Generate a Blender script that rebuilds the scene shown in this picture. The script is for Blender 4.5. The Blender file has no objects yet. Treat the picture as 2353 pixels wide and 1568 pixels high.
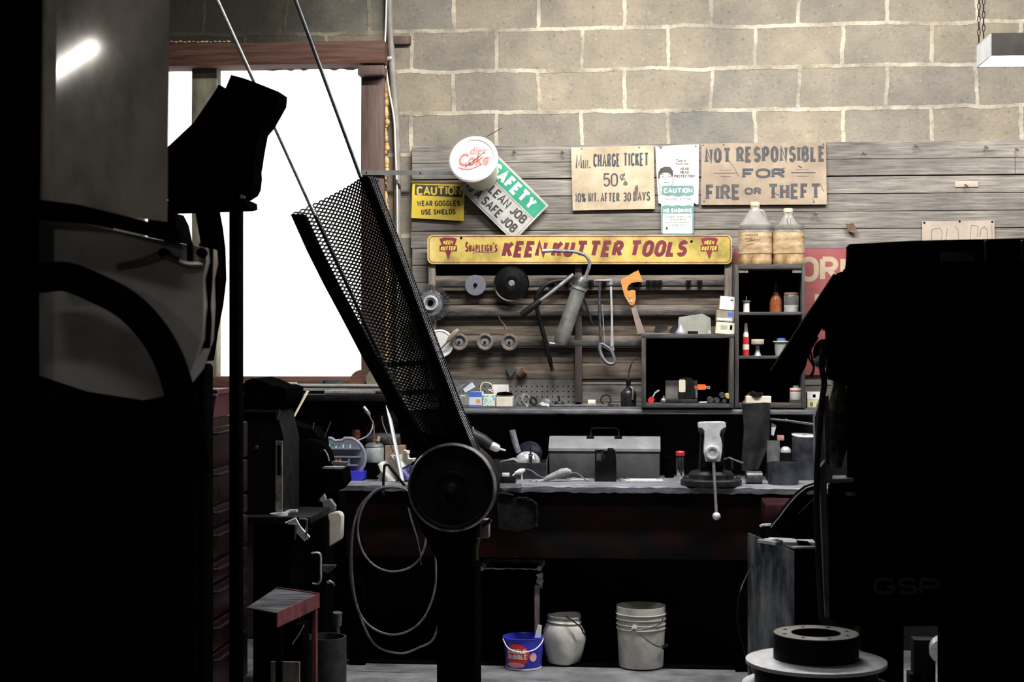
import bpy, bmesh, math, random
from mathutils import Vector, Matrix
random.seed(7)
PI = math.pi
sc = bpy.context.scene
COL = sc.collection

# ------------------------------------------------------------ camera, world, exposure
YAW = math.radians(5.0)          # the back wall's right end is a little nearer
CAMZ, FPX, CX, CY = 1.42, 3660.0, 1176.5, 784.0
cam_d = bpy.data.cameras.new('camera')
cam = bpy.data.objects.new('camera', cam_d); COL.objects.link(cam)
cam.location = (0, 0, CAMZ); cam.rotation_euler = (PI/2, 0, YAW)
cam_d.sensor_fit = 'HORIZONTAL'; cam_d.sensor_width = 36.0; cam_d.lens = FPX*36.0/2353.0
cam_d.dof.use_dof = True; cam_d.dof.focus_distance = 7.35; cam_d.dof.aperture_fstop = 11.0
cam_d.clip_start = 0.05
sc.camera = cam
wd = bpy.data.worlds.new('world'); sc.world = wd; wd.use_nodes = True
wd.node_tree.nodes['Background'].inputs[0].default_value = (0.75, 0.82, 1.0, 1)
wd.node_tree.nodes['Background'].inputs[1].default_value = 0.006
vs = sc.view_settings
vs.view_transform = 'Standard'; vs.look = 'None'; vs.gamma = 1.0; vs.use_curve_mapping = False
vs.exposure = 0.0
LAMP = 0.87      # overall strength of the fluorescent fixtures

# ------------------------------------------------------------ pixel ray -> point at a chosen depth
CT, ST = math.cos(YAW), math.sin(YAW)
def ray(px, py):
    a = (px-CX)/FPX
    return Vector((a*CT-ST, a*ST+CT, -(py-CY)/FPX))
def W(px, py, Y):
    d = ray(px, py); return Vector((0, 0, CAMZ)) + d*(Y/d.y)
def WX(px, Y): return W(px, CY, Y).x
def WZ(py, Y, px=CX): return W(px, py, Y).z
def K(Y, px=CX): return (Y/ray(px, CY).y)/FPX          # metres per pixel

# ------------------------------------------------------------ mesh helpers (world coordinates)
def NB(): return bmesh.new()
def faces_of(verts):
    s = set()
    for v in verts: s.update(v.link_faces)
    return s
def box(bm, x0, x1, y0, y1, z0, z1, bev=0.0, rot=None, segs=2):
    r = bmesh.ops.create_cube(bm, size=1.0)['verts']
    c = Vector(((x0+x1)/2, (y0+y1)/2, (z0+z1)/2))
    for v in r: v.co = Vector((v.co.x*(x1-x0), v.co.y*(y1-y0), v.co.z*(z1-z0)))
    if bev > 0:
        es = list({e for v in r for e in v.link_edges})
        q = bmesh.ops.bevel(bm, geom=es, offset=bev, segments=segs, affect='EDGES', profile=0.5)
        r = list({v for f in q['faces'] for v in f.verts} | {v for v in r if v.is_valid})
    for v in r: v.co = (rot @ v.co if rot else v.co) + c
    return r
def pbox(bm, px0, px1, py0, py1, Y0, Y1, bev=0.0, zb=None, zt=None):
    """box whose front face (at depth Y0) covers these pixels; zb / zt fix the bottom / top height."""
    m = (px0+px1)/2
    return box(bm, WX(px0, Y0), WX(px1, Y0), Y0, Y1, WZ(py1, Y0, m) if zb is None else zb, WZ(py0, Y0, m) if zt is None else zt, bev)
def frame_of(d):
    d = d.normalized(); u = d.cross(Vector((0, 0, 1)))
    if u.length < 1e-4: u = d.cross(Vector((0, 1, 0)))
    u.normalize(); return u, d.cross(u).normalized()
def ring(bm, c, u, v, r, n, ph=0.0):
    return [bm.verts.new(c + u*(r*math.cos(2*PI*i/n+ph)) + v*(r*math.sin(2*PI*i/n+ph))) for i in range(n)]
def skin(bm, rings, cap=True, close=False):
    n = len(rings[0]); R = rings + ([rings[0]] if close else [])
    for a, b in zip(R, R[1:]):
        for i in range(n):
            bm.faces.new((a[i], a[(i+1) % n], b[(i+1) % n], b[i]))
    if cap and not close:
        bm.faces.new(rings[0][::-1]); bm.faces.new(rings[-1])
def tube(bm, pts, r, n=8, cap=True, close=False, flat=1.0):
    """swept round bar; r a number or one radius per point."""
    pts = [Vector(p) for p in pts]; m = len(pts)
    rs = r if isinstance(r, (list, tuple)) else [r]*m
    rings = []; u = None
    for i, p in enumerate(pts):
        if close: d = pts[(i+1) % m] - pts[i-1]
        else: d = pts[min(i+1, m-1)] - pts[max(i-1, 0)]
        if d.length < 1e-9: d = Vector((0, 0, 1))
        d.normalize()
        if u is None: u, v = frame_of(d)
        else:
            u = u - d*u.dot(d)
            if u.length < 1e-5: u, _ = frame_of(d)
            u.normalize(); v = d.cross(u).normalized()
        rings.append(ring(bm, p, u, v*flat, rs[i], n))
    skin(bm, rings, cap, close)
def cyl(bm, a, b, r0, r1=None, n=20): tube(bm, [a, b], [r0, r0 if r1 is None else r1], n)
def lathe(bm, c, prof, axis=(0, 0, 1), n=28):
    """prof: (radius, height along axis) pairs; ends with radius 0 are closed."""
    ax = Vector(axis).normalized(); u, v = frame_of(ax); c = Vector(c); prev = None
    for (r, h) in prof:
        cur = [bm.verts.new(c+ax*h)] if r < 1e-6 else ring(bm, c+ax*h, u, v, r, n)
        if prev:
            for i in range(n):
                j = (i+1) % n
                if len(prev) == 1 and len(cur) == 1: pass
                elif len(prev) == 1: bm.faces.new((prev[0], cur[j], cur[i]))
                elif len(cur) == 1: bm.faces.new((prev[i], prev[j], cur[0]))
                else: bm.faces.new((prev[i], prev[j], cur[j], cur[i]))
        prev = cur
def plathe(bm, px, Y, zb, prof, n=28):
    """upright turned shape standing at height zb; profile (radius, height) in pixels."""
    k = K(Y, px); lathe(bm, (WX(px, Y), Y, zb), [(r*k, h*k) for r, h in prof], n=n)
def ball(bm, c, r, n=14, sx=1, sy=1, sz=1):
    q = bmesh.ops.create_uvsphere(bm, u_segments=n, v_segments=max(6, n*2//3), radius=r)['verts']
    for v in q: v.co = Vector((v.co.x*sx, v.co.y*sy, v.co.z*sz)) + Vector(c)
    return q
def prism(bm, poly, Y0, Y1, tilt=0.0):
    """pixel outline seen at depth Y0, carried straight back to Y1."""
    P = [W(x, y, Y0) for x, y in poly]
    return prismw(bm, P, (0, Y1-Y0, 0))
def prismw(bm, P, ext):
    e = Vector(ext)
    a = [bm.verts.new(p) for p in P]; b = [bm.verts.new(Vector(p)+e) for p in P]; n = len(P)
    fs = [bm.faces.new(a), bm.faces.new(b[::-1])]
    for i in range(n): fs.append(bm.faces.new((a[(i+1) % n], a[i], b[i], b[(i+1) % n])))
    for f in fs[:2]: f.normal_update()
    bmesh.ops.triangulate(bm, faces=fs[:2])
    return a+b
def rpoly(x0, x1, y0, y1, r, n=5):
    """rounded rectangle in pixels."""
    P = []
    for cx, cy, a in ((x1-r, y0+r, -90), (x1-r, y1-r, 0), (x0+r, y1-r, 90), (x0+r, y0+r, 180)):
        for i in range(n+1):
            t = math.radians(a+90*i/n); P.append((cx+r*math.cos(t), cy+r*math.sin(t)))
    return P
def smooth_path(pts, sub=6, close=False):
    pts = [Vector(p) for p in pts]; n = len(pts); out = []
    rng = range(n if close else n-1)
    for i in rng:
        if close: p0, p1, p2, p3 = pts[i-1], pts[i], pts[(i+1) % n], pts[(i+2) % n]
        else: p0, p1, p2, p3 = pts[max(i-1, 0)], pts[i], pts[i+1], pts[min(i+2, n-1)]
        for s in range(sub):
            t = s/sub
            out.append(0.5*((2*p1)+(p2-p0)*t+(2*p0-5*p1+4*p2-p3)*t*t+(3*p1-p0-3*p2+p3)*t**3))
    if not close: out.append(pts[-1])
    return out
def ppath(pts, Y, sub=6, close=False):
    """pixel polyline (x, y[, own depth]) -> smooth world path."""
    return smooth_path([W(p[0], p[1], p[2] if len(p) > 2 else Y) for p in pts], sub, close)

# ------------------------------------------------------------ objects
def link(name, bm, mat, loc, parent=None, sharp=35):
    bmesh.ops.recalc_face_normals(bm, faces=bm.faces[:])
    me = bpy.data.meshes.new(name)
    bmesh.ops.translate(bm, verts=bm.verts[:], vec=-Vector(loc))
    bm.to_mesh(me); bm.free()
    me.materials.append(mat)
    if len(me.polygons):
        me.polygons.foreach_set('use_smooth', [True]*len(me.polygons))
        me.set_sharp_from_angle(angle=math.radians(sharp))
    o = bpy.data.objects.new(name, me); COL.objects.link(o)
    if parent is not None: o.parent = parent
    else: o.location = loc
    return o
def thing(name, label, cat, loc, group=None, kind=None):
    o = bpy.data.objects.new(name, None); COL.objects.link(o); o.location = loc
    o.empty_display_size = 0.05
    if label: o['label'] = label
    if cat: o['category'] = cat
    if group: o['group'] = group
    if kind: o['kind'] = kind
    return o
def root_loc(p):
    while p.parent is not None: p = p.parent
    return Vector(p.location)
def part(name, bm, mat, parent, label=None, sharp=35):
    o = link(name, bm, mat, root_loc(parent), parent, sharp)
    if label: o['label'] = label
    return o
def single(name, bm, mat, label, cat, group=None, sharp=35, kind=None):
    """a thing that is one mesh; its origin goes to the middle of its underside."""
    vs_ = [v.co for v in bm.verts]
    lo = [min(v[i] for v in vs_) for i in range(3)]; hi = [max(v[i] for v in vs_) for i in range(3)]
    o = link(name, bm, mat, ((lo[0]+hi[0])/2, (lo[1]+hi[1])/2, lo[2]), None, sharp)
    if label: o['label'] = label
    if cat: o['category'] = cat
    if group: o['group'] = group
    if kind: o['kind'] = kind
    return o
def struct(name, bm, mat, sharp=35): return single(name, bm, mat, None, None, None, sharp, 'structure')
def dup(root, delta, label=None, rot=None, group=None):
    r = root.copy(); COL.objects.link(r); r.location = Vector(root.location)+Vector(delta)
    if rot: r.rotation_euler = rot
    if label: r['label'] = label
    if group: r['group'] = group
    for ch in list(root.children):
        c = ch.copy(); COL.objects.link(c); c.parent = r
        for g in ch.children:
            d = g.copy(); COL.objects.link(d); d.parent = c
    return r

# ------------------------------------------------------------ materials
_M = {}
def mat(name, c1, c2=None, rough=0.6, metal=0.0, scale=14.0, bump=0.15, stretch=(1, 1, 1), detail=6.0, spec=0.5, lo=0.35, hi=0.65, c3=None, alpha=None, trans=0.0, coords='Object', rvar=0.1):
    if name in _M: return _M[name]
    m = bpy.data.materials.new(name); m.use_nodes = True; nt = m.node_tree; N = nt.nodes; L = nt.links
    b = N['Principled BSDF']
    tc = N.new('ShaderNodeTexCoord'); mp = N.new('ShaderNodeMapping'); mp.inputs['Scale'].default_value = stretch
    L.new(tc.outputs[coords], mp.inputs['Vector'])
    nz = N.new('ShaderNodeTexNoise'); nz.inputs['Scale'].default_value = scale; nz.inputs['Detail'].default_value = detail; nz.inputs['Roughness'].default_value = 0.65
    L.new(mp.outputs[0], nz.inputs['Vector'])
    rp = N.new('ShaderNodeValToRGB'); rp.color_ramp.elements[0].position = lo; rp.color_ramp.elements[1].position = hi
    rp.color_ramp.elements[0].color = (*c1, 1); rp.color_ramp.elements[1].color = (*(c2 or c1), 1)
    if c3:
        e = rp.color_ramp.elements.new(min(0.98, hi+0.12)); e.color = (*c3, 1)
    L.new(nz.outputs['Fac'], rp.inputs['Fac']); L.new(rp.outputs[0], b.inputs['Base Color'])
    b.inputs['Metallic'].default_value = metal; b.inputs['Specular IOR Level'].default_value = spec
    mr = N.new('ShaderNodeMapRange'); mr.inputs[3].default_value = max(0.02, rough-rvar); mr.inputs[4].default_value = min(1, rough+rvar)
    L.new(nz.outputs['Fac'], mr.inputs[0]); L.new(mr.outputs[0], b.inputs['Roughness'])
    if bump:
        bp = N.new('ShaderNodeBump'); bp.inputs['Strength'].default_value = bump; bp.inputs['Distance'].default_value = 0.004
        L.new(nz.outputs['Fac'], bp.inputs['Height']); L.new(bp.outputs[0], b.inputs['Normal'])
    if trans: b.inputs['Transmission Weight'].default_value = trans
    _M[name] = m; return m
def emat(name, col, strength):
    m = bpy.data.materials.new(name); m.use_nodes = True; nt = m.node_tree
    b = nt.nodes['Principled BSDF']; b.inputs['Base Color'].default_value = (*col, 1)
    b.inputs['Emission Color'].default_value = (*col, 1); b.inputs['Emission Strength'].default_value = strength
    nz = nt.nodes.new('ShaderNodeTexNoise'); nz.inputs['Scale'].default_value = 3.0
    tc = nt.nodes.new('ShaderNodeTexCoord'); nt.links.new(tc.outputs['Object'], nz.inputs['Vector'])
    mr = nt.nodes.new('ShaderNodeMapRange'); mr.inputs[3].default_value = 0.5; mr.inputs[4].default_value = 0.7
    nt.links.new(nz.outputs['Fac'], mr.inputs[0]); nt.links.new(mr.outputs[0], b.inputs['Roughness'])
    _M[name] = m; return m
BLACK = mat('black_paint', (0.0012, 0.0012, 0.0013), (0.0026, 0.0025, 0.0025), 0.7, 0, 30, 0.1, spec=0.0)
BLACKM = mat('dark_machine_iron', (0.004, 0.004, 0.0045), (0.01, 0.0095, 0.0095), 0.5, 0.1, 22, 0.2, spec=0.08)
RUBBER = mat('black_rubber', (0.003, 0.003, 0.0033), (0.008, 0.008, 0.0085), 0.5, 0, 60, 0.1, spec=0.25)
GUN = mat('gunmetal', (0.05, 0.05, 0.055), (0.13, 0.13, 0.14), 0.4, 0.5, 40, 0.15)
STEEL = mat('worn_steel', (0.22, 0.22, 0.235), (0.44, 0.44, 0.46), 0.35, 0.5, 45, 0.12)
BRIGHT = mat('bright_steel', (0.5, 0.51, 0.54), (0.75, 0.76, 0.79), 0.26, 0.45, 30, 0.06)
CHROME = mat('chrome', (0.7, 0.71, 0.73), (0.85, 0.86, 0.88), 0.16, 1.0, 25, 0.02, rvar=0.05)
GREYP = mat('grey_plastic', (0.1, 0.1, 0.11), (0.17, 0.17, 0.185), 0.45, 0, 30, 0.05)
DKGREY = mat('dark_grey_metal', (0.014, 0.014, 0.017), (0.036, 0.036, 0.041), 0.5, 0.3, 30, 0.15, spec=0.3)
WHITEP = mat('white_plastic', (0.64, 0.63, 0.6), (0.8, 0.79, 0.77), 0.4, 0, 18, 0.03)
CREAM = mat('cream_card', (0.6, 0.55, 0.42), (0.74, 0.69, 0.56), 0.7, 0, 18, 0.05)
PAPER = mat('aged_paper', (0.55, 0.51, 0.43), (0.72, 0.69, 0.62), 0.75, 0, 12, 0.04)
RUST = mat('rusty_iron', (0.09, 0.045, 0.025), (0.2, 0.14, 0.1), 0.75, 0.3, 30, 0.3)
BLUE = mat('blue_plastic', (0.03, 0.03, 0.5), (0.05, 0.05, 0.62), 0.35, 0, 20, 0.03)
RED = mat('red_plastic', (0.5, 0.02, 0.03), (0.62, 0.04, 0.05), 0.35, 0, 20, 0.03)
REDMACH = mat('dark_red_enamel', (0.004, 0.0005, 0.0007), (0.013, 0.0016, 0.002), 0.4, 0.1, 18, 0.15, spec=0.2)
ORANGE = mat('orange_plastic', (0.75, 0.13, 0.02), (0.85, 0.2, 0.04), 0.4, 0, 20, 0.03)
WOODOR = mat('varnished_orange_wood', (0.5, 0.2, 0.05), (0.66, 0.3, 0.08), 0.4, 0, 12, 0.08, (1, 1, 6))
DKWOOD = mat('grimy_dark_wood', (0.022, 0.019, 0.018), (0.06, 0.052, 0.047), 0.75, 0, 10, 0.35, (1.2, 4, 10))
GLASS = mat('clear_glass', (0.9, 0.92, 0.92), (0.95, 0.96, 0.96), 0.08, 0, 8, 0.0, trans=0.92, rvar=0.03)
# ------------------------------------------------------------ sign lettering
def _arc(cx, cy, rx, ry, a0, a1, n=9):
    return [(cx+rx*math.cos(math.radians(a0+(a1-a0)*i/n)), cy+ry*math.sin(math.radians(a0+(a1-a0)*i/n))) for i in range(n+1)]
G = {
 'A': (.72, [[(0, 0), (.36, 1), (.72, 0)], [(.13, .33), (.59, .33)]]),
 'B': (.6, [[(0, 0), (0, 1)], [(0, 1), (.32, 1)]+_arc(.32, .76, .22, .24, 90, -90)+[(0, .52)], [(0, .52), (.34, .52)]+_arc(.34, .26, .26, .26, 90, -90)+[(0, 0)]]),
 'C': (.62, [_arc(.33, .7, .31, .3, 25, 180)+_arc(.33, .3, .31, .3, 180, 335)]),
 'D': (.62, [[(0, 0), (0, 1), (.28, 1)]+_arc(.28, .66, .34, .34, 90, 0)+_arc(.28, .34, .34, .34, 0, -90)+[(0, 0)]]),
 'E': (.54, [[(.54, 1), (0, 1), (0, 0), (.54, 0)], [(0, .52), (.44, .52)]]),
 'F': (.52, [[(.52, 1), (0, 1), (0, 0)], [(0, .5), (.42, .5)]]),
 'G': (.66, [_arc(.33, .7, .31, .3, 25, 180)+_arc(.33, .3, .31, .3, 180, 360)+[(.64, .45), (.4, .45)]]),
 'H': (.62, [[(0, 0), (0, 1)], [(.62, 0), (.62, 1)], [(0, .5), (.62, .5)]]),
 'I': (.02, [[(.01, 0), (.01, 1)]]),
 'J': (.46, [[(.46, 1), (.46, .26)]+_arc(.23, .26, .23, .26, 0, -160)]),
 'K': (.62, [[(0, 0), (0, 1)], [(.58, 1), (.02, .42)], [(.2, .6), (.62, 0)]]),
 'L': (.5, [[(0, 1), (0, 0), (.5, 0)]]),
 'M': (.84, [[(0, 0), (.06, 1), (.42, .15), (.78, 1), (.84, 0)]]),
 'N': (.62, [[(0, 0), (0, 1), (.62, 0), (.62, 1)]]),
 'O': (.66, [_arc(.33, .68, .33, .32, 0, 180)+_arc(.33, .32, .33, .32, 180, 360)+[(.66, .68)]]),
 'P': (.58, [[(0, 0), (0, 1)], [(0, 1), (.32, 1)]+_arc(.32, .73, .26, .27, 90, -90)+[(0, .46)]]),
 'Q': (.66, [_arc(.33, .68, .33, .32, 0, 180)+_arc(.33, .32, .33, .32, 180, 360)+[(.66, .68)], [(.42, .26), (.68, 0)]]),
 'R': (.62, [[(0, 0), (0, 1)], [(0, 1), (.32, 1)]+_arc(.32, .74, .26, .26, 90, -90)+[(0, .48)], [(.28, .48), (.62, 0)]]),
 'S': (.56, [_arc(.28, .75, .26, .25, 20, 250)+_arc(.28, .26, .28, .26, 75, -160)]),
 'T': (.78, [[(0, 1), (.78, 1)], [(.39, 1), (.39, 0)]]),
 'U': (.6, [[(0, 1), (0, .3)]+_arc(.3, .3, .3, .3, 180, 360)+[(.6, 1)]]),
 'V': (.68, [[(0, 1), (.34, 0), (.68, 1)]]),
 'W': (.95, [[(0, 1), (.24, 0), (.475, .85), (.71, 0), (.95, 1)]]),
 'X': (.64, [[(0, 1), (.64, 0)], [(.64, 1), (0, 0)]]),
 'Y': (.66, [[(0, 1), (.33, .45), (.66, 1)], [(.33, .45), (.33, 0)]]),
 '0': (.52, [_arc(.26, .7, .26, .3, 0, 180)+_arc(.26, .3, .26, .3, 180, 360)+[(.52, .7)]]),
 '1': (.2, [[(0, .8), (.14, 1), (.14, 0)]]),
 '3': (.5, [_arc(.24, .76, .24, .24, 150, -90)+_arc(.24, .26, .26, .26, 90, -150)]),
 '5': (.5, [[(.48, 1), (.05, 1), (.02, .55)]+_arc(.24, .32, .26, .32, 120, -150)]),
 'c': (.5, [_arc(.27, .5, .25, .32, 40, 320), [(.12, .02), (.44, 1.02)]]),
 '%': (.62, [_arc(.13, .78, .13, .2, 0, 360), _arc(.49, .22, .13, .2, 0, 360), [(.06, 0), (.56, 1)]]),
 '.': (.06, [[(.03, 0), (.03, .09)]]), "'": (.06, [[(.03, .8), (.05, 1)]]), ' ': (.34, []), '-': (.4, [[(0, .5), (.4, .5)]]),
}
def ribbon(bm, P, w, Y):
    """flat painted stroke along world (x, z) points."""
    P = [p for i, p in enumerate(P) if i == 0 or math.dist(p, P[i-1]) > 1e-6]
    n = len(P); closed = n > 3 and math.dist(P[0], P[-1]) < 1e-6
    if closed: P = P[:-1]; n -= 1
    A = []; B = []
    for i in range(n):
        p = P[i]; a = P[i-1] if (i or closed) else None; b = P[(i+1) % n] if (i < n-1 or closed) else None
        def nrm(u, v):
            dx, dz = v[0]-u[0], v[1]-u[1]; l = math.hypot(dx, dz) or 1e-9; return (-dz/l, dx/l)
        if a is None: nx, nz = nrm(p, b); s = 1
        elif b is None: nx, nz = nrm(a, p); s = 1
        else:
            n1, n2 = nrm(a, p), nrm(p, b); nx, nz = n1[0]+n2[0], n1[1]+n2[1]; l = math.hypot(nx, nz)
            if l < 0.2: nx, nz = n2; s = 1
            else: nx, nz = nx/l, nz/l; s = min(1.7, 1/max(0.3, nx*n2[0]+nz*n2[1]))
        h = w*s/2
        A.append(bm.verts.new((p[0]+nx*h, Y, p[1]+nz*h))); B.append(bm.verts.new((p[0]-nx*h, Y, p[1]-nz*h)))
    for i in range(n if closed else n-1):
        j = (i+1) % n
        try: bm.faces.new((A[i], A[j], B[j], B[i]))
        except ValueError: pass
def lettering(bm, text, x0, x1, z0, z1, Y, wgt=0.16, skew=0.0, serif=0.0, gap=0.2, small=None):
    """painted capitals filling x0..x1, z0..z1; small: size of the letters after the first of each word."""
    items = []; first = True; h = z1-z0; ww = wgt*h; Wd = x1-x0
    for ch in text:
        w, st = G[ch]; s = 1.0 if (small is None or first or not ch.isalpha()) else small
        first = ch == ' '; items.append((st, s, w, ch))
    n = sum(1 for it in items if it[3] != ' '); sw = sum(w*s for st, s, w, ch in items) + .1*(len(items)-n)
    for _ in range(12):
        gp = max(1.1*gap, .16)*ww; sx = (Wd-n*ww-(n-1)*gp)/sw
        if sx > .25*h: break
        ww *= .9
    a = x0
    for st, s, w, ch in items:
        if ch == ' ': a += (w+.1)*sx; continue
        ax = a+ww/2; a += w*s*sx+ww+gp
        for k_, pl in enumerate(st):
            P = [(ax+u*s*sx+skew*h*(v*s-.5), z0+ww/2*s+v*s*(h-ww)) for u, v in pl]
            yy = Y-0.0001*k_
            ribbon(bm, P, ww*(1 if s == 1 else 0.85), yy)
            if serif:
                for (pp, q), e in (((P[0], P[1]), pl[0]), ((P[-1], P[-2]), pl[-1])):
                    if abs(pp[1]-q[1]) > 0.3*h*s and abs(pp[0]-q[0]) < 0.75*abs(pp[1]-q[1]) and (e[1] < .02 or e[1] > .98):
                        up = -1 if e[1] > .5 else 1
                        zz = pp[1]+up*(-ww*0.0)+up*ww*0.16
                        ribbon(bm, [(pp[0]-serif*ww, zz), (pp[0]+serif*ww, zz)], ww*0.36, yy-0.00005)
def plet(bm, text, px0, px1, py0, py1, Ys, **kw):
    """lettering by pixel box on a surface facing the room at depth Ys."""
    m = (px0+px1)/2
    lettering(bm, text, WX(px0, Ys), WX(px1, Ys), WZ(py1, Ys, m), WZ(py0, Ys, m), Ys, **kw)
def pstroke(bm, pts, wpx, Ys):
    ribbon(bm, [(W(x, y, Ys).x, W(x, y, Ys).z) for x, y in pts], wpx*K(Ys), Ys)
def pfill(bm, pts, Ys):
    f = bm.faces.new([bm.verts.new(W(x, y, Ys)) for x, y in pts]); f.normal_update(); bmesh.ops.triangulate(bm, faces=[f])
def fontmesh(bm, text, px0, px1, py0, py1, Ys, bold=0.0, shear=0.0):
    """lower-case lettering, fitted to a pixel box."""
    cu = bpy.data.curves.new('lettering', 'FONT'); cu.body = text; cu.align_x = 'LEFT'; cu.offset = bold; cu.shear = shear; cu.resolution_u = 4
    ob = bpy.data.objects.new('lettering', cu); COL.objects.link(ob)
    dg = bpy.context.evaluated_depsgraph_get(); me = ob.evaluated_get(dg).to_mesh()
    vs_ = [v.co.copy() for v in me.vertices]
    lo = [min(v[i] for v in vs_) for i in (0, 1)]; hi = [max(v[i] for v in vs_) for i in (0, 1)]
    x0, x1 = WX(px0, Ys), WX(px1, Ys); m = (px0+px1)/2; z0, z1 = WZ(py1, Ys, m), WZ(py0, Ys, m)
    nv = [bm.verts.new((x0+(v.x-lo[0])/(hi[0]-lo[0])*(x1-x0), Ys, z0+(v.y-lo[1])/(hi[1]-lo[1])*(z1-z0))) for v in vs_]
    for p in me.polygons:
        try: bm.faces.new([nv[i] for i in p.vertices])
        except ValueError: pass
    ob.evaluated_get(dg).to_mesh_clear(); bpy.data.objects.remove(ob); bpy.data.curves.remove(cu)

# ------------------------------------------------------------ the setting
YW = 7.5                                   # face of the block wall
def wall_material():
    m = bpy.data.materials.new('block_wall'); m.use_nodes = True; nt = m.node_tree; N = nt.nodes; L = nt.links; b = N['Principled BSDF']
    tc = N.new('ShaderNodeTexCoord'); sp = N.new('ShaderNodeSeparateXYZ'); L.new(tc.outputs['Object'], sp.inputs[0])
    cb = N.new('ShaderNodeCombineXYZ'); L.new(sp.outputs[0], cb.inputs[0]); L.new(sp.outputs[2], cb.inputs[1])
    n1 = N.new('ShaderNodeTexNoise'); n1.inputs['Scale'].default_value = 5; n1.inputs['Detail'].default_value = 5; L.new(cb.outputs[0], n1.inputs['Vector'])
    vm = N.new('ShaderNodeVectorMath'); vm.operation = 'MULTIPLY_ADD'; vm.inputs[1].default_value = (0.036, 0.036, 0); vm.inputs[2].default_value = (-0.018, -0.018, 0)
    L.new(n1.outputs['Color'], vm.inputs[0])
    n1b = N.new('ShaderNodeTexNoise'); n1b.inputs['Scale'].default_value = 45; n1b.inputs['Detail'].default_value = 3; L.new(cb.outputs[0], n1b.inputs['Vector'])
    vmb = N.new('ShaderNodeVectorMath'); vmb.operation = 'MULTIPLY_ADD'; vmb.inputs[1].default_value = (0.008, 0.008, 0); L.new(n1b.outputs['Color'], vmb.inputs[0]); L.new(vm.outputs[0], vmb.inputs[2])
    ad = N.new('ShaderNodeVectorMath'); L.new(cb.outputs[0], ad.inputs[0]); L.new(vmb.outputs[0], ad.inputs[1])
    mp = N.new('ShaderNodeMapping'); L.new(ad.outputs[0], mp.inputs['Vector'])
    x = W(1240, 110, YW).x; z = W(1500, 157, YW).z
    # the object origin is the wall's base centre: wall_origin is set below
    mp.inputs['Location'].default_value = (-(x-WALL_O[0]), -(z-WALL_O[2]), 0)
    br = N.new('ShaderNodeTexBrick'); L.new(mp.outputs[0], br.inputs['Vector'])
    br.inputs['Scale'].default_value = 1.0; br.inputs['Brick Width'].default_value = 0.4045; br.inputs['Row Height'].default_value = 0.195
    br.inputs['Mortar Size'].default_value = 0.0105; br.inputs['Mortar Smooth'].default_value = 0.25; br.offset = 0.5; br.inputs['Bias'].default_value = 0.0
    br.inputs['Color1'].default_value = (0.285, 0.25, 0.2, 1); br.inputs['Color2'].default_value = (0.215, 0.204, 0.183, 1); br.inputs['Mortar'].default_value = (0.5, 0.46, 0.38, 1)
    nm = N.new('ShaderNodeTexNoise'); nm.inputs['Scale'].default_value = 3.2; nm.inputs['Detail'].default_value = 6; nm.inputs['Roughness'].default_value = .7; L.new(cb.outputs[0], nm.inputs['Vector'])
    rm = N.new('ShaderNodeValToRGB'); rm.color_ramp.elements[0].position = .38; rm.color_ramp.elements[0].color = (.25, .225, .18, 1); rm.color_ramp.elements[1].position = .6; rm.color_ramp.elements[1].color = (.56, .52, .44, 1); L.new(nm.outputs[0], rm.inputs[0]); L.new(rm.outputs[0], br.inputs['Mortar'])
    # blotches over everything
    n2 = N.new('ShaderNodeTexNoise'); n2.inputs['Scale'].default_value = 2.6; n2.inputs['Detail'].default_value = 8; n2.inputs['Roughness'].default_value = 0.7; L.new(cb.outputs[0], n2.inputs['Vector'])
    r2 = N.new('ShaderNodeValToRGB'); r2.color_ramp.elements[0].position = 0.33; r2.color_ramp.elements[0].color = (0.58, 0.585, 0.6, 1); r2.color_ramp.elements[1].position = 0.66; r2.color_ramp.elements[1].color = (1.22, 1.16, 1.04, 1); L.new(n2.outputs[0], r2.inputs[0])
    mx = N.new('ShaderNodeMix'); mx.data_type = 'RGBA'; mx.blend_type = 'MULTIPLY'; mx.inputs[0].default_value = 0.85; L.new(br.outputs['Color'], mx.inputs[6]); L.new(r2.outputs[0], mx.inputs[7])
    # pits and pale specks
    n3 = N.new('ShaderNodeTexNoise'); n3.inputs['Scale'].default_value = 60; n3.inputs['Detail'].default_value = 4; L.new(cb.outputs[0], n3.inputs['Vector'])
    r3 = N.new('ShaderNodeValToRGB'); r3.color_ramp.elements[0].position = 0.28; r3.color_ramp.elements[0].color = (0.55, 0.55, 0.55, 1); r3.color_ramp.elements[1].position = 0.72; r3.color_ramp.elements[1].color = (1.6, 1.55, 1.45, 1)
    e = r3.color_ramp.elements.new(0.4); e.color = (1, 1, 1, 1); e = r3.color_ramp.elements.new(0.64); e.color = (1.04, 1.03, 1.0, 1); L.new(n3.outputs[0], r3.inputs[0])
    m2 = N.new('ShaderNodeMix'); m2.data_type = 'RGBA'; m2.blend_type = 'MULTIPLY'; m2.inputs[0].default_value = 0.8; L.new(mx.outputs[2], m2.inputs[6]); L.new(r3.outputs[0], m2.inputs[7])
    # dark brown patch on the blocks over the window, fading outwards
    g = N.new('ShaderNodeMapping'); cxs = W(420, 20, YW); g.inputs['Location'].default_value = (-(cxs.x-WALL_O[0]), -(cxs.z-WALL_O[2]), 0); g.vector_type = 'POINT'
    L.new(ad.outputs[0], g.inputs['Vector'])
    ln = N.new('ShaderNodeVectorMath'); ln.operation = 'LENGTH'; L.new(g.outputs[0], ln.inputs[0])
    ns = N.new('ShaderNodeMath'); ns.operation = 'MULTIPLY_ADD'; ns.inputs[1].default_value = 0.5; L.new(n2.outputs[0], ns.inputs[0]); L.new(ln.outputs['Value'], ns.inputs[2])
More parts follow.
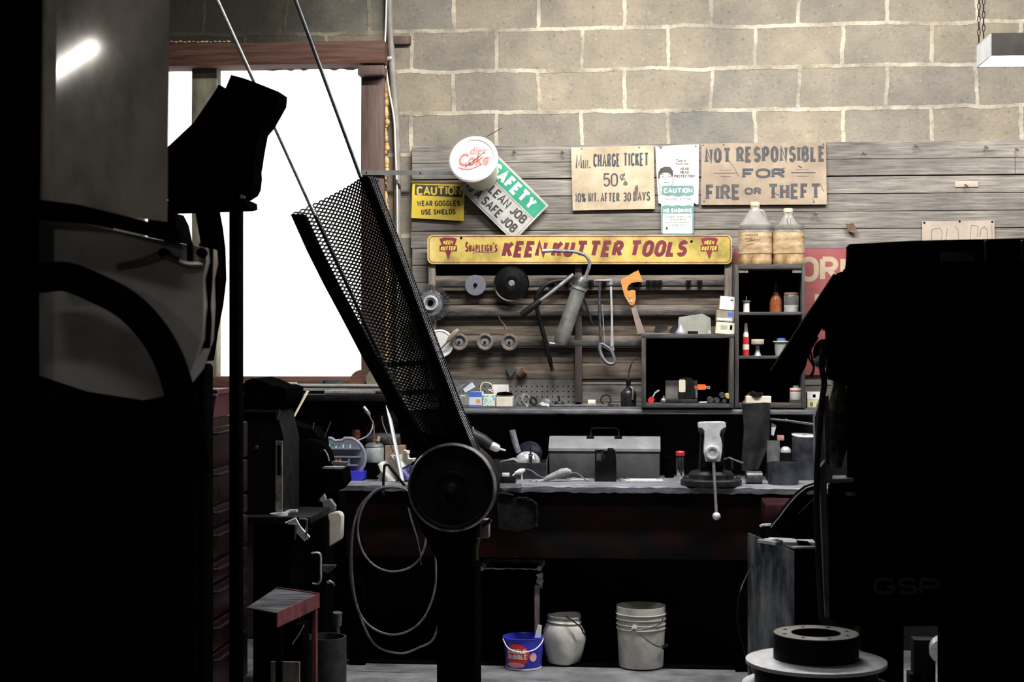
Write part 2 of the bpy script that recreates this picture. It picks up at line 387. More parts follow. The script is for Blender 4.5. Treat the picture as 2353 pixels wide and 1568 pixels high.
    rs = N.new('ShaderNodeMapRange'); rs.inputs[1].default_value = 0.62; rs.inputs[2].default_value = 1.35; rs.inputs[3].default_value = 0.92; rs.inputs[4].default_value = 0.0; L.new(ns.outputs[0], rs.inputs[0])
    m3 = N.new('ShaderNodeMix'); m3.data_type = 'RGBA'; L.new(rs.outputs[0], m3.inputs[0]); L.new(m2.outputs[2], m3.inputs[6]); m3.inputs[7].default_value = (0.018, 0.014, 0.008, 1)
    L.new(m3.outputs[2], b.inputs['Base Color']); b.inputs['Roughness'].default_value = 0.85
    iv = N.new('ShaderNodeMath'); iv.operation = 'MULTIPLY_ADD'; iv.inputs[1].default_value = 0.9; L.new(n3.outputs[0], iv.inputs[0]); L.new(br.outputs['Fac'], iv.inputs[2])
    bp = N.new('ShaderNodeBump'); bp.inputs['Strength'].default_value = 0.5; bp.inputs['Distance'].default_value = 0.006; L.new(iv.outputs[0], bp.inputs['Height']); L.new(bp.outputs[0], b.inputs['Normal'])
    return m
HX0, HX1 = WX(330, YW), WX(845, YW); HZ0, HZ1 = WZ(875, YW, 600), WZ(135, YW, 600)   # window opening
bm = NB()
for x0, x1, z0, z1 in ((-4.2, HX0, 0, 4.2), (HX1, 3.6, 0, 4.2), (HX0, HX1, 0, HZ0), (HX0, HX1, HZ1, 4.2)):
    box(bm, x0, x1, YW, YW+0.2, z0, z1)
WALL_O = (-0.3, YW+0.1, 0.0)
struct('wall_back', bm, wall_material())
CONC = mat('oily_concrete', (0.075, 0.078, 0.085), (0.19, 0.195, 0.205), 0.6, 0, 7, 0.2)
bm = NB(); box(bm, -4.2, 3.6, -4.0, YW+0.2, -0.1, 0.0); struct('floor', bm, CONC)
bm = NB(); box(bm, -4.2, 3.6, -4.0, YW+0.2, 4.2, 4.3); struct('ceiling', bm, mat('sooty_roof_boards', (0.02, 0.018, 0.016), (0.04, 0.036, 0.03), 0.9, 0, 6, 0.2, (1, 8, 1)))
bm = NB(); box(bm, -4.4, -4.2, -4.0, YW+0.2, 0, 4.2); struct('wall_left', bm, mat('sooty_wall', (0.015, 0.014, 0.013), (0.03, 0.028, 0.026), 0.9, 0, 5, 0.2))
bm = NB(); box(bm, 3.6, 3.8, -4.0, YW+0.2, 0, 4.2); struct('wall_right', bm, _M['sooty_wall'])

# weathered plank cladding over the lower wall
def plank_material(name, stops, grime=1.0):
    m = bpy.data.materials.new(name); m.use_nodes = True; nt = m.node_tree; N = nt.nodes; L = nt.links; b = N['Principled BSDF']
    tc = N.new('ShaderNodeTexCoord'); mp = N.new('ShaderNodeMapping'); mp.inputs['Scale'].default_value = (1.3, 1, 26); L.new(tc.outputs['Object'], mp.inputs[0])
    nz = N.new('ShaderNodeTexNoise'); nz.inputs['Scale'].default_value = 4; nz.inputs['Detail'].default_value = 9; nz.inputs['Roughness'].default_value = 0.68; L.new(mp.outputs[0], nz.inputs['Vector'])
    rp = N.new('ShaderNodeValToRGB'); r = rp.color_ramp
    r.elements[0].position = stops[0][0]; r.elements[0].color = (*stops[0][1], 1); r.elements[1].position = stops[-1][0]; r.elements[1].color = (*stops[-1][1], 1)
    for p, c in stops[1:-1]: e = r.elements.new(p); e.color = (*c, 1)
    L.new(nz.outputs[0], rp.inputs[0])
    # each board's own tone
    sp = N.new('ShaderNodeSeparateXYZ'); L.new(tc.outputs['Object'], sp.inputs[0])
    dv = N.new('ShaderNodeMath'); dv.operation = 'DIVIDE'; dv.inputs[1].default_value = PLH; L.new(sp.outputs[2], dv.inputs[0])
    fl = N.new('ShaderNodeMath'); fl.operation = 'FLOOR'; L.new(dv.outputs[0], fl.inputs[0])
    wn = N.new('ShaderNodeTexWhiteNoise'); wn.noise_dimensions = '1D'; L.new(fl.outputs[0], wn.inputs['W'])
    mr = N.new('ShaderNodeMapRange'); mr.inputs[3].default_value = 0.78; mr.inputs[4].default_value = 1.15; L.new(wn.outputs['Value'], mr.inputs[0])
    n2 = N.new('ShaderNodeTexNoise'); n2.inputs['Scale'].default_value = 2.2; n2.inputs['Detail'].default_value = 7; L.new(tc.outputs['Object'], n2.inputs['Vector'])
    m2 = N.new('ShaderNodeMapRange'); m2.inputs[1].default_value = 0.3; m2.inputs[2].default_value = 0.7; m2.inputs[3].default_value = 0.45; m2.inputs[4].default_value = 1.25; L.new(n2.outputs[0], m2.inputs[0])
    mu = N.new('ShaderNodeMath'); mu.operation = 'MULTIPLY'; L.new(mr.outputs[0], mu.inputs[0]); L.new(m2.outputs[0], mu.inputs[1])
    mx = N.new('ShaderNodeMix'); mx.data_type = 'RGBA'; mx.blend_type = 'MULTIPLY'; mx.inputs[0].default_value = grime; L.new(rp.outputs[0], mx.inputs[6]); L.new(mu.outputs[0], mx.inputs[7])
    L.new(mx.outputs[2], b.inputs['Base Color']); b.inputs['Roughness'].default_value = 0.8
    bp = N.new('ShaderNodeBump'); bp.inputs['Strength'].default_value = 0.35; bp.inputs['Distance'].default_value = 0.004; L.new(nz.outputs[0], bp.inputs['Height']); L.new(bp.outputs[0], b.inputs['Normal'])
    return m
PLH = 0.0805; YP = 7.46                     # face of the planks
PX0, PX1 = WX(945, YP), 3.55; PTOP = WZ(330, YP, 1600)
bm = NB(); z = PTOP; i = 0; rnd = random.Random(3)
PBOT = 1.0
while z-PLH > PBOT:
    g = 0.006 if i in (1,) else rnd.choice((0.0016, 0.0022, 0.003))
    xs = [PX0+rnd.uniform(-.004, .006), *sorted(rnd.uniform(PX0+.5, PX1-.4) for _ in range(1)), PX1]
    for a, c in zip(xs, xs[1:]):
        box(bm, a+0.0008, c-0.0008, YP+rnd.uniform(-.0015, .0015), YW-0.003, z-PLH+g, z, 0.0015, segs=1)
    z -= PLH; i += 1
o = struct('trim_1', bm, plank_material('weathered_planks', ((0.3, (0.065, 0.058, 0.053)), (0.44, (0.175, 0.158, 0.138)), (0.58, (0.26, 0.238, 0.21)), (0.74, (0.4, 0.37, 0.33)))))
# backing strip seen as dark gaps between the boards
bm = NB(); box(bm, PX0+.01, PX1, YW-.0028, YW-.0005, PBOT, PTOP-.01); struct('trim_2', bm, mat('gap_dirt', (0.01, 0.009, 0.008), (0.02, 0.018, 0.016), 0.9))
# perforated hardboard low on the wall, behind the shelf goods
bm = NB(); pbox(bm, 1030, 1328, 872, 960, 7.452, 7.458)
pb = thing('trim_3', None, None, (WX(1180, 7.455), 7.455, WZ(960, 7.455)), kind='structure')
part('perforated_board', bm, mat('grey_pegboard', (0.085, 0.08, 0.078), (0.15, 0.142, 0.135), 0.7, 0, 9, 0.1), pb)
bm = NB()
for jx in range(24):
    for jy in range(6):
        c = W(1042+jx*12, 888+jy*12, 7.4515); lathe(bm, c, [(0, 0), (0.0032, 0), (0.0032, 0.0005)], (0, 1, 0), 8)
part('peg_hole', bm, BLACK, pb)['kind'] = 'stuff'
# ------------------------------------------------------------ window with backlit plastic sheets
BEAM = mat('old_red_brown_timber', (0.045, 0.018, 0.011), (0.14, 0.062, 0.04), 0.7, 0, 7, 0.3, (0.6, 1, 9), c3=(0.25, 0.13, 0.08))
JAMB = mat('brown_jamb_timber', (0.075, 0.045, 0.036), (0.15, 0.095, 0.08), 0.7, 0, 6, 0.3, (9, 1, 0.7), c3=(0.26, 0.2, 0.16))
MULL = mat('mossy_grey_post', (0.1, 0.095, 0.07), (0.24, 0.22, 0.16), 0.8, 0, 7, 0.2, (3, 1, 1))
win = thing('window_1', None, None, (WX(620, YW), YW, HZ0), kind='structure')
bm = NB(); box(bm, HX0-.3, WX(884, 7.38), 7.38, YW+.1, WZ(149, 7.38, 600), WZ(97, 7.38, 600), .006); part('lintel', bm, BEAM, win)
bm = NB(); pbox(bm, 822, 882, 150, 172, 7.36, 7.5, .004); part('corner_block', bm, JAMB, win)
bm = NB(); pbox(bm, 830, 882, 172, 905, 7.42, YW+.1, .005); part('jamb', bm, JAMB, win)
bm = NB(); pbox(bm, 441, 498, 150, 880, 7.46, YW+.1, .004); part('mullion', bm, MULL, win)
bm = NB(); box(bm, HX0-.2, WX(850, 7.4), 7.4, YW+.1, WZ(893, 7.4, 600), WZ(866, 7.4, 600), .004); part('window_sill', bm, BEAM, win)
SHEET = emat('backlit_plastic_sheet', (1.0, 0.985, 0.95), 1.25)
for a, b_ in ((330, 441), (498, 830)):
    bm = NB(); g = []
    for iy in range(13):
        for ix in range(9):
            t = ix/8; u = iy/12
            p = W(a+(b_-a)*t, 150+(870-150)*u, 7.53)
            p.y += .006*math.sin(7*t+3*u)*math.sin(9*u+2*t)
            g.append(bm.verts.new(p))
    for iy in range(12):
        for ix in range(8):
            q = iy*9+ix; bm.faces.new((g[q], g[q+1], g[q+10], g[q+9]))
    part('pane', bm, SHEET, win)
FOLD = mat('creased_plastic_edge', (0.62, 0.54, 0.42), (0.8, 0.74, 0.62), 0.5, 0, 9, 0.3, (1, 1, 3))
for a, b_ in ((336, 441), (498, 826)):
    bm = NB(); top = []; bot = []
    nn = max(6, int((b_-a)/14))
    for i in range(nn+1):
        x = a+(b_-a)*i/nn
        top.append(bm.verts.new(W(x, 149, 7.5))); bot.append(bm.verts.new(W(x, 156+random.uniform(0, 8)*(1 if i not in (0, nn) else 0), 7.508+.008*math.sin(i*1.7))))
    for i in range(nn): bm.faces.new((top[i], top[i+1], bot[i+1], bot[i]))
    part('sheet_hem', bm, FOLD, win)
# expanded foam squeezed out beside the jamb
bm = NB()
for i in range(34):
    y = 178+i*10.2+random.uniform(-3, 3)
    c = W(887+random.uniform(-2, 3), y, 7.47); ball(bm, c, random.uniform(.006, .014), 10, 1, .8, random.uniform(1, 1.9))
for i in range(24):
    y = 530+i*13; c = W(888+random.uniform(-2, 2), y, 7.47); ball(bm, c, random.uniform(.006, .012), 10, 1, .8, 1.7)
for i in range(14):
    c = W(394+i*10, 96+random.uniform(-1, 1), 7.47); ball(bm, c, random.uniform(.003, .006), 8, 2, .8, .8)
part('foam_bead', bm, mat('yellow_foam', (0.5, 0.27, 0.07), (0.75, 0.5, 0.2), 0.7, 0, 30, 0.4), win)['kind'] = 'stuff'

def nails(root, spots, Y, r=.0035, m=None):
    for x, y in spots:
        bm = NB(); lathe(bm, W(x, y, Y), [(0, -.003), (r*.7, -.0026), (r, -.001), (r*.9, .002)], (0, 1, 0), 10); part('nail', bm, m or RUST, root)
# conduit, cable, strap, nailing block on the wall right of the window
bm = NB(); tube(bm, ppath([(893, -40), (896, 60), (903, 180), (911, 300), (913, 420), (914, 600), (915, 880)], 7.478, 5), .0165, 12)
cp = thing('conduit_pipe', 'grey painted conduit running down the block wall beside the window', 'pipe', W(913, 880, 7.478))
part('pipe', bm, mat('dull_grey_paint', (0.2, 0.18, 0.155), (0.3, 0.275, 0.24), 0.6, 0.1, 12, 0.1), cp)
bm = NB(); pbox(bm, 871, 900, 130, 139, 7.458, 7.4595, .0005); [lathe(bm, W(x, 134.5, 7.457), [(0, -.002), (.003, -.001), (.003, .002)], (0, 1, 0), 8) for x in (875, 896)]
part('pipe_clamp', bm, STEEL, cp)
bm = NB(); tube(bm, ppath([(889, -40), (886, 70), (884, 130), (893, 200), (905, 270), (908, 330), (912, 430), (913, 520), (914, 700)], 7.452, 6), .0045, 8)
single('cable', bm, WHITEP, 'thin white cable taped along the grey conduit by the window', 'cable')
bm = NB(); pbox(bm, 898, 943, 82, 101, 7.47, 7.4995, .003); single('nailing_block', bm, JAMB, 'short brown timber block let into the wall above the conduit clamp', 'block')
bm = NB(); prism(bm, [(830, 391), (1060, 393), (1060, 403), (830, 402)], 7.405, 7.409)
ms = thing('metal_strap', 'flat grey metal strap nailed from window post to plank wall', 'strap', W(940, 403, 7.407))
part('strap', bm, mat('strap_zinc', (0.16, 0.155, 0.145), (0.24, 0.23, 0.22), 0.5, 0.5, 20), ms)
nails(ms, ((842, 397), (966, 398)), 7.405, .004, BLACKM)

# ------------------------------------------------------------ signs on the planks
INK = mat('faded_black_paint', (0.035, 0.037, 0.044), (0.095, 0.09, 0.09), 0.7, 0, 30, 0.05)
INKB = mat('solid_black_paint', (0.03, 0.03, 0.033), (0.07, 0.068, 0.068), 0.6, 0, 40, 0.03)
YEL = mat('yellow_enamel', (0.78, 0.56, 0.06), (0.86, 0.64, 0.09), 0.45, 0, 10, 0.03)
BOARDW = mat('yellowed_sign_board', (0.3, 0.225, 0.14), (0.54, 0.44, 0.31), 0.65, 0, 5, 0.08, c3=(0.64, 0.55, 0.42), lo=.3, hi=.56)
BOARDT = mat('tan_sign_board', (0.22, 0.165, 0.115), (0.37, 0.29, 0.21), 0.7, 0, 6, 0.1, c3=(0.43, 0.35, 0.265), lo=.3, hi=.6)
GREEN = mat('safety_green', (0.02, 0.24, 0.14), (0.045, 0.34, 0.2), 0.45, 0, 12, 0.05)
WHITESIGN = mat('grimy_white_enamel', (0.34, 0.33, 0.3), (0.56, 0.55, 0.52), 0.5, 0, 8, 0.05, c3=(0.64, 0.63, 0.6))
TEAL = mat('faded_teal_ink', (0.1, 0.22, 0.2), (0.15, 0.28, 0.26), 0.6, 0, 30, 0.02)
DARKEDGE = mat('sign_edge', (0.04, 0.035, 0.03), (0.09, 0.08, 0.07), 0.8)
def sign(name, label, quad, Y, m, th=.008, grp=None):
    c = [sum(q[i] for q in quad)/4 for i in (0, 1)]
    r = thing(name, label, 'sign', W(c[0], max(q[1] for q in quad), Y), grp)
    bm = NB(); prism(bm, quad, Y, Y+th); part('board', bm, m, r); return r

# yellow goggles sign
S = 7.444
r = sign('caution_sign', 'yellow caution sign for goggles and shields beneath the green one', [(948, 417), (1068, 422), (1065, 508), (945, 501)], S, YEL)
bm = NB(); pfill(bm, [(954, 424), (1064, 429), (1063, 454), (953, 448)], S-.0006); part('black_band', bm, INKB, r)
bm = NB(); plet(bm, 'CAUTION', 957, 1060, 428, 449, S-.0012, wgt=.2); part('band_lettering', bm, YEL, r)
bm = NB(); plet(bm, 'WEAR GOGGLES', 958, 1057, 461, 474, S-.0006, wgt=.21, gap=.24); plet(bm, 'USE SHIELDS', 968, 1047, 480.5, 493.5, S-.0006, wgt=.21, gap=.24); part('lettering', bm, INKB, r)
# tilted safety sign: built level about its centre, then turned
S = 7.425; cx, cy, hw, hh = 1158.5, 453, 87, 58
r = thing('safety_sign', 'green and white safety sign hanging tilted behind the drink cup', 'sign', W(cx, cy, S))
bm = NB(); prism(bm, rpoly(cx-hw, cx+hw, cy-hh, cy+hh, 2), S, S+.004); part('board', bm, WHITESIGN, r)
bm = NB(); pfill(bm, [(cx-hw+4, cy-hh+5), (cx+hw-4, cy-hh+5), (cx+hw-4, cy-hh+45), (cx-hw+4, cy-hh+45)], S-.0006); part('green_band', bm, GREEN, r)
bm = NB(); plet(bm, 'SAFETY', cx-66, cx+64, cy-hh+10, cy-hh+41, S-.0012, wgt=.24, gap=.26); part('white_lettering', bm, WHITEP, r)
bm = NB(); plet(bm, 'A CLEAN JOB', cx-76, cx+74, cy-5, cy+17, S-.0006, wgt=.19, gap=.22); plet(bm, 'IS A SAFE JOB', cx-80, cx+72, cy+25, cy+47, S-.0006, wgt=.19, gap=.22)
for y in (cy+53.5,): pstroke(bm, [(cx-82, y), (cx+82, y)], .7, S-.0006)
pstroke(bm, [(cx+82, cy-9), (cx+82, cy+53)], .7, S-.0006); pstroke(bm, [(cx-82, cy-9), (cx+82, cy-9)], .7, S-.0006)
part('lettering', bm, INKB, r)
r.rotation_euler = (0, math.radians(44.2), 0)
# minimum charge sign
S = 7.443
r = sign('price_sign', 'hand painted square sign on the ticket charge and thirty day interest', [(1312, 339), (1502, 334), (1505, 480), (1316, 484)], S, BOARDW, .01)
bm = NB()
plet(bm, 'MIN.', 1323, 1357, 354, 388, S-.0006, wgt=.1, small=.62, gap=.3, serif=.5); plet(bm, 'CHARGE', 1363, 1425, 353, 384, S-.0006, wgt=.13, gap=.2, serif=.6); plet(bm, 'TICKET', 1432, 1491, 351, 382, S-.0006, wgt=.13, gap=.2, serif=.6)
plet(bm, '50', 1386, 1420, 398, 429, S-.0006, wgt=.12); plet(bm, 'c', 1424, 1438, 397, 417, S-.0006, wgt=.12)
plet(bm, '10%', 1321, 1346, 444, 465, S-.0006, wgt=.15); plet(bm, 'INT.', 1352, 1376, 443, 464, S-.0006, wgt=.15, serif=.6); plet(bm, 'AFTER', 1380, 1424, 443, 464, S-.0006, wgt=.16, serif=.5); plet(bm, '30', 1432, 1450, 442, 463, S-.0006, wgt=.15); plet(bm, 'DAYS', 1455, 1494, 440, 462, S-.0006, wgt=.15, serif=.5)
part('lettering', bm, INK, r)
bm = NB()
pfill(bm, [(1437+5*math.cos(a)*(1+.3*math.sin(3*a)), 421+6*math.sin(a)) for a in [i*.5 for i in range(12)]], S-.0004); part('grease_spot', bm, mat('grease_stain', (0.1, 0.08, 0.06), (0.2, 0.165, 0.12), 0.5), r); bm = NB(); pfill(bm, [(1456, 452), (1459, 430), (1464, 424), (1467, 434), (1464, 452), (1460, 462)], S-.0009)
part('grease_spot', bm, mat('grease_stain', (0.1, 0.08, 0.06), (0.2, 0.165, 0.12), 0.5), r)
nails(r, ((1337, 342), (1469, 339)), S)
# not responsible sign
S = 7.443
r = sign('liability_sign', 'wide tan sign about responsibility for fire or theft', [(1612, 331), (1898, 327), (1900, 470), (1611, 471)], S, BOARDT, .014)
bm = NB()
plet(bm, 'NOT', 1620, 1681, 340, 375, S-.0006, wgt=.2, serif=.68, gap=.32); plet(bm, 'RESPONSIBLE', 1692, 1897, 336, 373, S-.0006, wgt=.19, serif=.66, gap=.33)
plet(bm, 'FOR', 1706, 1805, 387, 410, S-.0006, wgt=.26, serif=.8, gap=.42)
plet(bm, 'FIRE', 1622, 1702, 424, 460, S-.0006, wgt=.2, serif=.68, gap=.36); plet(bm, 'OR', 1711, 1750, 431, 448, S-.0006, wgt=.28, serif=.6, gap=.3); plet(bm, 'THEFT', 1764, 1887, 422, 458, S-.0006, wgt=.2, serif=.68, gap=.36)
for x0, x1, y, wd_ in ((1640, 1694, 398, 1.4), (1655, 1680, 391, .8), (1655, 1680, 406, .8), (1818, 1874, 397, 2), (1828, 1858, 390, .8), (1830, 1858, 405, .8)): pstroke(bm, [(x0, y), (x1, y)], wd_, S-.0006)
part('lettering', bm, INK, r)
for P, wd_ in (([(1671, 365), (1684, 380), (1698, 406)], .9), ([(1772, 441), (1782, 445), (1790, 449)], 1.6), ([(1787, 396), (1797, 388), (1804, 386)], 1.6), ([(1834, 381), (1843, 386)], 2), ([(1884, 420), (1889, 433), (1893, 440)], 1), ([(1867, 455), (1871, 466)], .9)):
    bm = NB(); pstroke(bm, P, wd_, S-.0008); part('scratch', bm, INKB, r)
nails(r, ((1616, 334), (1892, 331), (1870, 464), (1618, 463), (1663, 333)), S)
# safety poster with a line-drawn worker, and the oxygen card hung over it
S = 7.447
P = [(1506, 335), (1512, 338), (1519, 343), (1524, 336), (1560, 333), (1606, 332), (1606, 399), (1605, 469), (1600, 470), (1594, 466), (1520, 470), (1513, 466), (1511, 440), (1508, 390)]
r = thing('safety_poster', 'white paper poster with torn top and a sketched man, on head protection', 'poster', W(1556, 470, S))
bm = NB(); prism(bm, P, S, S+.0015); part('sheet', bm, PAPER, r)
bm = NB(); pfill(bm, [(1512, 410), (1513, 396), (1518, 387), (1528, 383), (1540, 384), (1546, 392), (1547, 402), (1544, 409), (1541, 400), (1534, 397), (1524, 397), (1517, 402), (1516, 411)], S-.0005); part('printed_hair', bm, INKB, r)
bm = NB()
for Q, wd_ in (([(1513, 404), (1512, 414), (1515, 425), (1522, 432), (1530, 435), (1540, 432), (1545, 424), (1547, 410)], .9), ([(1525, 419), (1533, 420), (1538, 418)], 1), ([(1530, 405), (1529, 413), (1533, 413)], .8), ([(1520, 406), (1526, 407)], 1.2), ([(1535, 407), (1541, 406)], 1.2), ([(1519, 402), (1526, 401)], .9), ([(1535, 401), (1541, 402)], .9), ([(1515, 431), (1519, 445), (1514, 452)], .8)): pstroke(bm, Q, wd_, S-.0005)
fontmesh(bm, 'Take it', 1553, 1576, 366, 372, S-.0005, .02); fontmesh(bm, 'from me...', 1553, 1586, 373.5, 379, S-.0005, .02)
plet(bm, 'WEAR', 1562, 1583, 385, 391, S-.0005, wgt=.22, serif=.7); plet(bm, 'HEAD', 1563, 1583, 393, 399, S-.0005, wgt=.22, serif=.7); plet(bm, 'PROTECTION', 1549, 1596, 401.5, 408, S-.0005, wgt=.22, serif=.7)
part('lettering', bm, INK, r)
nails(r, ((1519, 340), (1599, 336)), S)
S = 7.4445
r = thing('oxygen_card', 'white card with teal bands on oxygen in use and smoking, hung low on the poster', 'sign', W(1557, 540, S))
bm = NB(); prism(bm, [(1521, 427), (1594, 427), (1594, 470), (1594, 536), (1590, 540), (1523, 540), (1519, 536), (1519, 470)], S, S+.0012); part('card', bm, WHITEP, r)
bm = NB()
pfill(bm, [(1524, 427), (1592, 427), (1594, 430), (1594, 448), (1580, 451), (1571, 449), (1562, 452), (1553, 452), (1545, 449), (1535, 451), (1521, 448), (1521, 430)], S-.0004)
pfill(bm, [(1520, 474), (1533, 471), (1545, 474), (1557, 471), (1570, 474), (1582, 471), (1594, 474), (1594, 491), (1520, 491)], S-.0004)
for Q in ([(1521, 491), (1521, 538)], [(1592.5, 491), (1592.5, 538)], [(1520, 538), (1594, 538)]): pstroke(bm, Q, 3.4, S-.0004)
part('teal_band', bm, TEAL, r)
bm = NB(); plet(bm, 'CAUTION', 1525, 1591, 432, 444, S-.0008, wgt=.24, gap=.26); part('white_lettering', bm, WHITEP, r)
bm = NB(); plet(bm, 'NO SMOKING', 1524, 1590, 479, 489, S-.0008, wgt=.27, gap=.26); part('white_lettering', bm, WHITEP, r)
bm = NB(); plet(bm, 'OXYGEN IN USE', 1525, 1589, 455, 460, S-.0004, wgt=.14, gap=.5)
for k_, (t, a, b_) in enumerate((('NO SPARKS - NO OPEN FLAMES', 1527, 1588), ('NO OIL OR GREASE', 1540, 1576), ('NO ELECTRICAL EQUIPMENT', 1529, 1584), ('IN OXYGEN TENTS', 1539, 1575))): plet(bm, t, a, b_, 497+k_*6.3, 500+k_*6.3, S-.0004, wgt=.16, gap=.3)
pfill(bm, [(1530, 522), (1534, 522), (1534, 528), (1530, 528)], S-.0004)
part('lettering', bm, INK, r)
# red sign half hidden behind the crate and the black machine
S = 7.446
REDSIGN = mat('faded_red_sign', (0.24, 0.055, 0.06), (0.33, 0.085, 0.09), 0.6, 0, 8, 0.06)
r = thing('red_board_sign', 'faded red board with tall tan letters behind the jug crate', 'sign', W(1900, 880, S))
bm = NB(); prism(bm, [(1686, 572), (2110, 566), (2110, 862), (1686, 862)], S, S+.01); part('board', bm, REDSIGN, r)
bm = NB(); pfill(bm, [(1686, 565), (2110, 558), (2110, 568), (1686, 573)], S-.001); part('grey_edge', bm, mat('faded_grey_edge', (0.12, 0.11, 0.11), (0.18, 0.17, 0.165), .7), r)
bm = NB(); plet(bm, 'WORK', 1772, 1975, 590, 648, S-.0006, wgt=.2, gap=.2); plet(bm, 'L', 1872, 1900, 671, 720, S-.0006, wgt=.2); part('lettering', bm, mat('tan_sign_paint', (0.38, 0.29, 0.19), (0.46, 0.37, 0.26), .7, 0, 20, .03), r)
# cardboard notice on the right
S = 7.45
r = sign('cardboard_notice', 'faded cardboard notice with outlined figures above the black machine', [(2119, 509), (2285, 506), (2286, 620), (2119, 620)], S, mat('faded_cardboard', (0.33, 0.26, 0.21), (0.44, 0.37, 0.31), .8, 0, 6, .06), .003)
bm = NB()
for Q in ([(2140, 560), (2141, 528), (2160, 524), (2165, 534), (2163, 560)], [(2172, 560), (2177, 524)], [(2194, 520), (2202, 528), (2203, 560)], [(2228, 560), (2232, 518), (2248, 520), (2246, 545)], [(2252, 545), (2254, 528), (2262, 521), (2269, 530), (2268, 560)], [(2279, 516), (2280, 550)]): pstroke(bm, Q, .9, S-.0004)
part('outline_lettering', bm, INK, r)
nails(r, ((2124, 512), (2280, 510), (2205, 509)), S, .005, BLACKM)
# broken tab, pegs and nails left in the planks
bm = NB(); prism(bm, [(1942, 512), (1948, 515), (1962, 513), (1971, 536), (1955, 534), (1948, 530)], 7.44, 7.443); tube(bm, [W(1953, 530, 7.442), W(1952, 534, 7.46)], .004, 8)
single('rusty_tab', bm, RUST, 'bent rusty metal tab nailed to the planks right of the jugs', 'tab')
nl = ((1181, 347, 'above the safety sign'), (1292, 348, 'left of the ticket charge sign'), (1985, 350, 'right of the liability sign, on the second board'), (2104, 333, 'on the top board near a knot'), (2265, 336, 'beneath the hanging lamp, top board'), (2335, 341, 'at the far right end of the top board'), (1873, 488, 'just under the liability sign'), (2219, 424, 'with a pale chip, right of the liability sign'))
for x, y, w_ in nl:
    bm = NB(); tube(bm, [W(x, y, 7.462), W(x-1, y+1, 7.44), W(x+3, y+3, 7.432)], [.0035, .004, .003], 8); ball(bm, W(x+3, y+3, 7.431), .006, 8, 1.2, .6, .8)
    single('bent_nail', bm, RUST, 'bent rusty nail in the plank wall '+w_, 'nail', 'nails left in the plank wall')
bm = NB(); pbox(bm, 2195, 2248, 416, 430, 7.455, 7.4595, .001); single('wood_splinter', bm, mat('pale_split_wood', (0.4, 0.32, 0.25), (0.55, 0.46, 0.38), .8), 'pale pinkish chip of wood stuck to the planks at far right', 'wood')

# drink cup skewered to the wall
L0 = W(1088, 366, 7.24); B0 = W(1107, 404, 7.42); ax = (B0-L0).normalized()
cup = thing('drink_cup', 'large white plastic cup with red printed lid stuck on the wall', 'cup', B0)
k7 = K(7.24); Ln = (B0-L0).length
bm = NB(); lathe(bm, L0, [(48*k7, .004), (50*k7, .02), (38*k7, Ln), (0, Ln)], ax, 40); part('cup_body', bm, mat('waxed_cup', (0.5, 0.47, 0.36), (0.62, 0.59, 0.48), .4, 0, 12, .03), cup)
bm = NB(); lathe(bm, L0, [(0, -.001), (46*k7, -.001), (48*k7, -.006), (54*k7, -.008), (57.5*k7, -.002), (57.5*k7, .008), (52*k7, .012), (48*k7, .005)], ax, 48); lid = part('lid', bm, WHITEP, cup)
bm = NB(); YL = 7.2375
fontmesh(bm, 'diet', 1079, 1116, 336, 354, YL, .015, .1)
fontmesh(bm, 'Coke', 1054, 1124, 351, 383, YL, .03, .15)
pstroke(bm, [(1054, 386), (1066, 391), (1082, 391), (1098, 385), (1108, 379)], 3.4, YL); pstroke(bm, [(1114, 367), (1130, 362)], 2, YL)
# lay the print on the tilted lid
Q = Vector((0, -1, 0)).rotation_difference(-ax).to_matrix()
for v in bm.verts: v.co = L0+Q @ (Vector((v.co.x, L0.y-.0022, v.co.z))-L0)
part('red_print', bm, mat('faded_red_ink', (0.6, 0.1, 0.08), (0.7, 0.2, 0.17), .5), lid)
bm = NB(); tube(bm, [W(1068, 384, 7.225), W(1095, 365, 7.222), W(1122, 342, 7.226)], [.0016, .0022, .001], 6); part('wire_shadow', bm, DKGREY, lid)  # dark sliver modelled as the wire's shadow across the lid
bm = NB(); tube(bm, [W(1118, 314, 7.26), W(1152, 295, 7.3)], .0016, 6); part('wire_spike', bm, BLACKM, lid)  # thin dark wire poking out of the lid
# ------------------------------------------------------------ tool display rack on the planks
RACKW = mat('rack_wood', (0.1, 0.085, 0.068), (0.24, 0.2, 0.16), .75, 0, 8, .2, (9, 2, 1), c3=(.32, .27, .22))
RAILW = mat('rack_rail_wood', (0.07, 0.055, 0.045), (0.2, 0.16, 0.125), .75, 0, 8, .2, (1, 2, 12), c3=(.28, .23, .19))
SIGNY = mat('worn_yellow_tin', (0.2, 0.155, 0.045), (0.56, 0.42, 0.1), .5, 0, 6, .05, c3=(.7, .53, .19), lo=.3, hi=.52)
MAROON = mat('maroon_sign_paint', (0.13, 0.012, 0.028), (0.19, 0.026, 0.045), .55, 0, 20, .02)
rack = thing('tool_display_rack', 'old tool display rack with yellow and maroon header sign and rows of rails', 'rack', W(1332, 935, 7.4))
S = 7.385
bm = NB(); prism(bm, rpoly(982, 1682, 540, 607, 13), S, S+.012); hd = part('header_sign', bm, SIGNY, rack)
bm = NB()
O = rpoly(986, 1678, 543.5, 603, 10); pstroke(bm, O+[O[0]], 1.5, S-.0006)
part('border_line', bm, MAROON, hd)
bm = NB(); plet(bm, 'KEEN KUTTER TOOLS', 1156, 1580, 553, 591, S-.0006, wgt=.24, skew=.18, serif=.45, gap=.26); part('lettering', bm, MAROON, hd)
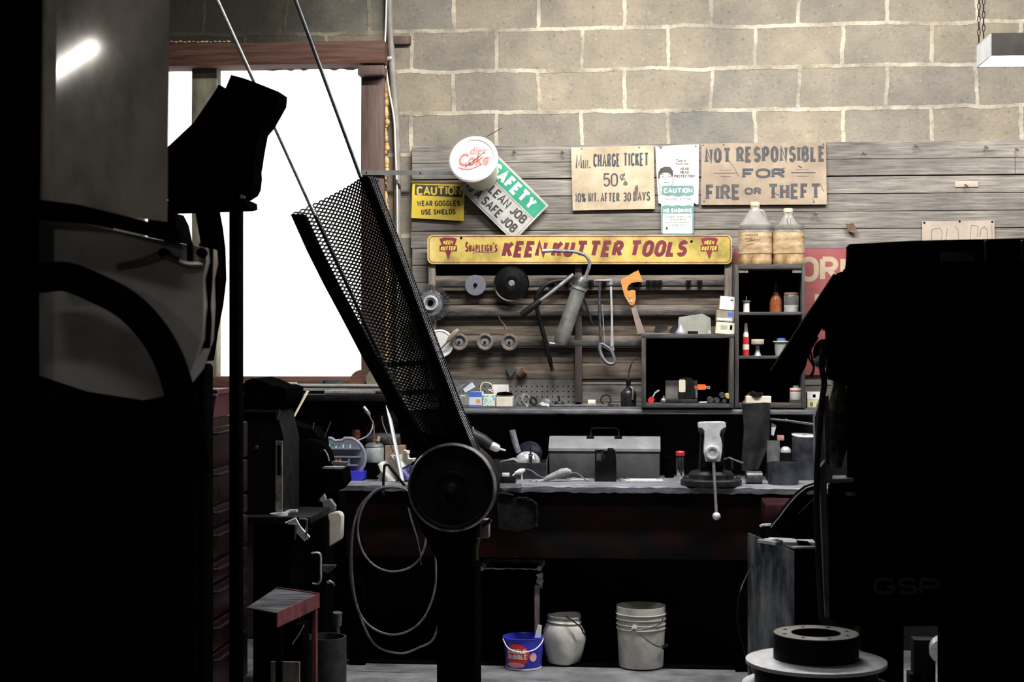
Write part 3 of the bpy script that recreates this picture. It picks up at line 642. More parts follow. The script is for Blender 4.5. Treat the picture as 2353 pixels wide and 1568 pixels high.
bm = NB(); plet(bm, "SHAPLEIGH'S", 1069, 1143, 556, 579, S-.0006, wgt=.15, small=.72, gap=.16, serif=.5); part('lettering', bm, MAROON, hd); bm = NB(); pstroke(bm, [(1086, 583), (1095, 579), (1120, 581), (1138, 579), (1143, 573)], 1.2, S-.0006); part('underline', bm, MAROON, hd)
for cx in (1030, 1630):
    bm = NB(); pfill(bm, [(cx-20, 549), (cx-10, 546), (cx+10, 546), (cx+20, 549), (cx+15, 564), (cx+20, 564), (cx+20, 578), (cx+7, 578), (cx, 596), (cx-7, 578), (cx-20, 578), (cx-20, 564), (cx-15, 564)], S-.0006); em = part('emblem', bm, MAROON, hd)
    bm = NB(); plet(bm, 'KEEN', cx-11, cx+11, 553, 562, S-.0012, wgt=.2, skew=.15); plet(bm, 'KUTTER', cx-17, cx+17, 566, 576, S-.0012, wgt=.2, skew=.15); em2 = part('emblem_lettering', bm, YEL, hd)
nails(rack, ((1060, 547), (1589, 555)), S, .006, BLACKM)
for a, b_, t in ((984, 1000, 596), (1665, 1682, 600)):
    bm = NB(); pbox(bm, a, b_, t, 905, 7.40, 7.458, .003); part('side_post', bm, RACKW, rack)
bm = NB(); pbox(bm, 1321, 1337, 600, 925, 7.415, 7.458, .003); part('middle_post', bm, mat('soot_dark_post', (.03, .022, .02), (.08, .06, .055), .75, 0, 9, .2, (8, 2, 1)), rack)
bm = NB(); pbox(bm, 1000, 1665, 604, 636, 7.44, 7.4545); part('header_shade_strip', bm, BLACK, rack)  # black strip paints in the shadow cast below the header sign
BACKB = mat('brown_back_boards', (0.04, 0.03, 0.023), (0.16, 0.125, 0.095), .8, 0, 6, .25, (.8, 2, 12), c3=(.3, .26, .215), lo=.3, hi=.6)
for t, b_ in ((669, 700), (729, 770), (801, 834), (835, 871)):
    bm = NB(); pbox(bm, 1001, 1320.5, t, b_, 7.45, 7.4545, .001); part('back_board', bm, BACKB, rack)
    bm = NB(); pbox(bm, 1337.5, 1664, t, b_, 7.45, 7.4545, .001); part('back_board', bm, BACKB, rack)
for t, b_ in ((633, 668), (701, 728), (771, 800)):
    bm = NB(); pbox(bm, 1000, 1665, t, b_, 7.42, 7.459, .004); rl = part('rail', bm, RAILW, rack)
    bm = NB(); pbox(bm, 1001, 1664, t+11, t+24, 7.414, 7.4205, .001); part('metal_strip', bm, mat('dull_strip', (.05, .05, .05), (.13, .125, .12), .5, .5, 9, .1, (2, 1, 8)), rl)
for x in (1268, 1304, 1358, 1388, 1456, 1468, 1490, 1503, 1516, 1582, 1608):
    bm = NB(); pbox(bm, x-6, x+6, 644, 659, 7.405, 7.415, .001); tube(bm, [W(x, 650, 7.41), W(x, 652, 7.385), W(x, 647, 7.38)], .003, 6); part('hook', bm, BLACKM, rack)

# ------------------------------------------------------------ things hanging on the rack
def peg(root, px, py, Y0, Y1=7.45):
    bm = NB(); cyl(bm, W(px, py, Y0), W(px, py, Y1), .005, n=8); part('peg', bm, BLACKM, root)
def disc(root, name, px, py, rpx, Y, prof, m, n=40):
    """flat round thing facing the room: profile (radius px, metres back from Y)."""
    k = K(Y, px); bm = NB(); lathe(bm, W(px, py, Y), [(r*k, h) for r, h in prof], (0, 1, 0), n); return part(name, bm, m, root)
# wire wheel
Y = 7.37; cx, cy = 989, 697
r = thing('wire_brush', 'round wire brush wheel with steel hub hung at left of the rack', 'brush', W(cx, cy+44, Y))
disc(r, 'hub_plate', cx, cy, 30, Y, [(0, .002), (8, .002), (8, -.004), (13, -.006), (16, -.002), (18, .002), (29, .004), (31, .008), (31, .016), (0, .016)], mat('hub_grey_steel', (.13, .135, .15), (.24, .245, .27), .4, .4, 30, .05))
disc(r, 'hub_ring', cx, cy, 16, Y-.001, [(11, 0), (13, -.008), (16, -.008), (18, 0)], BRIGHT)
disc(r, 'bore', cx, cy, 6, Y-.0045, [(0, 0), (6, 0), (6, .003)], BLACK)
bm = NB(); rn = random.Random(5)
for i in range(620):
    a = rn.uniform(0, 2*PI); r0 = rn.uniform(26, 31); r1 = rn.uniform(39, 45); a2 = a+rn.uniform(-.09, .09); d = rn.uniform(0, .018)
    p, q = W(cx+r0*math.cos(a), cy+r0*math.sin(a), Y), W(cx+r1*math.cos(a2), cy+r1*math.sin(a2), Y); p.y += d; q.y += d
    tube(bm, [p, q], .0008, 3, cap=False)
part('bristles', bm, mat('dark_wire', (.06, .06, .065), (.3, .3, .32), .4, .7, 60), r)['kind'] = 'stuff'
peg(r, cx, cy, Y+.01)
# grey grinding disc, black cut-off disc
Y = 7.39
r = thing('grinding_disc', 'small grey grinding disc on the top rail', 'disc', W(1092, 680, Y))
disc(r, 'disc', 1092, 656, 24, Y, [(5, 0), (23, 0), (24, .002), (24, .008), (5, .008), (5, 0)], mat('grey_abrasive', (.1, .1, .125), (.16, .16, .19), .8, 0, 120, .1)); peg(r, 1092, 656, Y-.01)
Y = 7.375
r = thing('cutoff_disc', 'large black backing disc on the top rail beside the small grey one', 'disc', W(1175, 694, Y))
disc(r, 'disc', 1175, 652, 41, Y, [(8, .004), (12, .001), (20, .004), (38, .008), (41, .004), (41, .01), (8, .012), (8, .004)], mat('gloss_black_plastic', (.002, .002, .002), (.004, .004, .004), .35, 0, 40, 0, spec=.3), 48)
disc(r, 'nut', 1175, 652, 6, Y, [(0, -.008), (5, -.008), (7, -.002), (9, .006)], STEEL, 12); peg(r, 1175, 652, Y)
# white disc and wood handled screwdriver
Y = 7.39
r = thing('white_disc', 'white round plastic lid hung half behind the mesh guard', 'disc', W(1010, 822, Y))
disc(r, 'disc', 1010, 790, 32, Y, [(0, .001), (27, 0), (29, -.003), (32, -.002), (33, .006), (0, .006)], WHITEP); disc(r, 'bore', 1003, 790, 3, Y-.001, [(0, 0), (3, 0), (3, .001)], BLACK, 12); peg(r, 1003, 795, Y+.003)
r = thing('screwdriver', 'wood handled driver slanting across the white plastic lid', 'screwdriver', W(1005, 811, 7.37))
bm = NB(); tube(bm, [W(1004, 812, 7.38), W(1028, 786, 7.365)], .004, 8); part('shank', bm, STEEL, r)
bm = NB(); tube(bm, [W(1027, 787, 7.366), W(1033, 780, 7.362), W(1040, 771, 7.358), W(1048, 763, 7.354), W(1053, 758, 7.352)], [.005, .011, .013, .013, .008], 12); part('handle', bm, mat('worn_wood_handle', (.3, .24, .19), (.45, .38, .31), .5, 0, 15, .1), r)
bm = NB(); cyl(bm, W(1006, 809, 7.378), W(1006, 809, 7.45), .003, n=6); part('peg', bm, BLACKM, r)
# three small cup wheels
for x, y, w_ in ((1055, 786, 'beside the white lid'), (1114, 786, 'middle of the three on the lower rail'), (1170, 787, 'nearest the hanging hose')):
    Y = 7.385
    r = thing('cup_wheel', 'small worn grey grinding cup wheel, '+w_, 'wheel', W(x, y+20, Y), 'cup wheels on the lower rail')
    disc(r, 'rim', x, y, 20, Y, [(10, .012), (12, .006), (15, 0), (18.5, 0), (20, .005), (19, .03), (0, .03), (0, .012), (10, .012)], mat('brown_grey_abrasive', (.1, .085, .07), (.22, .19, .165), .85, 0, 80, .25), 32)
    disc(r, 'hub', x, y, 9, Y, [(0, .004), (3, .004), (4, .009), (9, .009), (9.5, .013)], STEEL, 16)
    peg(r, x, y, Y-.004)
# grease gun
Y = 7.33
gg = thing('grease_gun', 'grey lever grease gun hung tilted with curved hose over the yellow sign', 'grease gun', W(1290, 795, Y))
bm = NB(); a, b_ = W(1332, 660, Y), W(1287, 790, Y); k = K(Y, 1300); lathe(bm, a, [(0, 0), (18*k, 0), (19*k, .012), (17*k, .016), (17*k, (b_-a).length*.78), (17.6*k, (b_-a).length*.8), (17*k, (b_-a).length*.96), (13*k, (b_-a).length), (0, (b_-a).length)], b_-a, 24); part('barrel', bm, mat('greasy_grey_steel', (.16, .16, .15), (.34, .34, .32), .42, .55, 12, .08), gg)
bm = NB(); tube(bm, [W(1326, 672, Y), W(1334, 652, Y), W(1339, 638, Y)], [.03, .034, .02], 16); part('head', bm, GUN, gg)
bm = NB(); prism(bm, [(1296, 640), (1308, 630), (1322, 637), (1346, 648), (1347, 658), (1334, 660), (1318, 650), (1302, 650)], Y-.02, Y+.02); part('toggle', bm, DKGREY, gg)
bm = NB(); tube(bm, [W(1318, 631, Y-.02), W(1296, 649, Y-.022), W(1262, 676, Y-.03), W(1240, 692, Y-.034)], [.012, .014, .013, .01], 10, flat=.7); lv = part('lever', bm, STEEL, gg)
bm = NB(); tube(bm, [W(1241, 691, Y-.034), W(1233, 698, Y-.035), W(1204, 720, Y-.04), W(1196, 724, Y-.041)], [.012, .016, .016, .012], 12); part('grip', bm, RUBBER, lv)
bm = NB(); tube(bm, ppath([(1340, 652), (1348, 630), (1355, 606), (1346, 588), (1322, 579), (1290, 577), (1268, 576)], Y-.01, 6), .008, 10); part('hose', bm, mat('braided_hose', (.1, .1, .105), (.25, .25, .26), .45, .3, 60), gg)
bm = NB(); tube(bm, [W(1340, 653, Y-.01), W(1346, 634, Y-.01)], [.011, .008], 10); part('coupler', bm, STEEL, gg); bm = NB(); tube(bm, [W(1270, 576, Y-.01), W(1246, 577, Y-.012)], [.0085, .0105], 10); part('coupler', bm, STEEL, gg)
bm = NB(); tube(bm, [W(1282, 790, Y), W(1300, 793, Y)], .004, 8); ball(bm, W(1264, 789, Y), .006, 8); tube(bm, [W(1264, 789, Y), W(1284, 790, Y)], .003, 6); part('pull_rod', bm, BRIGHT, gg)
bm = NB(); cyl(bm, W(1336, 650, Y), W(1336, 650, 7.45), .008, n=8); part('hanger', bm, BLACKM, gg)
bm = NB(); tube(bm, ppath([(1304, 644, 7.4), (1278, 646, 7.39), (1252, 656, 7.375), (1233, 684, 7.37), (1236, 720, 7.375), (1252, 780, 7.39), (1266, 838, 7.4), (1270, 853, 7.4)], 0, 6), [.011]*36+[.009]*7, 10)
single('rubber_hose', bm, RUBBER, 'thick black rubber hose looped behind the grease gun lever', 'hose')
bm = NB(); tube(bm, [W(1338, 675, 7.39), W(1348, 705, 7.395), W(1361, 745, 7.4)], [.007, .006, .006], 8); single('round_file', bm, DKGREY, 'thin grey rod hanging slanted behind the grease gun barrel', 'rod')
# hacksaw
Y = 7.375
hs = thing('hacksaw', 'grey framed hacksaw hanging handle down from the top rail', 'hacksaw', W(1395, 842, Y))
bm = NB(); tube(bm, [W(1368, 645, Y), W(1404, 645, Y)], .008, 8, flat=.8); tube(bm, [W(1378, 645, Y), W(1377, 700, Y), W(1381, 795, Y)], [.008, .009, .01], 8, flat=.7); part('frame', bm, GUN, hs)
bm = NB(); tube(bm, [W(1384, 700, Y-.006), W(1389, 790, Y-.006)], .003, 6); part('frame_rib', bm, STEEL, hs)
bm = NB(); prism(bm, [(1401, 648), (1406, 648), (1410, 790), (1408, 803), (1403, 800), (1404, 720)], Y, Y+.003); part('blade', bm, BRIGHT, hs)
bm = NB(); prism(bm, [(1400, 640), (1407, 640), (1407, 655), (1400, 655)], Y-.006, Y+.008); prism(bm, [(1403, 796), (1410, 792), (1412, 806), (1406, 812)], Y-.006, Y+.008); part('blade_pin', bm, STEEL, hs)
bm = NB(); tube(bm, ppath([(1381, 790), (1378, 802), (1382, 817), (1391, 831), (1403, 837), (1411, 834), (1411, 824), (1407, 812), (1402, 802), (1393, 796)], Y, 5, True), .0105, 12, close=True, flat=.8); part('handle', bm, GREYP, hs)
bm = NB(); prism(bm, [(1376, 782), (1385, 784), (1404, 797), (1409, 808), (1402, 808), (1390, 800), (1376, 796)], Y-.008, Y+.008); part('handle_plate', bm, GUN, hs)
# orange handled saw
Y = 7.37
sw = thing('hand_saw', 'small pruning saw with orange wooden handle hung on the top rail', 'saw', W(1470, 765, Y))
bm = NB(); prism(bm, [(1467, 621), (1472, 634), (1478, 648), (1464, 648), (1452, 650), (1445, 655), (1441, 663), (1443, 669), (1452, 666), (1460, 668), (1461, 687), (1458, 698), (1453, 702), (1447, 700), (1441, 690), (1435, 680), (1430, 662), (1426, 645), (1430, 640), (1441, 635), (1456, 626)], Y-.011, Y+.011); part('handle', bm, WOODOR, sw)
bm = NB(); prism(bm, [(1444, 690), (1449, 704), (1465, 765), (1482, 765), (1458, 697), (1452, 690)], Y-.0015, Y+.0015); part('blade', bm, mat('dull_tan_blade', (.26, .2, .17), (.38, .31, .27), .5, .4, 20), sw)
for x, y in ((1448, 682), (1451, 693)):
    bm = NB(); lathe(bm, W(x, y, Y-.011), [(0, -.003), (.006, -.002), (.007, .001)], (0, 1, 0), 12); part('rivet', bm, BRIGHT, sw)
bm = NB(); cyl(bm, W(1452, 656, Y-.012), W(1452, 656, 7.45), .005, n=8); part('hanger', bm, BLACKM, sw)
# small parts hung or nailed lower down
bm = NB(); prism(bm, [(1163, 848), (1176, 838), (1186, 850), (1172, 868)], 7.43, 7.455); single('rubber_block', bm, mat('dark_green_grey', (.03, .04, .038), (.06, .07, .066), .7), 'dark green block nailed low on the planks under the cup wheels', 'block')
bm = NB(); tube(bm, [W(1193, 862, 7.44), W(1206, 852, 7.43)], .018, 14); single('pipe_plug', bm, RUST, 'short brown metal plug nailed low on the planks by the green block', 'plug')
bm = NB(); tube(bm, [W(1145, 727, 7.415), W(1150, 736, 7.41), W(1160, 748, 7.41), W(1162, 757, 7.41)], [.002, .002, .003, .008], 6); single('hanging_tag', bm, RUST, 'small rusty tag on a wire hung from the middle rail', 'tag')
# ------------------------------------------------------------ shelf along the wall over the bench
YS0, YS1 = 7.2, 7.41
ZS = WZ(936, YS0, 1350)
SHELFM = mat('grimy_shelf_board', (.03, .03, .034), (.09, .09, .1), .5, 0, 8, .15, (1, 6, 6))
sh = thing('wall_shelf', 'long grimy wooden shelf with pale front edge over the workbench', 'shelf', (WX(1350, YS0), YS0, ZS))
bm = NB(); box(bm, WX(905, YS0), WX(1885, YS0), YS0, YS1, ZS-.024, ZS, .003); part('shelf_board', bm, SHELFM, sh)
bm = NB(); box(bm, WX(905, YS0), WX(1885, YS0), YS0-.012, YS0-.0005, ZS-.03, ZS-.008, .004); part('edge_strip', bm, mat('worn_edge_strip', (.1, .1, .11), (.24, .24, .26), .5, .2, 9, .2, (1, 1, 5)), sh)
for x in (930, 1290, 1640):
    bm = NB(); box(bm, WX(x, 7.35)-.015, WX(x, 7.35)+.015, YS0+.05, YS1, ZS-.1, ZS-.0245); part('bracket', bm, BLACK, sh)

def pbx(name, label, cat, px0, px1, h, Y0, Y1, zb, m, bev=.001, grp=None, rot=0.0):
    """plain carton or block standing at zb."""
    k = K(Y0, (px0+px1)/2); bm = NB(); c = Vector((WX((px0+px1)/2, Y0), (Y0+Y1)/2, 0)); w = (px1-px0)*k/2
    box(bm, -w, w, -(Y1-Y0)/2, (Y1-Y0)/2, 0, h*k, bev, segs=1)
    R = Matrix.Rotation(rot, 3, 'Z')
    for v in bm.verts: v.co = R @ v.co + Vector((c.x, c.y, zb))
    return single(name, bm, m, label, cat, grp)
# goods on the shelf, left to right
bm = NB(); plathe(bm, 1061, 7.27, ZS, [(0, 1), (20, 1), (22, 3), (22, 22), (20, 26), (18, 28), (0, 28)], 20)
j = single('glass_jar', bm, GLASS, 'low clear glass jar on the shelf at the edge of the mesh guard', 'jar')
def carton(name, label, cat, px0, px1, h, Y0, Y1, m, panels=(), zb=None):
    zb = ZS if zb is None else zb
    k = K(Y0, (px0+px1)/2); r = thing(name, label, cat, (WX((px0+px1)/2, Y0), (Y0+Y1)/2, zb)); bm = NB()
    box(bm, WX(px0, Y0), WX(px1, Y0), Y0, Y1, zb, zb+h*k, .0015, segs=1); part('carton', bm, m, r)
    for (nm, u0, u1, v0, v1, mm) in panels:
        w = (px1-px0)*k; x0 = WX(px0, Y0); bm = NB(); box(bm, x0+u0*w, x0+u1*w, Y0-.0008, Y0+.0004, zb+v0*h*k, zb+v1*h*k); part(nm, bm, mm, r)
    return r
LBLUE = mat('carton_blue', (.04, .12, .5), (.07, .19, .6), .5, 0, 14, .03); PALE = mat('carton_pale_blue', (.5, .56, .66), (.66, .7, .76), .6, 0, 14, .03)
ORNG = mat('carton_orange', (.6, .25, .08), (.7, .33, .12), .6)
carton('parts_carton', 'blue and white carton on the shelf beside the glass jar', 'box', 1075, 1108, 33, 7.25, 7.32, PALE, (('blue_band', .02, .98, .67, 1.0, LBLUE), ('orange_patch', .58, .88, .22, .5, ORNG), ('blue_foot', .1, .95, .0, .1, LBLUE)))
def speckle():
    m = bpy.data.materials.new('teal_pattern'); m.use_nodes = True; nt = m.node_tree; b = nt.nodes['Principled BSDF']
    tc = nt.nodes.new('ShaderNodeTexCoord'); v = nt.nodes.new('ShaderNodeTexVoronoi'); v.feature = 'DISTANCE_TO_EDGE'; v.inputs['Scale'].default_value = 70; nt.links.new(tc.outputs['Object'], v.inputs['Vector'])
    r = nt.nodes.new('ShaderNodeValToRGB'); r.color_ramp.elements[0].position = .1; r.color_ramp.elements[0].color = (.75, .78, .6, 1); r.color_ramp.elements[1].position = .18; r.color_ramp.elements[1].color = (.05, .4, .62, 1)
    nt.links.new(v.outputs['Distance'], r.inputs[0]); nt.links.new(r.outputs[0], b.inputs['Base Color']); b.inputs['Roughness'].default_value = .6; return m
carton('parts_carton', 'small teal and cream patterned carton between blue and cream cartons', 'box', 1109, 1138, 27, 7.245, 7.30, CREAM, (('patterned_face', .06, .96, .04, .94, speckle()),))
r = carton('parts_carton', 'cream carton on the shelf with its lid flap standing open', 'box', 1140, 1177, 22, 7.24, 7.32, CREAM)
bm = NB(); k = K(7.3); prism(bm, [(1133, 884), (1168, 884), (1170, 906), (1134, 906)], 7.312, 7.3145); part('lid_flap', bm, WHITEP, r)
bm = NB(); prism(bm, [(1142, 903), (1160, 901), (1175, 904), (1176, 909), (1155, 910), (1142, 908)], 7.25, 7.3); part('dark_insert', bm, BLACK, r)
bm = NB(); prism(bm, [(1064, 894), (1083, 880), (1090, 890), (1069, 903)], 7.26, 7.30)
r_ = single('parts_packet', bm, PALE, 'pale striped packet lying tilted over the jar and blue carton', 'packet')
for i, (P, lb) in enumerate((([(1040, 906), (1046, 892), (1060, 884), (1070, 883), (1058, 896), (1044, 908)], 'crumpled grey packet leaning behind the glass jar'),)):
    bm = NB(); prism(bm, P, 7.33, 7.345); single('parts_packet', bm, STEEL, lb, 'packet')
bm = NB(); tube(bm, ppath([(1104, 890), (1108, 882), (1114, 879), (1124, 881), (1131, 886), (1132, 896)], 7.36, 5)+[W(1122, 896, 7.35), W(1133, 902, 7.34)], .003, 6); tube(bm, [W(1104, 890, 7.36), W(1107, 928, 7.36)], .003, 6); single('wire_loop', bm, CREAM, 'bent cream wire handle standing behind the patterned carton', 'wire')
# loose hardware right of the cartons
def scrap(name, label, cat, poly, Y, th, m, grp=None):
    bm = NB(); prism(bm, poly, Y, Y+th)
    lo = min(v.co.z for v in bm.verts); bmesh.ops.translate(bm, verts=bm.verts[:], vec=(0, 0, ZS+.0003-lo)); return single(name, bm, m, label, cat, grp)
def leaning_ring(name, label, cat, px, py, rpx, w, Y, tilt, m, yaw=0.0, zb=None, th=.006):
    k = K(Y, px); bm = NB(); ax = Vector((math.sin(yaw), -math.cos(yaw)*math.cos(tilt), math.sin(tilt)))
    lathe(bm, W(px, py, Y), [((rpx-w)*k, -th/2), (rpx*k, -th/2), (rpx*k, th/2), ((rpx-w)*k, th/2), ((rpx-w)*k, -th/2)], ax, 28)
    lo = min(v.co.z for v in bm.verts); bmesh.ops.translate(bm, verts=bm.verts[:], vec=(0, 0, (ZS if zb is None else zb)+.0003-lo)); return single(name, bm, m, label, cat)
scrap('metal_block', 'small grey metal block standing tilted next to the cream carton', 'block', [(1174, 908), (1184, 898), (1190, 901), (1181, 913)], 7.27, .02, GREYP)
leaning_ring('bearing_ring', 'bright steel ring leaning on edge between cream carton and flat bars', 'ring', 1208, 912, 15, 5, 7.3, .25, STEEL, .95)
leaning_ring('bearing_ring', 'second thinner pale ring leaning behind the bright steel one', 'ring', 1194, 914, 12, 4, 7.33, .3, GREYP, .9)
leaning_ring('rubber_ring', 'small dark rubber ring leaning at the right of the pale rings', 'ring', 1226, 914, 11, 5, 7.32, .4, RUBBER, .7)
bm = NB(); ball(bm, W(1255, 918, 7.31), .022, 14, 1, 1, .8); lathe(bm, W(1255, 920, 7.29), [(0, -.006), (.012, -.004), (.014, .004), (0, .004)], (0, 1, 0), 16)
lo = min(v.co.z for v in bm.verts); bmesh.ops.translate(bm, verts=bm.verts[:], vec=(0, 0, ZS-lo)); single('steel_dome', bm, STEEL, 'rounded steel cap among loose parts in the middle of the shelf', 'cap')
scrap('bracket', 'white painted small bracket lying in front of the steel cap', 'bracket', [(1239, 924), (1246, 920), (1252, 924), (1262, 925), (1262, 931), (1246, 931), (1244, 927)], 7.235, .02, WHITEP)
scrap('spring_clip', 'tiny bright clip lying on the front edge of the shelf', 'clip', [(1208, 926), (1214, 924), (1214, 931), (1209, 931)], 7.225, .008, BRIGHT)
bm = NB(); plathe(bm, 1285, 7.34, ZS, [(0, 0), (11, 0), (12, 6), (10, 10), (2.5, 11), (2, 22), (0, 22)], 16); single('valve_stem', bm, DKGREY, 'dark fitting with thin upright pale stem on the shelf', 'fitting')
def flatbar(label, x0, x1, Yf, Yb, w, th, m, z=0.0, name='flat_bar', cat='bar'):
    """bar lying on the shelf from (x0, Yf) to (x1, Yb)."""
    bm = NB(); a = Vector((WX(x0, Yf), Yf, 0)); b_ = Vector((WX(x1, Yb), Yb, 0)); d = (b_-a); L = d.length
    box(bm, 0, L, -w/2, w/2, 0, th, .0008, segs=1); an = math.atan2(d.y, d.x); R = Matrix.Rotation(an, 3, 'Z')
    for v in bm.verts: v.co = R @ v.co + Vector((a.x, a.y, ZS+z))
    return single(name, bm, m, label, cat)
flatbar('long light grey flat bar lying along the shelf to the dark oil can', 1270, 1398, 7.30, 7.33, .016, .007, STEEL)
flatbar('dark flat bar lying in front of the light grey one on the shelf', 1300, 1400, 7.255, 7.27, .02, .005, GUN)
flatbar('thin blackened strip crossing the front of the shelf at an angle', 1215, 1300, 7.215, 7.262, .008, .004, DKGREY)
bm = NB(); k = K(7.26); c = W(1412, 925, 7.26)
lathe(bm, (c.x, c.y, ZS), [(.006, 0), (.018, 0), (.018, .012), (.006, .012), (.006, 0)], (0, 0, 1), 18); box(bm, c.x-.03, c.x-.016, c.y-.008, c.y+.008, ZS, ZS+.01); single('eye_bolt', bm, GUN, 'dark lug with round eye lying at the end of the flat bars', 'lug')
bm = NB(); a = W(1352, 913, 7.34); tube(bm, [(a.x, 7.34, ZS+.0145), (a.x+.034, 7.335, ZS+.0145)], .0142, 18); single('cream_cap', bm, CREAM, 'cream plastic cap lying on its side by the rack post', 'cap')
leaning_ring('rubber_ring', 'open black ring standing upright on the shelf beside the cream cap', 'ring', 1392, 914, 13, 3, 7.36, .12, RUBBER, .05)
# oil can with bent spout
Y = 7.32
oc = thing('oil_can', 'black oil can with thin bent spout beside the open wooden box', 'oil can', (WX(1444, Y), Y, ZS))
bm = NB(); plathe(bm, 1444, Y, ZS, [(0, 0), (17, 0), (18, 3), (18, 28), (16, 34), (9, 40), (5, 42), (5, 47), (0, 47)], 24); part('can_body', bm, mat('black_tin', (.012, .012, .013), (.04, .04, .042), .35, .3, 30, .05), oc)
bm = NB(); plathe(bm, 1444, Y, ZS+46*K(Y), [(0, 0), (5, 0), (5.5, 3), (5.5, 15), (4, 17), (0, 17)], 14); part('pump_top', bm, RUBBER, oc)
bm = NB(); z0 = ZS+63*K(Y); x0 = WX(1443, Y); kk = K(Y); tube(bm, smooth_path([(x0, Y, z0-.005), (x0+1*kk, Y, z0+8*kk), (x0+5*kk, Y, z0+26*kk), (x0+11*kk, Y, z0+40*kk), (x0+18*kk, Y, z0+48*kk)], 5), .0035, 8); part('spout', bm, GUN, oc)
bm = NB(); tube(bm, smooth_path([(x0+4*kk, Y-.02, z0-18*kk), (x0+10*kk, Y-.03, z0-20*kk), (x0+12*kk, Y-.036, z0-30*kk), (x0+11*kk, Y-.036, z0-48*kk)], 4), .006, 8, flat=.5); part('lever', bm, STEEL, oc)

# ------------------------------------------------------------ tall open crate and the low box beside it
CRW = mat('dark_crate_wood', (.02, .018, .017), (.075, .068, .062), .8, 0, 9, .3, (7, 3, 1), c3=(.13, .12, .11))
CRH = mat('dark_crate_rail', (.02, .018, .017), (.08, .072, .066), .8, 0, 9, .3, (1, 3, 8), c3=(.13, .12, .11))
YC0, YC1 = 7.19, 7.405
ZC = WZ(608, YC0, 1770)
cr = thing('tall_crate', 'tall dark wooden crate on end holding jars, with two jugs on top', 'crate', (WX(1769, YC0), YC0, ZS))
X0, X1 = WX(1688, YC0), WX(1850, YC0); kt = K(YC0, 1770)
bm = NB(); box(bm, X0, X0+.019, YC0, YC1, ZS, ZC, .002); part('side_board', bm, CRW, cr)
bm = NB(); box(bm, X1-.014, X1, YC0, YC1, ZS, ZC, .002); part('side_board', bm, CRW, cr)
bm = NB(); box(bm, X0+.0195, X1-.0145, YC0, YC1, ZC-.02, ZC, .002); part('top_board', bm, CRH, cr)
bm = NB(); box(bm, X0+.0195, X1-.0145, YC0, YC1, ZS, ZS+.02, .002); part('bottom_board', bm, CRH, cr)
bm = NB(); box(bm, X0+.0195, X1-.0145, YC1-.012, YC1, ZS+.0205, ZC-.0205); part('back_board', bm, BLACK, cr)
ZC1, ZC2, ZC3 = WZ(717, YC0, 1770), WZ(818, YC0, 1770), ZS+.02
for zz in (ZC1, ZC2):
    bm = NB(); box(bm, X0+.0195, X1-.0145, YC0+.004, YC1-.0125, zz-.014, zz, .002); part('crate_shelf', bm, CRH, cr)
for a, b_ in ((1696, 1719), (1821, 1842)):
    bm = NB(); pbox(bm, a, b_, 617.5, 627, YC0+.006, YC0+.05); part('corner_cleat', bm, RACKW, cr)
# low box
YB0, YB1 = 7.17, 7.405
ZB_ = WZ(768, YB0, 1580)
bx = thing('open_box', 'wide dark wooden box open to the front, holding a tape measure', 'box', (WX(1580, YB0), YB0, ZS))
B0x, B1x = WX(1474, YB0), WX(1686.5, YB0)
bm = NB(); box(bm, B0x, B0x+.02, YB0, YB1, ZS, ZB_-.018, .002); part('side_board', bm, CRW, bx)
bm = NB(); box(bm, B1x-.02, B1x, YB0, YB1, ZS, ZB_-.018, .002); part('side_board', bm, CRW, bx)
bm = NB(); box(bm, B0x, B1x, YB0, YB1, ZB_-.0175, ZB_, .002); part('top_board', bm, CRH, bx)
bm = NB(); box(bm, B0x+.0205, B1x-.0205, YB0+.003, YB1, ZS, ZS+.018, .002); part('bottom_board', bm, CRH, bx)
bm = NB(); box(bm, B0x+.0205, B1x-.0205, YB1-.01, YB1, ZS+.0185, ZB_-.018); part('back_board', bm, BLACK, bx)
ZBI = ZS+.018

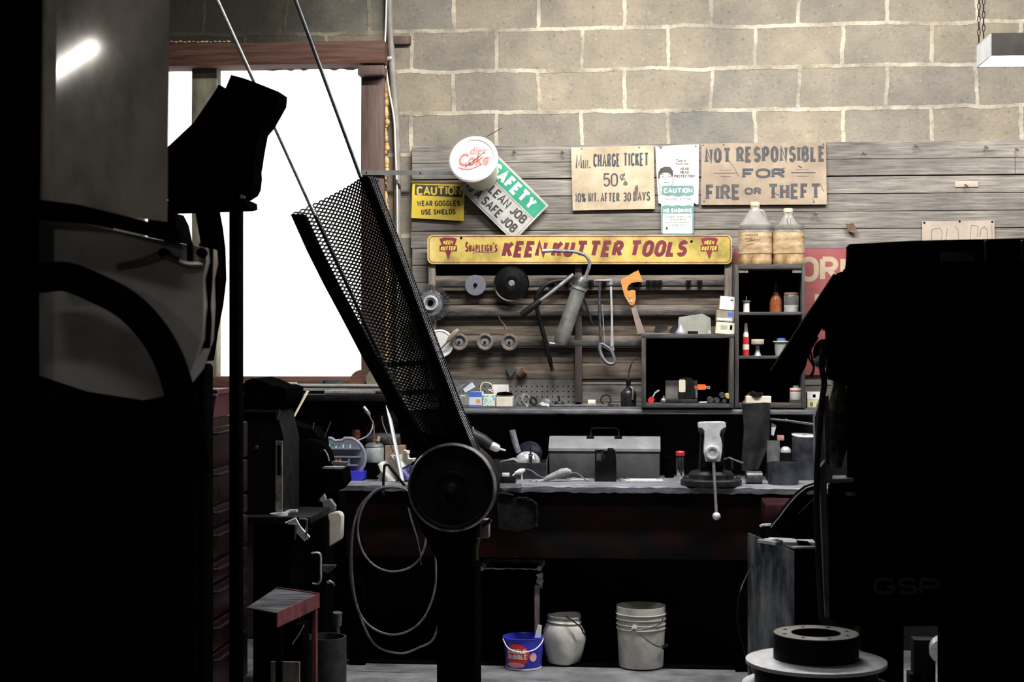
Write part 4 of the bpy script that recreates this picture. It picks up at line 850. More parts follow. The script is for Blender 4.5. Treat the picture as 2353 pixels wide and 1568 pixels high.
# two jugs on the crate
JUG = mat('stained_clear_plastic', (.24, .225, .2), (.42, .4, .365), .22, 0, 9, .05, trans=.35); ACID = mat('rusty_stained_label', (.2, .11, .045), (.46, .34, .2), .6, 0, 12, .1, (1, 1, 3), c3=(.56, .45, .3), lo=.36, hi=.58)
LIQ = mat('rust_brown_residue', (.14, .065, .018), (.4, .27, .14), .5, 0, 14, .15, (1, 1, .7), lo=.34, hi=.56, c3=(.5, .4, .28))
def jug(label, px, Y, h, w, handle_side):
    k = K(Y, px); r = thing('acid_jug', label, 'jug', (WX(px, Y), Y, ZC)); x = WX(px, Y); D = .62*w*k
    def sec(z, hw, hd, n=28, p=3.2):
        return [bm.verts.new((x+hw*k*math.copysign(abs(math.cos(t))**(2/p), math.cos(t)), Y+hd*k*math.copysign(abs(math.sin(t))**(2/p), math.sin(t)), ZC+z*k)) for t in [2*PI*i/n for i in range(n)]]
    w2 = w/2; d2 = w2*.9
    bm = NB(); prof = [(0, w2-5), (3, w2-1), (12, w2), (18, w2-1.5), (24, w2-.5), (76, w2-.5), (80, w2-2), (84, w2), (92, w2-.5), (h-48, w2-6), (h-36, w2-13), (h-24, w2-21), (h-17, 11), (h-10, 10.5)]
    skin(bm, [sec(z, a, a*.9, p=3.2 if z < 95 else 2.5) for z, a in prof]); bd = part('jug_body', bm, JUG, r)
    bm = NB(); skin(bm, [sec(z, a, a*.9) for z, a in ((1, w2-1.5), (3, w2-.4), (12, w2+.3), (18, w2-1), (24, w2-.2), (64, w2-.2), (72, w2-.1), (76, w2-.2))]); part('residue', bm, LIQ, r)
    bm = NB(); n = 13; g = []
    for zz in (26, 74):
        g.append([bm.verts.new((x+(w2+.7)*k*math.copysign(abs(math.cos(t))**(2/3.2), math.cos(t)), Y-(w2+.7)*.9*k*abs(math.sin(t))**(2/3.2), ZC+zz*k)) for t in [PI*(.06+.88*i/n) for i in range(n+1)]])
    for i in range(n): bm.faces.new((g[0][i], g[0][i+1], g[1][i+1], g[1][i]))
    part('paper_label', bm, ACID, r)
    bm = NB(); lathe(bm, (x, Y, ZC+(h-10)*k), [(0, 0), (10.5*k, 0), (10.8*k, .001), (10.8*k, 8.4*k), (10*k, 9.6*k), (0, 9.6*k)], n=24); part('cap', bm, mat('cream_cap_plastic', (.62, .48, .27), (.72, .58, .36), .45), r)
    s = handle_side; bm = NB()
    if s: tube(bm, smooth_path([(x+s*8*k, Y-.012, ZC+(h-20)*k), (x+s*17*k, Y-.02, ZC+(h-24)*k), (x+s*25*k, Y-.02, ZC+(h-44)*k), (x+s*29*k, Y-.018, ZC+(h-62)*k)], 5), .0085, 10)
    else: tube(bm, smooth_path([(x, Y-.018, ZC+(h-22)*k), (x, Y-.03, ZC+(h-26)*k), (x+1*k, Y-.045, ZC+(h-46)*k), (x+1*k, Y-.05, ZC+(h-64)*k)], 5), .009, 10)
    part('handle', bm, JUG, r)
    return r, k, x
J1, k, x = jug('tall acid jug with peeling stained label, nearer the yellow sign', 1735, 7.285, 146, 76, 1)
bm = NB(); plet(bm, 'MURIATIC', 1712, 1742, 538, 543.5, 7.2, wgt=.26, gap=.3); plet(bm, 'ACID', 1712, 1727, 546, 551.5, 7.2, wgt=.26, gap=.3)
part('lettering', bm, mat('brown_print', (.1, .03, .02), (.16, .06, .04), .7), J1)
jug('rust stained jug with handle facing the room, right of the taller one', 1811, 7.285, 131, 72, 0)

# things in the crate
def turned(name, label, cat, px, Y, zb, parts_, grp=None):
    r = thing(name, label, cat, (WX(px, Y), Y, zb), grp)
    for nm, m, prof in parts_:
        bm = NB(); plathe(bm, px, Y, zb, prof, 24); part(nm, bm, m, r)
    return r
AMBER = mat('amber_bottle', (.16, .04, .015), (.3, .09, .04), .25, 0, 12, .02)
turned('thread_spool', 'small pale spool with pin on the top crate shelf', 'spool', 1715, 7.27, ZC1, (('spool_body', WHITEP, [(0, 0), (8, 0), (7, 2), (7, 24), (0, 24)]), ('flange', STEEL, [(0, 24.2), (10, 24.2), (10, 26.5), (0, 26.5)]), ('pin', STEEL, [(0, 26.6), (1, 26.6), (1, 37), (0, 37)])))
turned('amber_bottle', 'brown bottle with dark top on the top crate shelf', 'bottle', 1783, 7.29, ZC1, (('bottle_body', AMBER, [(0, 0), (14, 0), (14.5, 3), (14, 22), (12, 34), (7, 43), (6.5, 46), (0, 46)]), ('bottle_neck', RUBBER, [(0, 46.1), (6, 46.1), (6, 70), (4, 72), (0, 72)])))
jr = turned('glass_jar', 'square glass jar half full of white powder on the top crate shelf', 'jar', 1818, 7.26, ZC1, (('white_powder', WHITEP, [(0, .6), (15, .6), (15, 12), (10, 16), (0, 15)]), ('jar_glass', GLASS, [(0, .0), (16.5, 0), (16.8, 1), (16.8, 37), (15.5, 39), (0, 39)]), ('lid', mat('brown_pink_lid', (.2, .12, .1), (.3, .2, .17), .5), [(0, 39.3), (16, 39.3), (16.3, 40), (16.3, 45), (0, 45.2)])))
turned('glue_bottle', 'red bottle with long white nozzle on the middle crate shelf', 'bottle', 1714, 7.25, ZC2, (('bottle_body', RED, [(0, 0), (7, 0), (7.5, 2), (7, 38), (6.5, 43), (0, 43)]), ('nozzle', WHITEP, [(0, 43.2), (6.3, 43.2), (6.3, 50), (4.5, 56), (3, 73), (2.6, 75), (0, 75)]), ('white_patch', CREAM, [(7.55, 14), (7.6, 14), (7.45, 26), (7.3, 26)])))
turned('can_and_lid', 'short steel bobbin topped by a tan jar lid on the middle crate shelf', 'bobbin', 1741, 7.25, ZC2, (('bobbin', STEEL, [(0, 0), (9, 0), (7, 4), (4.5, 12), (4, 20), (6, 23), (0, 23)]), ('lid', mat('tan_lid', (.4, .33, .25), (.52, .45, .35), .5), [(0, 26), (14, 26), (14.5, 27), (14.5, 37), (14, 38), (0, 38)]), ('lid_neck', DKGREY, [(0, 23.2), (10, 23.2), (10, 25.8), (0, 25.8)])))
turned('plastic_tub', 'clear tub with yellow lid and blue cap behind the slanting black plate', 'tub', 1795, 7.27, ZC2, (('tub', mat('cloudy_plastic', (.5, .5, .47), (.62, .62, .58), .35, 0, 10, .02, trans=.4), [(0, 0), (13, 0), (16, 30), (18, 31), (0, 31)]), ('lid', mat('yellow_lid', (.6, .55, .2), (.7, .65, .3), .4), [(0, 31.3), (19, 31.3), (19, 34), (0, 34)]), ('blue_cap', LBLUE, [(0, 34.2), (10, 34.2), (10.5, 40), (0, 41)])))
bm = NB(); plathe(bm, 1727, 7.3, ZC3, [(0, 0), (20, 0), (19, 6), (14, 14), (7, 24), (0, 26)], 9)
for v in bm.verts: v.co.x += .006*math.sin(v.co.z*170); v.co.y += .006*math.cos(v.co.z*210+v.co.x*90)
single('pink_rag', bm, mat('pink_cloth', (.35, .13, .14), (.48, .2, .2), .9, 0, 20, .3), 'crumpled pink rag at the bottom of the crate', 'rag')
o = pbx('sanding_block', 'pale yellow sanding block at the bottom of the crate', 'block', 1714, 1772, 16, 7.215, 7.25, ZC3, CREAM, .002)
k = K(7.215, 1740)
bm = NB(); c = W(1738, 910, 7.235); lathe(bm, (c.x, 7.235, ZC3+16.2*k), [(0, 0), (16*k, 0), (16*k, 8*k), (9*k, 8*k), (9*k, 5*k), (0, 5*k)], n=24); single('tape_roll', bm, RUBBER, 'black tape roll lying on the pale sanding block', 'tape')
turned('solvent_can', 'small round tin with pale printed label and cap in the bottom of the crate', 'can', 1829, 7.265, ZC3+.012, (('tin', mat('tin_label', (.5, .5, .48), (.66, .66, .64), .45, .1, 25, .03), [(0, 0), (13.5, 0), (14, 1), (14, 26), (13, 28), (0, 28)]), ('red_stripe', RED, [(14.05, 20), (14.2, 20), (14.2, 23), (14.05, 23)]), ('neck', STEEL, [(0, 28.1), (8, 28.1), (7, 31), (7, 34), (0, 34)])))
pbx('wood_offcut', 'dark wood offcut under the small round tin', 'block', 1816, 1841, 7.6, 7.23, 7.31, ZC3, CRW)
# things in and on the low box
yb = 7.2; k = K(yb, 1566)
bm = NB(); box(bm, WX(1529, yb+.1), WX(1603, yb+.1), yb+.1, yb+.112, ZBI, ZBI+52*k, .002); single('metal_plate', bm, mat('grey_brown_plate', (.16, .15, .14), (.28, .27, .25), .6, .1, 9, .1), 'square grey plate standing behind the tape measure', 'plate')
bm = NB(); box(bm, WX(1529, yb), WX(1603, yb), yb+.01, yb+.098, ZBI, ZBI+9*k, .002); single('base_block', bm, DKGREY, 'flat grey block carrying the tape measure in the open box', 'block')
tm = thing('tape_measure', 'black tape measure with pale side label inside the open box', 'tape measure', (WX(1578, yb), yb+.06, ZBI+9*k))
bm = NB(); P = [(1559, 871), (1562, 866), (1570, 864), (1588, 864), (1593, 868), (1597, 893), (1598, 908), (1590, 913), (1562, 913), (1558, 908)]; prism(bm, P, yb+.03, yb+.085); lo = min(v.co.z for v in bm.verts); sh_ = ZBI+9*k+.0003-lo; bmesh.ops.translate(bm, verts=bm.verts[:], vec=(0, 0, sh_)); part('case', bm, RUBBER, tm)
bm = NB(); prism(bm, rpoly(1560, 1575, 868, 897, 3), yb+.0285, yb+.031); bmesh.ops.translate(bm, verts=bm.verts[:], vec=(0, 0, sh_)); part('side_label', bm, CREAM, tm)
bm = NB(); k2 = K(7.25); c = W(1604, 891, 7.28); prism(bm, [(1603, 884), (1620, 884), (1626, 890), (1620, 896), (1603, 896)], 7.27, 7.29); prism(bm, [(1590, 888), (1604, 888), (1604, 893), (1590, 893)], 7.278, 7.282); r = thing('orange_handle_tool', 'orange handled tool lying behind the tape measure', 'tool', W(1612, 896, 7.28)); part('handle', bm, ORANGE, r)
bm = NB(); lathe(bm, W(1628, 891, 7.28), [(.003, -.003), (.0075, -.003), (.0075, .003), (.003, .003), (.003, -.003)], (0, 1, 0), 14); part('hang_ring', bm, BRIGHT, r)
bm = NB(); tube(bm, [W(1600, 890, 7.281), W(1600, 915, 7.281)], .006, 8); part('shaft', bm, STEEL, r)
rc = thing('ratchet_clamp', 'red clamp with small steel lever at the left of the open box', 'clamp', (WX(1496, 7.21), 7.22, ZBI))
bm = NB(); prism(bm, [(1488, 914), (1493, 908), (1501, 907), (1504, 914), (1500, 921), (1492, 922)], 7.2, 7.24); lo = min(v.co.z for v in bm.verts); dz = ZBI+.0003-lo; bmesh.ops.translate(bm, verts=bm.verts[:], vec=(0, 0, dz)); part('body', bm, RED, rc)
bm = NB(); tube(bm, [W(1499, 909, 7.22)+Vector((0, 0, dz)), W(1505, 898, 7.23)+Vector((0, 0, dz)), W(1514, 892, 7.235)+Vector((0, 0, dz))], [.004, .006, .008], 8, flat=.5); part('lever', bm, STEEL, rc)
for px, r_, zz, lb, m in ((1632, 7.5, 0, 'lower left', GUN), (1647, 6.5, 0, 'lower middle', GUN), (1664, 5.5, 0, 'lower right, smallest', GUN), (1660, 7, 11, 'top, largest', GUN), (1672.5, 6.5, 10, 'yellow one at top right', mat('yellow_knob', (.6, .52, .1), (.68, .6, .16), .4))):
    k2 = K(7.22); x = WX(px, 7.22); bm = NB(); z = ZBI+(r_+zz+.2)*k2
    tube(bm, [(x, 7.2, z), (x, 7.205, z), (x, 7.3, z)], [r_*k2*.8, r_*k2, r_*k2*.96], 16)
    single('socket', bm, m, ('yellow ended socket' if 'yellow' in lb else 'dark socket')+' end in the pile inside the open box, '+lb, 'socket', 'sockets piled in the open box')
bm = NB(); ball(bm, (WX(1524, 7.2), 7.2, ZBI+.0125), .0125, 14); cyl(bm, (WX(1524, 7.2), 7.2, ZBI+.02), (WX(1526, 7.2), 7.2, ZBI+.034), .004, n=8); single('ball_fitting', bm, STEEL, 'small steel ball fitting beside the grey block in the open box', 'fitting')
for a, b_, lb in ((1606, 1622, 'long'), (1612, 1626, 'short')):
    bm = NB(); z = ZBI+.005; y = 7.185 if lb == 'long' else 7.2; tube(bm, [(WX(a, y), y, z), (WX(b_, y), y+.01, z)], .0045, 8); single('bolt', bm, STEEL, lb+' steel bolt lying in front of the sockets in the open box', 'bolt')
# on top of the low box
flat = thing('saw_plate', 'thin rusty plate lying over the left edge of the open box top', 'plate', (WX(1500, YB0), 7.25, ZB_))
bm = NB(); a = WX(1464, 7.2); box(bm, a, WX(1542, 7.2), 7.19, 7.31, ZB_+.0003, ZB_+.004); part('plate', bm, mat('pitted_plate', (.2, .18, .17), (.4, .38, .36), .5, .5, 40, .2), flat)
bm = NB(); prism(bm, [(1558, 762), (1559, 728), (1561, 724), (1606, 717), (1614, 716), (1633, 726), (1634, 763)], 7.27, 7.30); lo = min(v.co.z for v in bm.verts); bmesh.ops.translate(bm, verts=bm.verts[:], vec=(0, 0, ZB_+.0003-lo))
b1 = single('plastic_case', bm, mat('dirty_grey_plastic', (.24, .24, .21), (.38, .38, .34), .5, 0, 9, .08), 'dirty pale grey case standing on the open box', 'case')
bm = NB(); plathe(bm, 1564, 7.215, ZB_, [(0, 0), (12, 0), (12, 4), (9, 8), (3, 21), (0, 22)], 18); single('funnel', bm, mat('blue_grey_plastic', (.2, .22, .27), (.3, .32, .38), .4), 'small blue grey funnel upside down on the open box', 'funnel')
for i, (P, lb) in enumerate((([(1502, 760), (1506, 746), (1511, 743), (1530, 743), (1536, 750), (1530, 757), (1512, 762)], 'left'), ([(1537, 757), (1546, 746), (1558, 745), (1562, 752), (1556, 760), (1540, 762)], 'right'))):
    bm = NB(); prism(bm, P, 7.225, 7.262); lo = min(v.co.z for v in bm.verts); bmesh.ops.translate(bm, verts=bm.verts[:], vec=(0, 0, ZB_+.0045-lo if i == 0 else ZB_+.0045-lo)); single('goggles', bm, DKGREY, 'dark moulded goggle cup on the open box, '+lb+' of two', 'goggles', 'goggle cups on the open box')
pbx('black_clip', 'flat black clip lying in front of the grey case', 'clip', 1580, 1604, 7, 7.18, 7.2, ZB_, RUBBER)
bm = NB(); z = ZB_+.0085; cyl(bm, (WX(1630, 7.168), 7.172, z), (WX(1630, 7.168), 7.21, z), .008, n=14); single('chrome_bolt', bm, BRIGHT, 'bright bolt head at the front edge of the open box', 'bolt')
# three little cartons stacked against the crate
kb = K(7.19, 1668); zz = ZB_
for (a, b_, h, m, lb, tilt, pan) in ((1644, 1695-8, 27, CREAM, 'lowest, cream with dark print', -.1, ((.25, .6, .4, .75, mat('pale_print', (.34, .32, .25), (.42, .4, .32), .7)), (.74, .86, .4, .8, BLACK))), (1645, 1686, 25, mat('dull_gold_carton', (.2, .17, .12), (.36, .31, .23), .6), 'middle, dull gold with a blue square', -.08, ((.64, .92, .5, .86, LBLUE), (.06, .9, .1, .32, PALE))), (1653, 1687, 31, WHITEP, 'topmost, plain white', -.1, ((.7, .88, .72, .78, BLACK),))):
    r = thing('small_carton', 'small carton stacked against the tall crate, '+lb, 'box', (WX((a+b_)/2, 7.2), 7.23, zz), 'cartons stacked against the tall crate')
    w = (b_-a)*kb/2; x = WX((a+b_)/2, 7.2); bm = NB(); box(bm, x-w, x+w, 7.205, 7.265, zz, zz+h*kb, .001, segs=1); part('carton', bm, m, r)
    for u0, u1, v0, v1, mm in pan:
        bm = NB(); box(bm, x-w+2*w*u0, x-w+2*w*u1, 7.2044, 7.206, zz+v0*h*kb, zz+v1*h*kb); part('print_patch', bm, mm, r)
    r.rotation_euler = (0, -tilt*.9, 0); zz += h*kb+.0035
# ------------------------------------------------------------ workbench
YBF = 6.8; ZB = WZ(1117, YBF, 1400)
BTOP = mat('oily_bench_top', (.08, .084, .1), (.25, .255, .285), .5, .1, 8, .15, (1, 5, 5), c3=(.36, .365, .4))
APRON = mat('dark_red_bench_front', (.003, .0022, .0026), (.026, .003, .003), .75, 0, 5, .25, lo=.42, hi=.72, c3=(.045, .018, .01), spec=.15)
be = thing('workbench', 'long dark workbench with pale worn top edge and dark red front', 'workbench', (WX(1330, YBF), 7.1, 0))
bm = NB(); x0, x1 = WX(778, YBF), WX(1985, YBF); n = 90; r0 = random.Random(9)
top = []; 
for i in range(n+1):
    x = x0+(x1-x0)*i/n; d = r0.uniform(-.004, .004)
    top.append([bm.verts.new(p) for p in ((x, 7.43, ZB), (x, YBF+.01+d, ZB), (x, YBF+d, ZB-.006+r0.uniform(-.003, .002)), (x, YBF+.004+d, ZB-.03+r0.uniform(-.003, .003)), (x, 7.43, ZB-.03))])
for a, b_ in zip(top, top[1:]):
    for i in range(5): bm.faces.new((a[i], a[(i+1) % 5], b_[(i+1) % 5], b_[i]))
bm.faces.new(top[0]); bm.faces.new(top[-1][::-1]); part('bench_top', bm, BTOP, be, sharp=50)
zA = WZ(1285, 6.86, 1400)
bm = NB(); box(bm, x0+.02, x1, 6.86, 6.885, zA, ZB-.0305, .003); part('front_board', bm, APRON, be)
for x in (x0+.03, WX(1690, 6.88), x1-.1):
    bm = NB(); box(bm, x, x+.07, 6.886, 6.95, 0, ZB-.0305, .003); part('leg', bm, BLACK, be)
bm = NB(); box(bm, x0, 3.5, 7.435, 7.447, 0, ZS-.0315); struct('trim_4', bm, mat('dark_backing', (.006, .006, .006), (.014, .013, .013), .9, spec=.2))  # near-black sheet added to paint in the shade under shelf and bench
bm = NB(); box(bm, x0+.02, x1, 6.93, 7.42, 0, .006); part('floor_shade_sheet', bm, BLACK, be)  # black sheet on the floor, painting in the bench's shade

# vise
Yv = 6.74
vi = thing('bench_vise', 'steel bench vise with bright jaw and hanging handle on the bench edge', 'vise', W(1635, 1112, 6.85))
bm = NB(); prism(bm, [(1605, 972), (1620, 970.5), (1655, 970), (1667, 971), (1669, 983), (1664, 984.5), (1657, 990), (1654, 1000), (1657, 1010), (1660, 1024), (1659, 1040), (1655, 1062), (1622, 1062), (1617, 1040), (1617.5, 1022), (1619, 1004), (1618, 992), (1613, 985), (1605, 984.5), (1603.5, 979)], Yv, Yv+.07)
es = [e for e in bm.edges if len(e.link_faces) == 2 and e.calc_face_angle(0) > .9]; bmesh.ops.bevel(bm, geom=es, offset=.0025, segments=2, affect='EDGES'); part('moving_jaw', bm, mat('polished_vise_steel', (.55, .56, .58), (.8, .81, .83), .3, .35, 26, .12), vi)
bm = NB(); prism(bm, [(1603, 974), (1669, 973), (1667, 990), (1662, 1003), (1664, 1050), (1665, 1085), (1606, 1085), (1608, 1050), (1610, 1003), (1605, 990)], Yv+.085, Yv+.17); part('fixed_jaw', bm, DKGREY, vi)
bm = NB(); prism(bm, [(1612, 1020), (1661, 1020), (1663, 1076), (1609, 1076)], Yv+.072, Yv+.2); part('slide', bm, BLACKM, vi)
k = K(Yv, 1637)
bm = NB(); lathe(bm, W(1637.5, 1041.5, Yv-.03), [(9.5*k, .004), (10.5*k, 0), (15*k, 0), (16.3*k, .004), (16.3*k, .03)], (0, 1, 0), 32); lathe(bm, W(1637.5, 1041.5, Yv-.027), [(0, 0), (10*k, 0)], (0, 1, 0), 24); part('screw_hub', bm, BRIGHT, vi)
bm = NB(); tube(bm, [W(1639, 1052, Yv-.018), W(1646, 1182, Yv-.03)], .0062, 14); hd = part('handle', bm, STEEL, vi)
bm = NB(); ball(bm, W(1646.3, 1187, Yv-.03), 9.6*k, 18); part('handle_ball', bm, BRIGHT, hd)
bm = NB(); c = W(1634, 1112, 6.87); kb = K(6.87, 1634); lathe(bm, (c.x, 6.87, ZB), [(0, 0), (69*kb, 0), (70*kb, 2*kb), (70*kb, 12*kb), (66*kb, 15*kb), (52*kb, 16*kb), (52*kb, 26*kb), (46*kb, 33*kb), (30*kb, 36*kb), (0, 36*kb)], n=40)
for v in bm.verts: v.co.y = 6.87+(v.co.y-6.87)*.85
part('swivel_base', bm, DKGREY, vi)
for x in (1574, 1697):
    bm = NB(); cc = W(x, 1090, 6.86); lathe(bm, (cc.x, 6.86, ZB+15*kb), [(0, 0), (6*kb, 0), (6*kb, 5*kb), (3*kb, 6*kb), (3*kb, 9*kb), (0, 9*kb)], n=8); part('bolt', bm, GUN, vi)
bm = NB(); tube(bm, [W(1664, 1056, 6.8), W(1676, 1052, 6.79), W(1684, 1056, 6.785), W(1708, 1065, 6.78)], [.006, .007, .006, .0065], 8, flat=.7); tube(bm, [W(1681, 1056, 6.79), W(1682, 1078, 6.82)], .004, 6); part('lock_lever', bm, GUN, vi)

# toolbox
tb = thing('toolbox', 'grey steel hip roof toolbox with bent wire handle on the bench', 'toolbox', (WX(1388, 7.12), 7.25, ZB))
kt = K(7.12, 1388); xa, xb = WX(1262, 7.12), WX(1516, 7.12); hz = 64*kt
TBM = mat('grey_toolbox_enamel', (.04, .04, .042), (.07, .07, .073), .5, .1, 14, .06)
bm = NB(); box(bm, xa, xb, 7.12, 7.36, ZB, ZB+hz, .003); part('body', bm, TBM, tb)
bm = NB(); P = [(7.115, 0), (7.365, 0), (7.365, .012), (7.29, 31*kt), (7.19, 31*kt), (7.115, .012)]
L = [[bm.verts.new((x, y, ZB+hz+.001+z)) for y, z in P] for x in (xa-.003, xb+.003)]
for i in range(6): bm.faces.new((L[0][i], L[0][(i+1) % 6], L[1][(i+1) % 6], L[1][i]))
bm.faces.new(L[0]); bm.faces.new(L[1][::-1]); part('lid', bm, mat('grey_lid_enamel', (.17, .17, .185), (.26, .26, .28), .42, .1, 10, .05), tb)
bm = NB(); xl, xr = WX(1357, 7.2), WX(1421, 7.2); zl = ZB+hz+31*kt
tube(bm, smooth_path([(xl, 7.235, zl-.002), (xl, 7.235, zl+12*kt), (xl+5*kt, 7.235, zl+19*kt), ((xl+xr)/2, 7.235, zl+20*kt), (xr-5*kt, 7.235, zl+19*kt), (xr, 7.235, zl+12*kt), (xr, 7.235, zl-.002)], 5), .0035, 8); part('wire_handle', bm, DKGREY, tb)
for x in (xl, xr):
    bm = NB(); box(bm, x-.017, x+.017, 7.175, 7.25, zl-.006, zl+.002, .001); part('handle_bracket', bm, BLACKM, tb)
bm = NB(); box(bm, WX(1388, 7.11)-.012, WX(1388, 7.11)+.012, 7.108, 7.1145, ZB+hz-.03, ZB+hz+.01, .001); part('latch', bm, DKGREY, tb)

# small black oil jug
Y = 7.0; k = K(Y, 1391)
oj = thing('oil_jug', 'small black oil jug with moulded handle standing before the toolbox', 'jug', (WX(1391, Y), Y+.03, ZB))
bm = NB(); zb = WZ(1106, Y, 1391); dz = ZB-zb
def up(bm_): bmesh.ops.translate(bm_, verts=bm_.verts[:], vec=(0, 0, dz))
prism(bm, [(1367, 1057), (1382, 1058), (1391, 1050), (1391, 1046), (1388, 1038), (1386, 1036), (1396, 1034), (1413, 1033), (1414, 1040), (1416, 1060), (1416, 1106), (1367, 1106)], Y, Y+.06); up(bm); part('jug_body', bm, mat('black_gloss_plastic', (.002, .002, .0024), (.004, .004, .0045), .28, 0, 20, 0), oj)
bm = NB(); prism(bm, [(1367, 1033), (1387, 1033), (1391, 1043), (1388.5, 1045), (1384.5, 1036.5), (1370.5, 1036.5), (1370.5, 1058), (1367, 1058)], Y+.018, Y+.042); up(bm); part('handle', bm, _M['black_gloss_plastic'], oj)
bm = NB(); c = W(1403, 1033, Y+.03); lathe(bm, (c.x, Y+.03, c.z+dz), [(0, 0), (7*k, 0), (7*k, 4*k), (0, 4*k)], n=16); part('cap', bm, RUBBER, oj)
# flashlight with red cap, dark can behind
turned('flashlight', 'chrome flashlight standing upright with a red cap beside the vise', 'flashlight', 1563, 7.08, ZB, (('chrome_barrel', CHROME, [(0, 0), (9, 0), (9.3, 1), (9.3, 51), (8.5, 53), (0, 53)]), ('dark_neck', RUBBER, [(0, 53.2), (9, 53.2), (10, 57), (0, 57)]), ('red_cap', RED, [(0, 57.2), (10, 57.2), (10.5, 58), (10.5, 66), (9, 68), (0, 68)])))
turned('dark_can', 'black can standing in shade between toolbox and flashlight', 'can', 1538, 7.24, ZB, (('can', BLACK, [(0, 0), (11, 0), (11, 48), (0, 50)]),))
# wrenches spread before the toolbox
WR = mat('pale_chrome_vanadium', (.6, .58, .53), (.8, .78, .72), .3, .7, 20, .04)
def wrench(label, x0, y0, x1, y1, dz_=0.0):
    bm = NB(); a = Vector((x0, y0, 0)); b_ = Vector((x1, y1, 0)); d = b_-a; L = d.length; u = d/L; R = Matrix.Rotation(math.atan2(u.y, u.x), 3, 'Z')
    P = []
    box(bm, .012, L-.012, -.0048, .0048, .001, .0065, .0018, segs=1)
    lathe(bm, (L-.008, 0, 0), [(.0055, 0), (.0125, 0), (.0125, .009), (.0055, .009), (.0055, 0)], n=16)
    prismw(bm, [(0.016, -.007, 0), (.016, .007, 0), (.006, .013, 0), (-.012, .0135, 0), (-.014, .007, 0), (-.002, .005, 0), (-.002, -.005, 0), (-.014, -.007, 0), (-.012, -.0135, 0), (.006, -.013, 0)], (0, 0, .008))
    for v in bm.verts: v.co = R @ v.co + a + Vector((0, 0, ZB+.0003+dz_))
    return single('wrench', bm, WR, label, 'wrench', 'wrenches spread on the bench')
for i, (px0, Y0_, px1, Y1_, lb) in enumerate(((1530, 7.06, 1424, 7.045, 'longest, from the oil jug toward the flashlight'), (1532, 7.0, 1428, 6.985, 'nearest the bench edge of the right hand group'), (1516, 7.09, 1440, 7.085, 'furthest back of the right hand group'), (1362, 7.03, 1304, 7.05, 'left of the oil jug, middle'), (1358, 7.075, 1315, 7.09, 'left of the oil jug, furthest back'), (1236, 7.0, 1220, 6.945, 'short one lying before the cord'))):
    wrench('pale steel wrench on the bench, '+lb, WX(px0, Y0_), Y0_, WX(px1, Y1_), Y1_)
# hand grinder with cord
Y = 6.98; hg = thing('hand_grinder', 'grey hand grinder lying tilted with its cord before the toolbox', 'grinder', W(1280, 1108, Y))
bm = NB(); tube(bm, [W(x, y, Y) for x, y in ((1249, 1105), (1256, 1101), (1266, 1097), (1280, 1091), (1292, 1086), (1303, 1084), (1310, 1086), (1312, 1089))], [.006, .012, .014, .0165, .0175, .0165, .012, .006], 16); part('body', bm, mat('grey_rubber_grip', (.22, .225, .24), (.36, .365, .385), .5, 0, 30, .06), hg)
bm = NB(); tube(bm, [W(1236, 1105.5, Y), W(1250, 1104, Y)], [.004, .006], 10); part('collet', bm, BRIGHT, hg)
bm = NB(); tube(bm, ppath([(1312, 1087), (1322, 1087), (1332, 1092), (1343, 1101), (1356, 1108)], Y, 6), .0028, 8); part('cord', bm, GREYP, hg)
bm = NB(); tube(bm, ppath([(1250, 1099, 7.0), (1236, 1093, 7.03), (1222, 1083, 7.05), (1210, 1079, 7.05), (1200, 1081, 7.05)], 7, 6), .0028, 8); part('cord', bm, GREYP, hg)
# white plug on its lead
bm = NB(); tube(bm, [W(1184, 1088, 7.045), W(1192, 1085, 7.045), W(1198, 1083, 7.048), W(1206, 1080, 7.05)], [.006, .011, .012, .007], 12); pl = thing('white_plug', 'white plug with two thin leads propped on the bench', 'plug', W(1195, 1108, 7.05)); part('plug_body', bm, WHITEP, pl)
bm = NB(); tube(bm, [W(1185, 1087, 7.045), W(1172, 1100, 7.03)], .003, 6); tube(bm, [W(1199, 1087, 7.05), (W(1199, 1087, 7.05).x, 7.05, ZB)], .0035, 6); part('lead', bm, CREAM, pl)
# shallow dark tray of tools and things in it
Y = 7.1; tr = thing('metal_tray', 'dark metal tray with worn end standing left of the toolbox', 'tray', (WX(1190, Y), 7.2, ZB))
zt = WZ(1064, Y, 1190); bm = NB(); a, b_ = WX(1118, Y), WX(1254, Y)
box(bm, a, b_, Y, Y+.006, ZB, zt, .001, segs=1); part('front_panel', bm, DKGREY, tr)
bm = NB(); box(bm, a, b_, Y+.19, Y+.196, ZB, zt, .001, segs=1); part('rear_panel', bm, DKGREY, tr)
bm = NB(); box(bm, a, b_, Y+.0065, Y+.1895, ZB+.012, ZB+.018); part('tray_bottom', bm, BLACK, tr)
bm = NB(); prismw(bm, [(b_+.0005, Y, ZB), (b_+.0005, Y+.196, ZB), (b_+.0005, Y+.196, zt+.03), (b_+.0005, Y+.12, zt+.024), (b_+.0005, Y, zt+.004)], (.006, 0, 0)); part('end_panel', bm, GUN, tr)
Y = 7.18; kk = K(Y, 1205)
dr = thing('angle_grinder', 'bright steel grinder head with upright tubular grip in the dark tray', 'grinder', (WX(1208, Y), Y, ZB+.018))
bm = NB(); c = W(1212, 1062, Y); ball(bm, c, 30*kk, 20, 1, .7, .82)
bmesh.ops.bisect_plane(bm, geom=bm.verts[:]+bm.edges[:]+bm.faces[:], plane_co=(0, 0, c.z-.03), plane_no=(0, 0, -1), clear_outer=True); part('gear_head', bm, BRIGHT, dr)
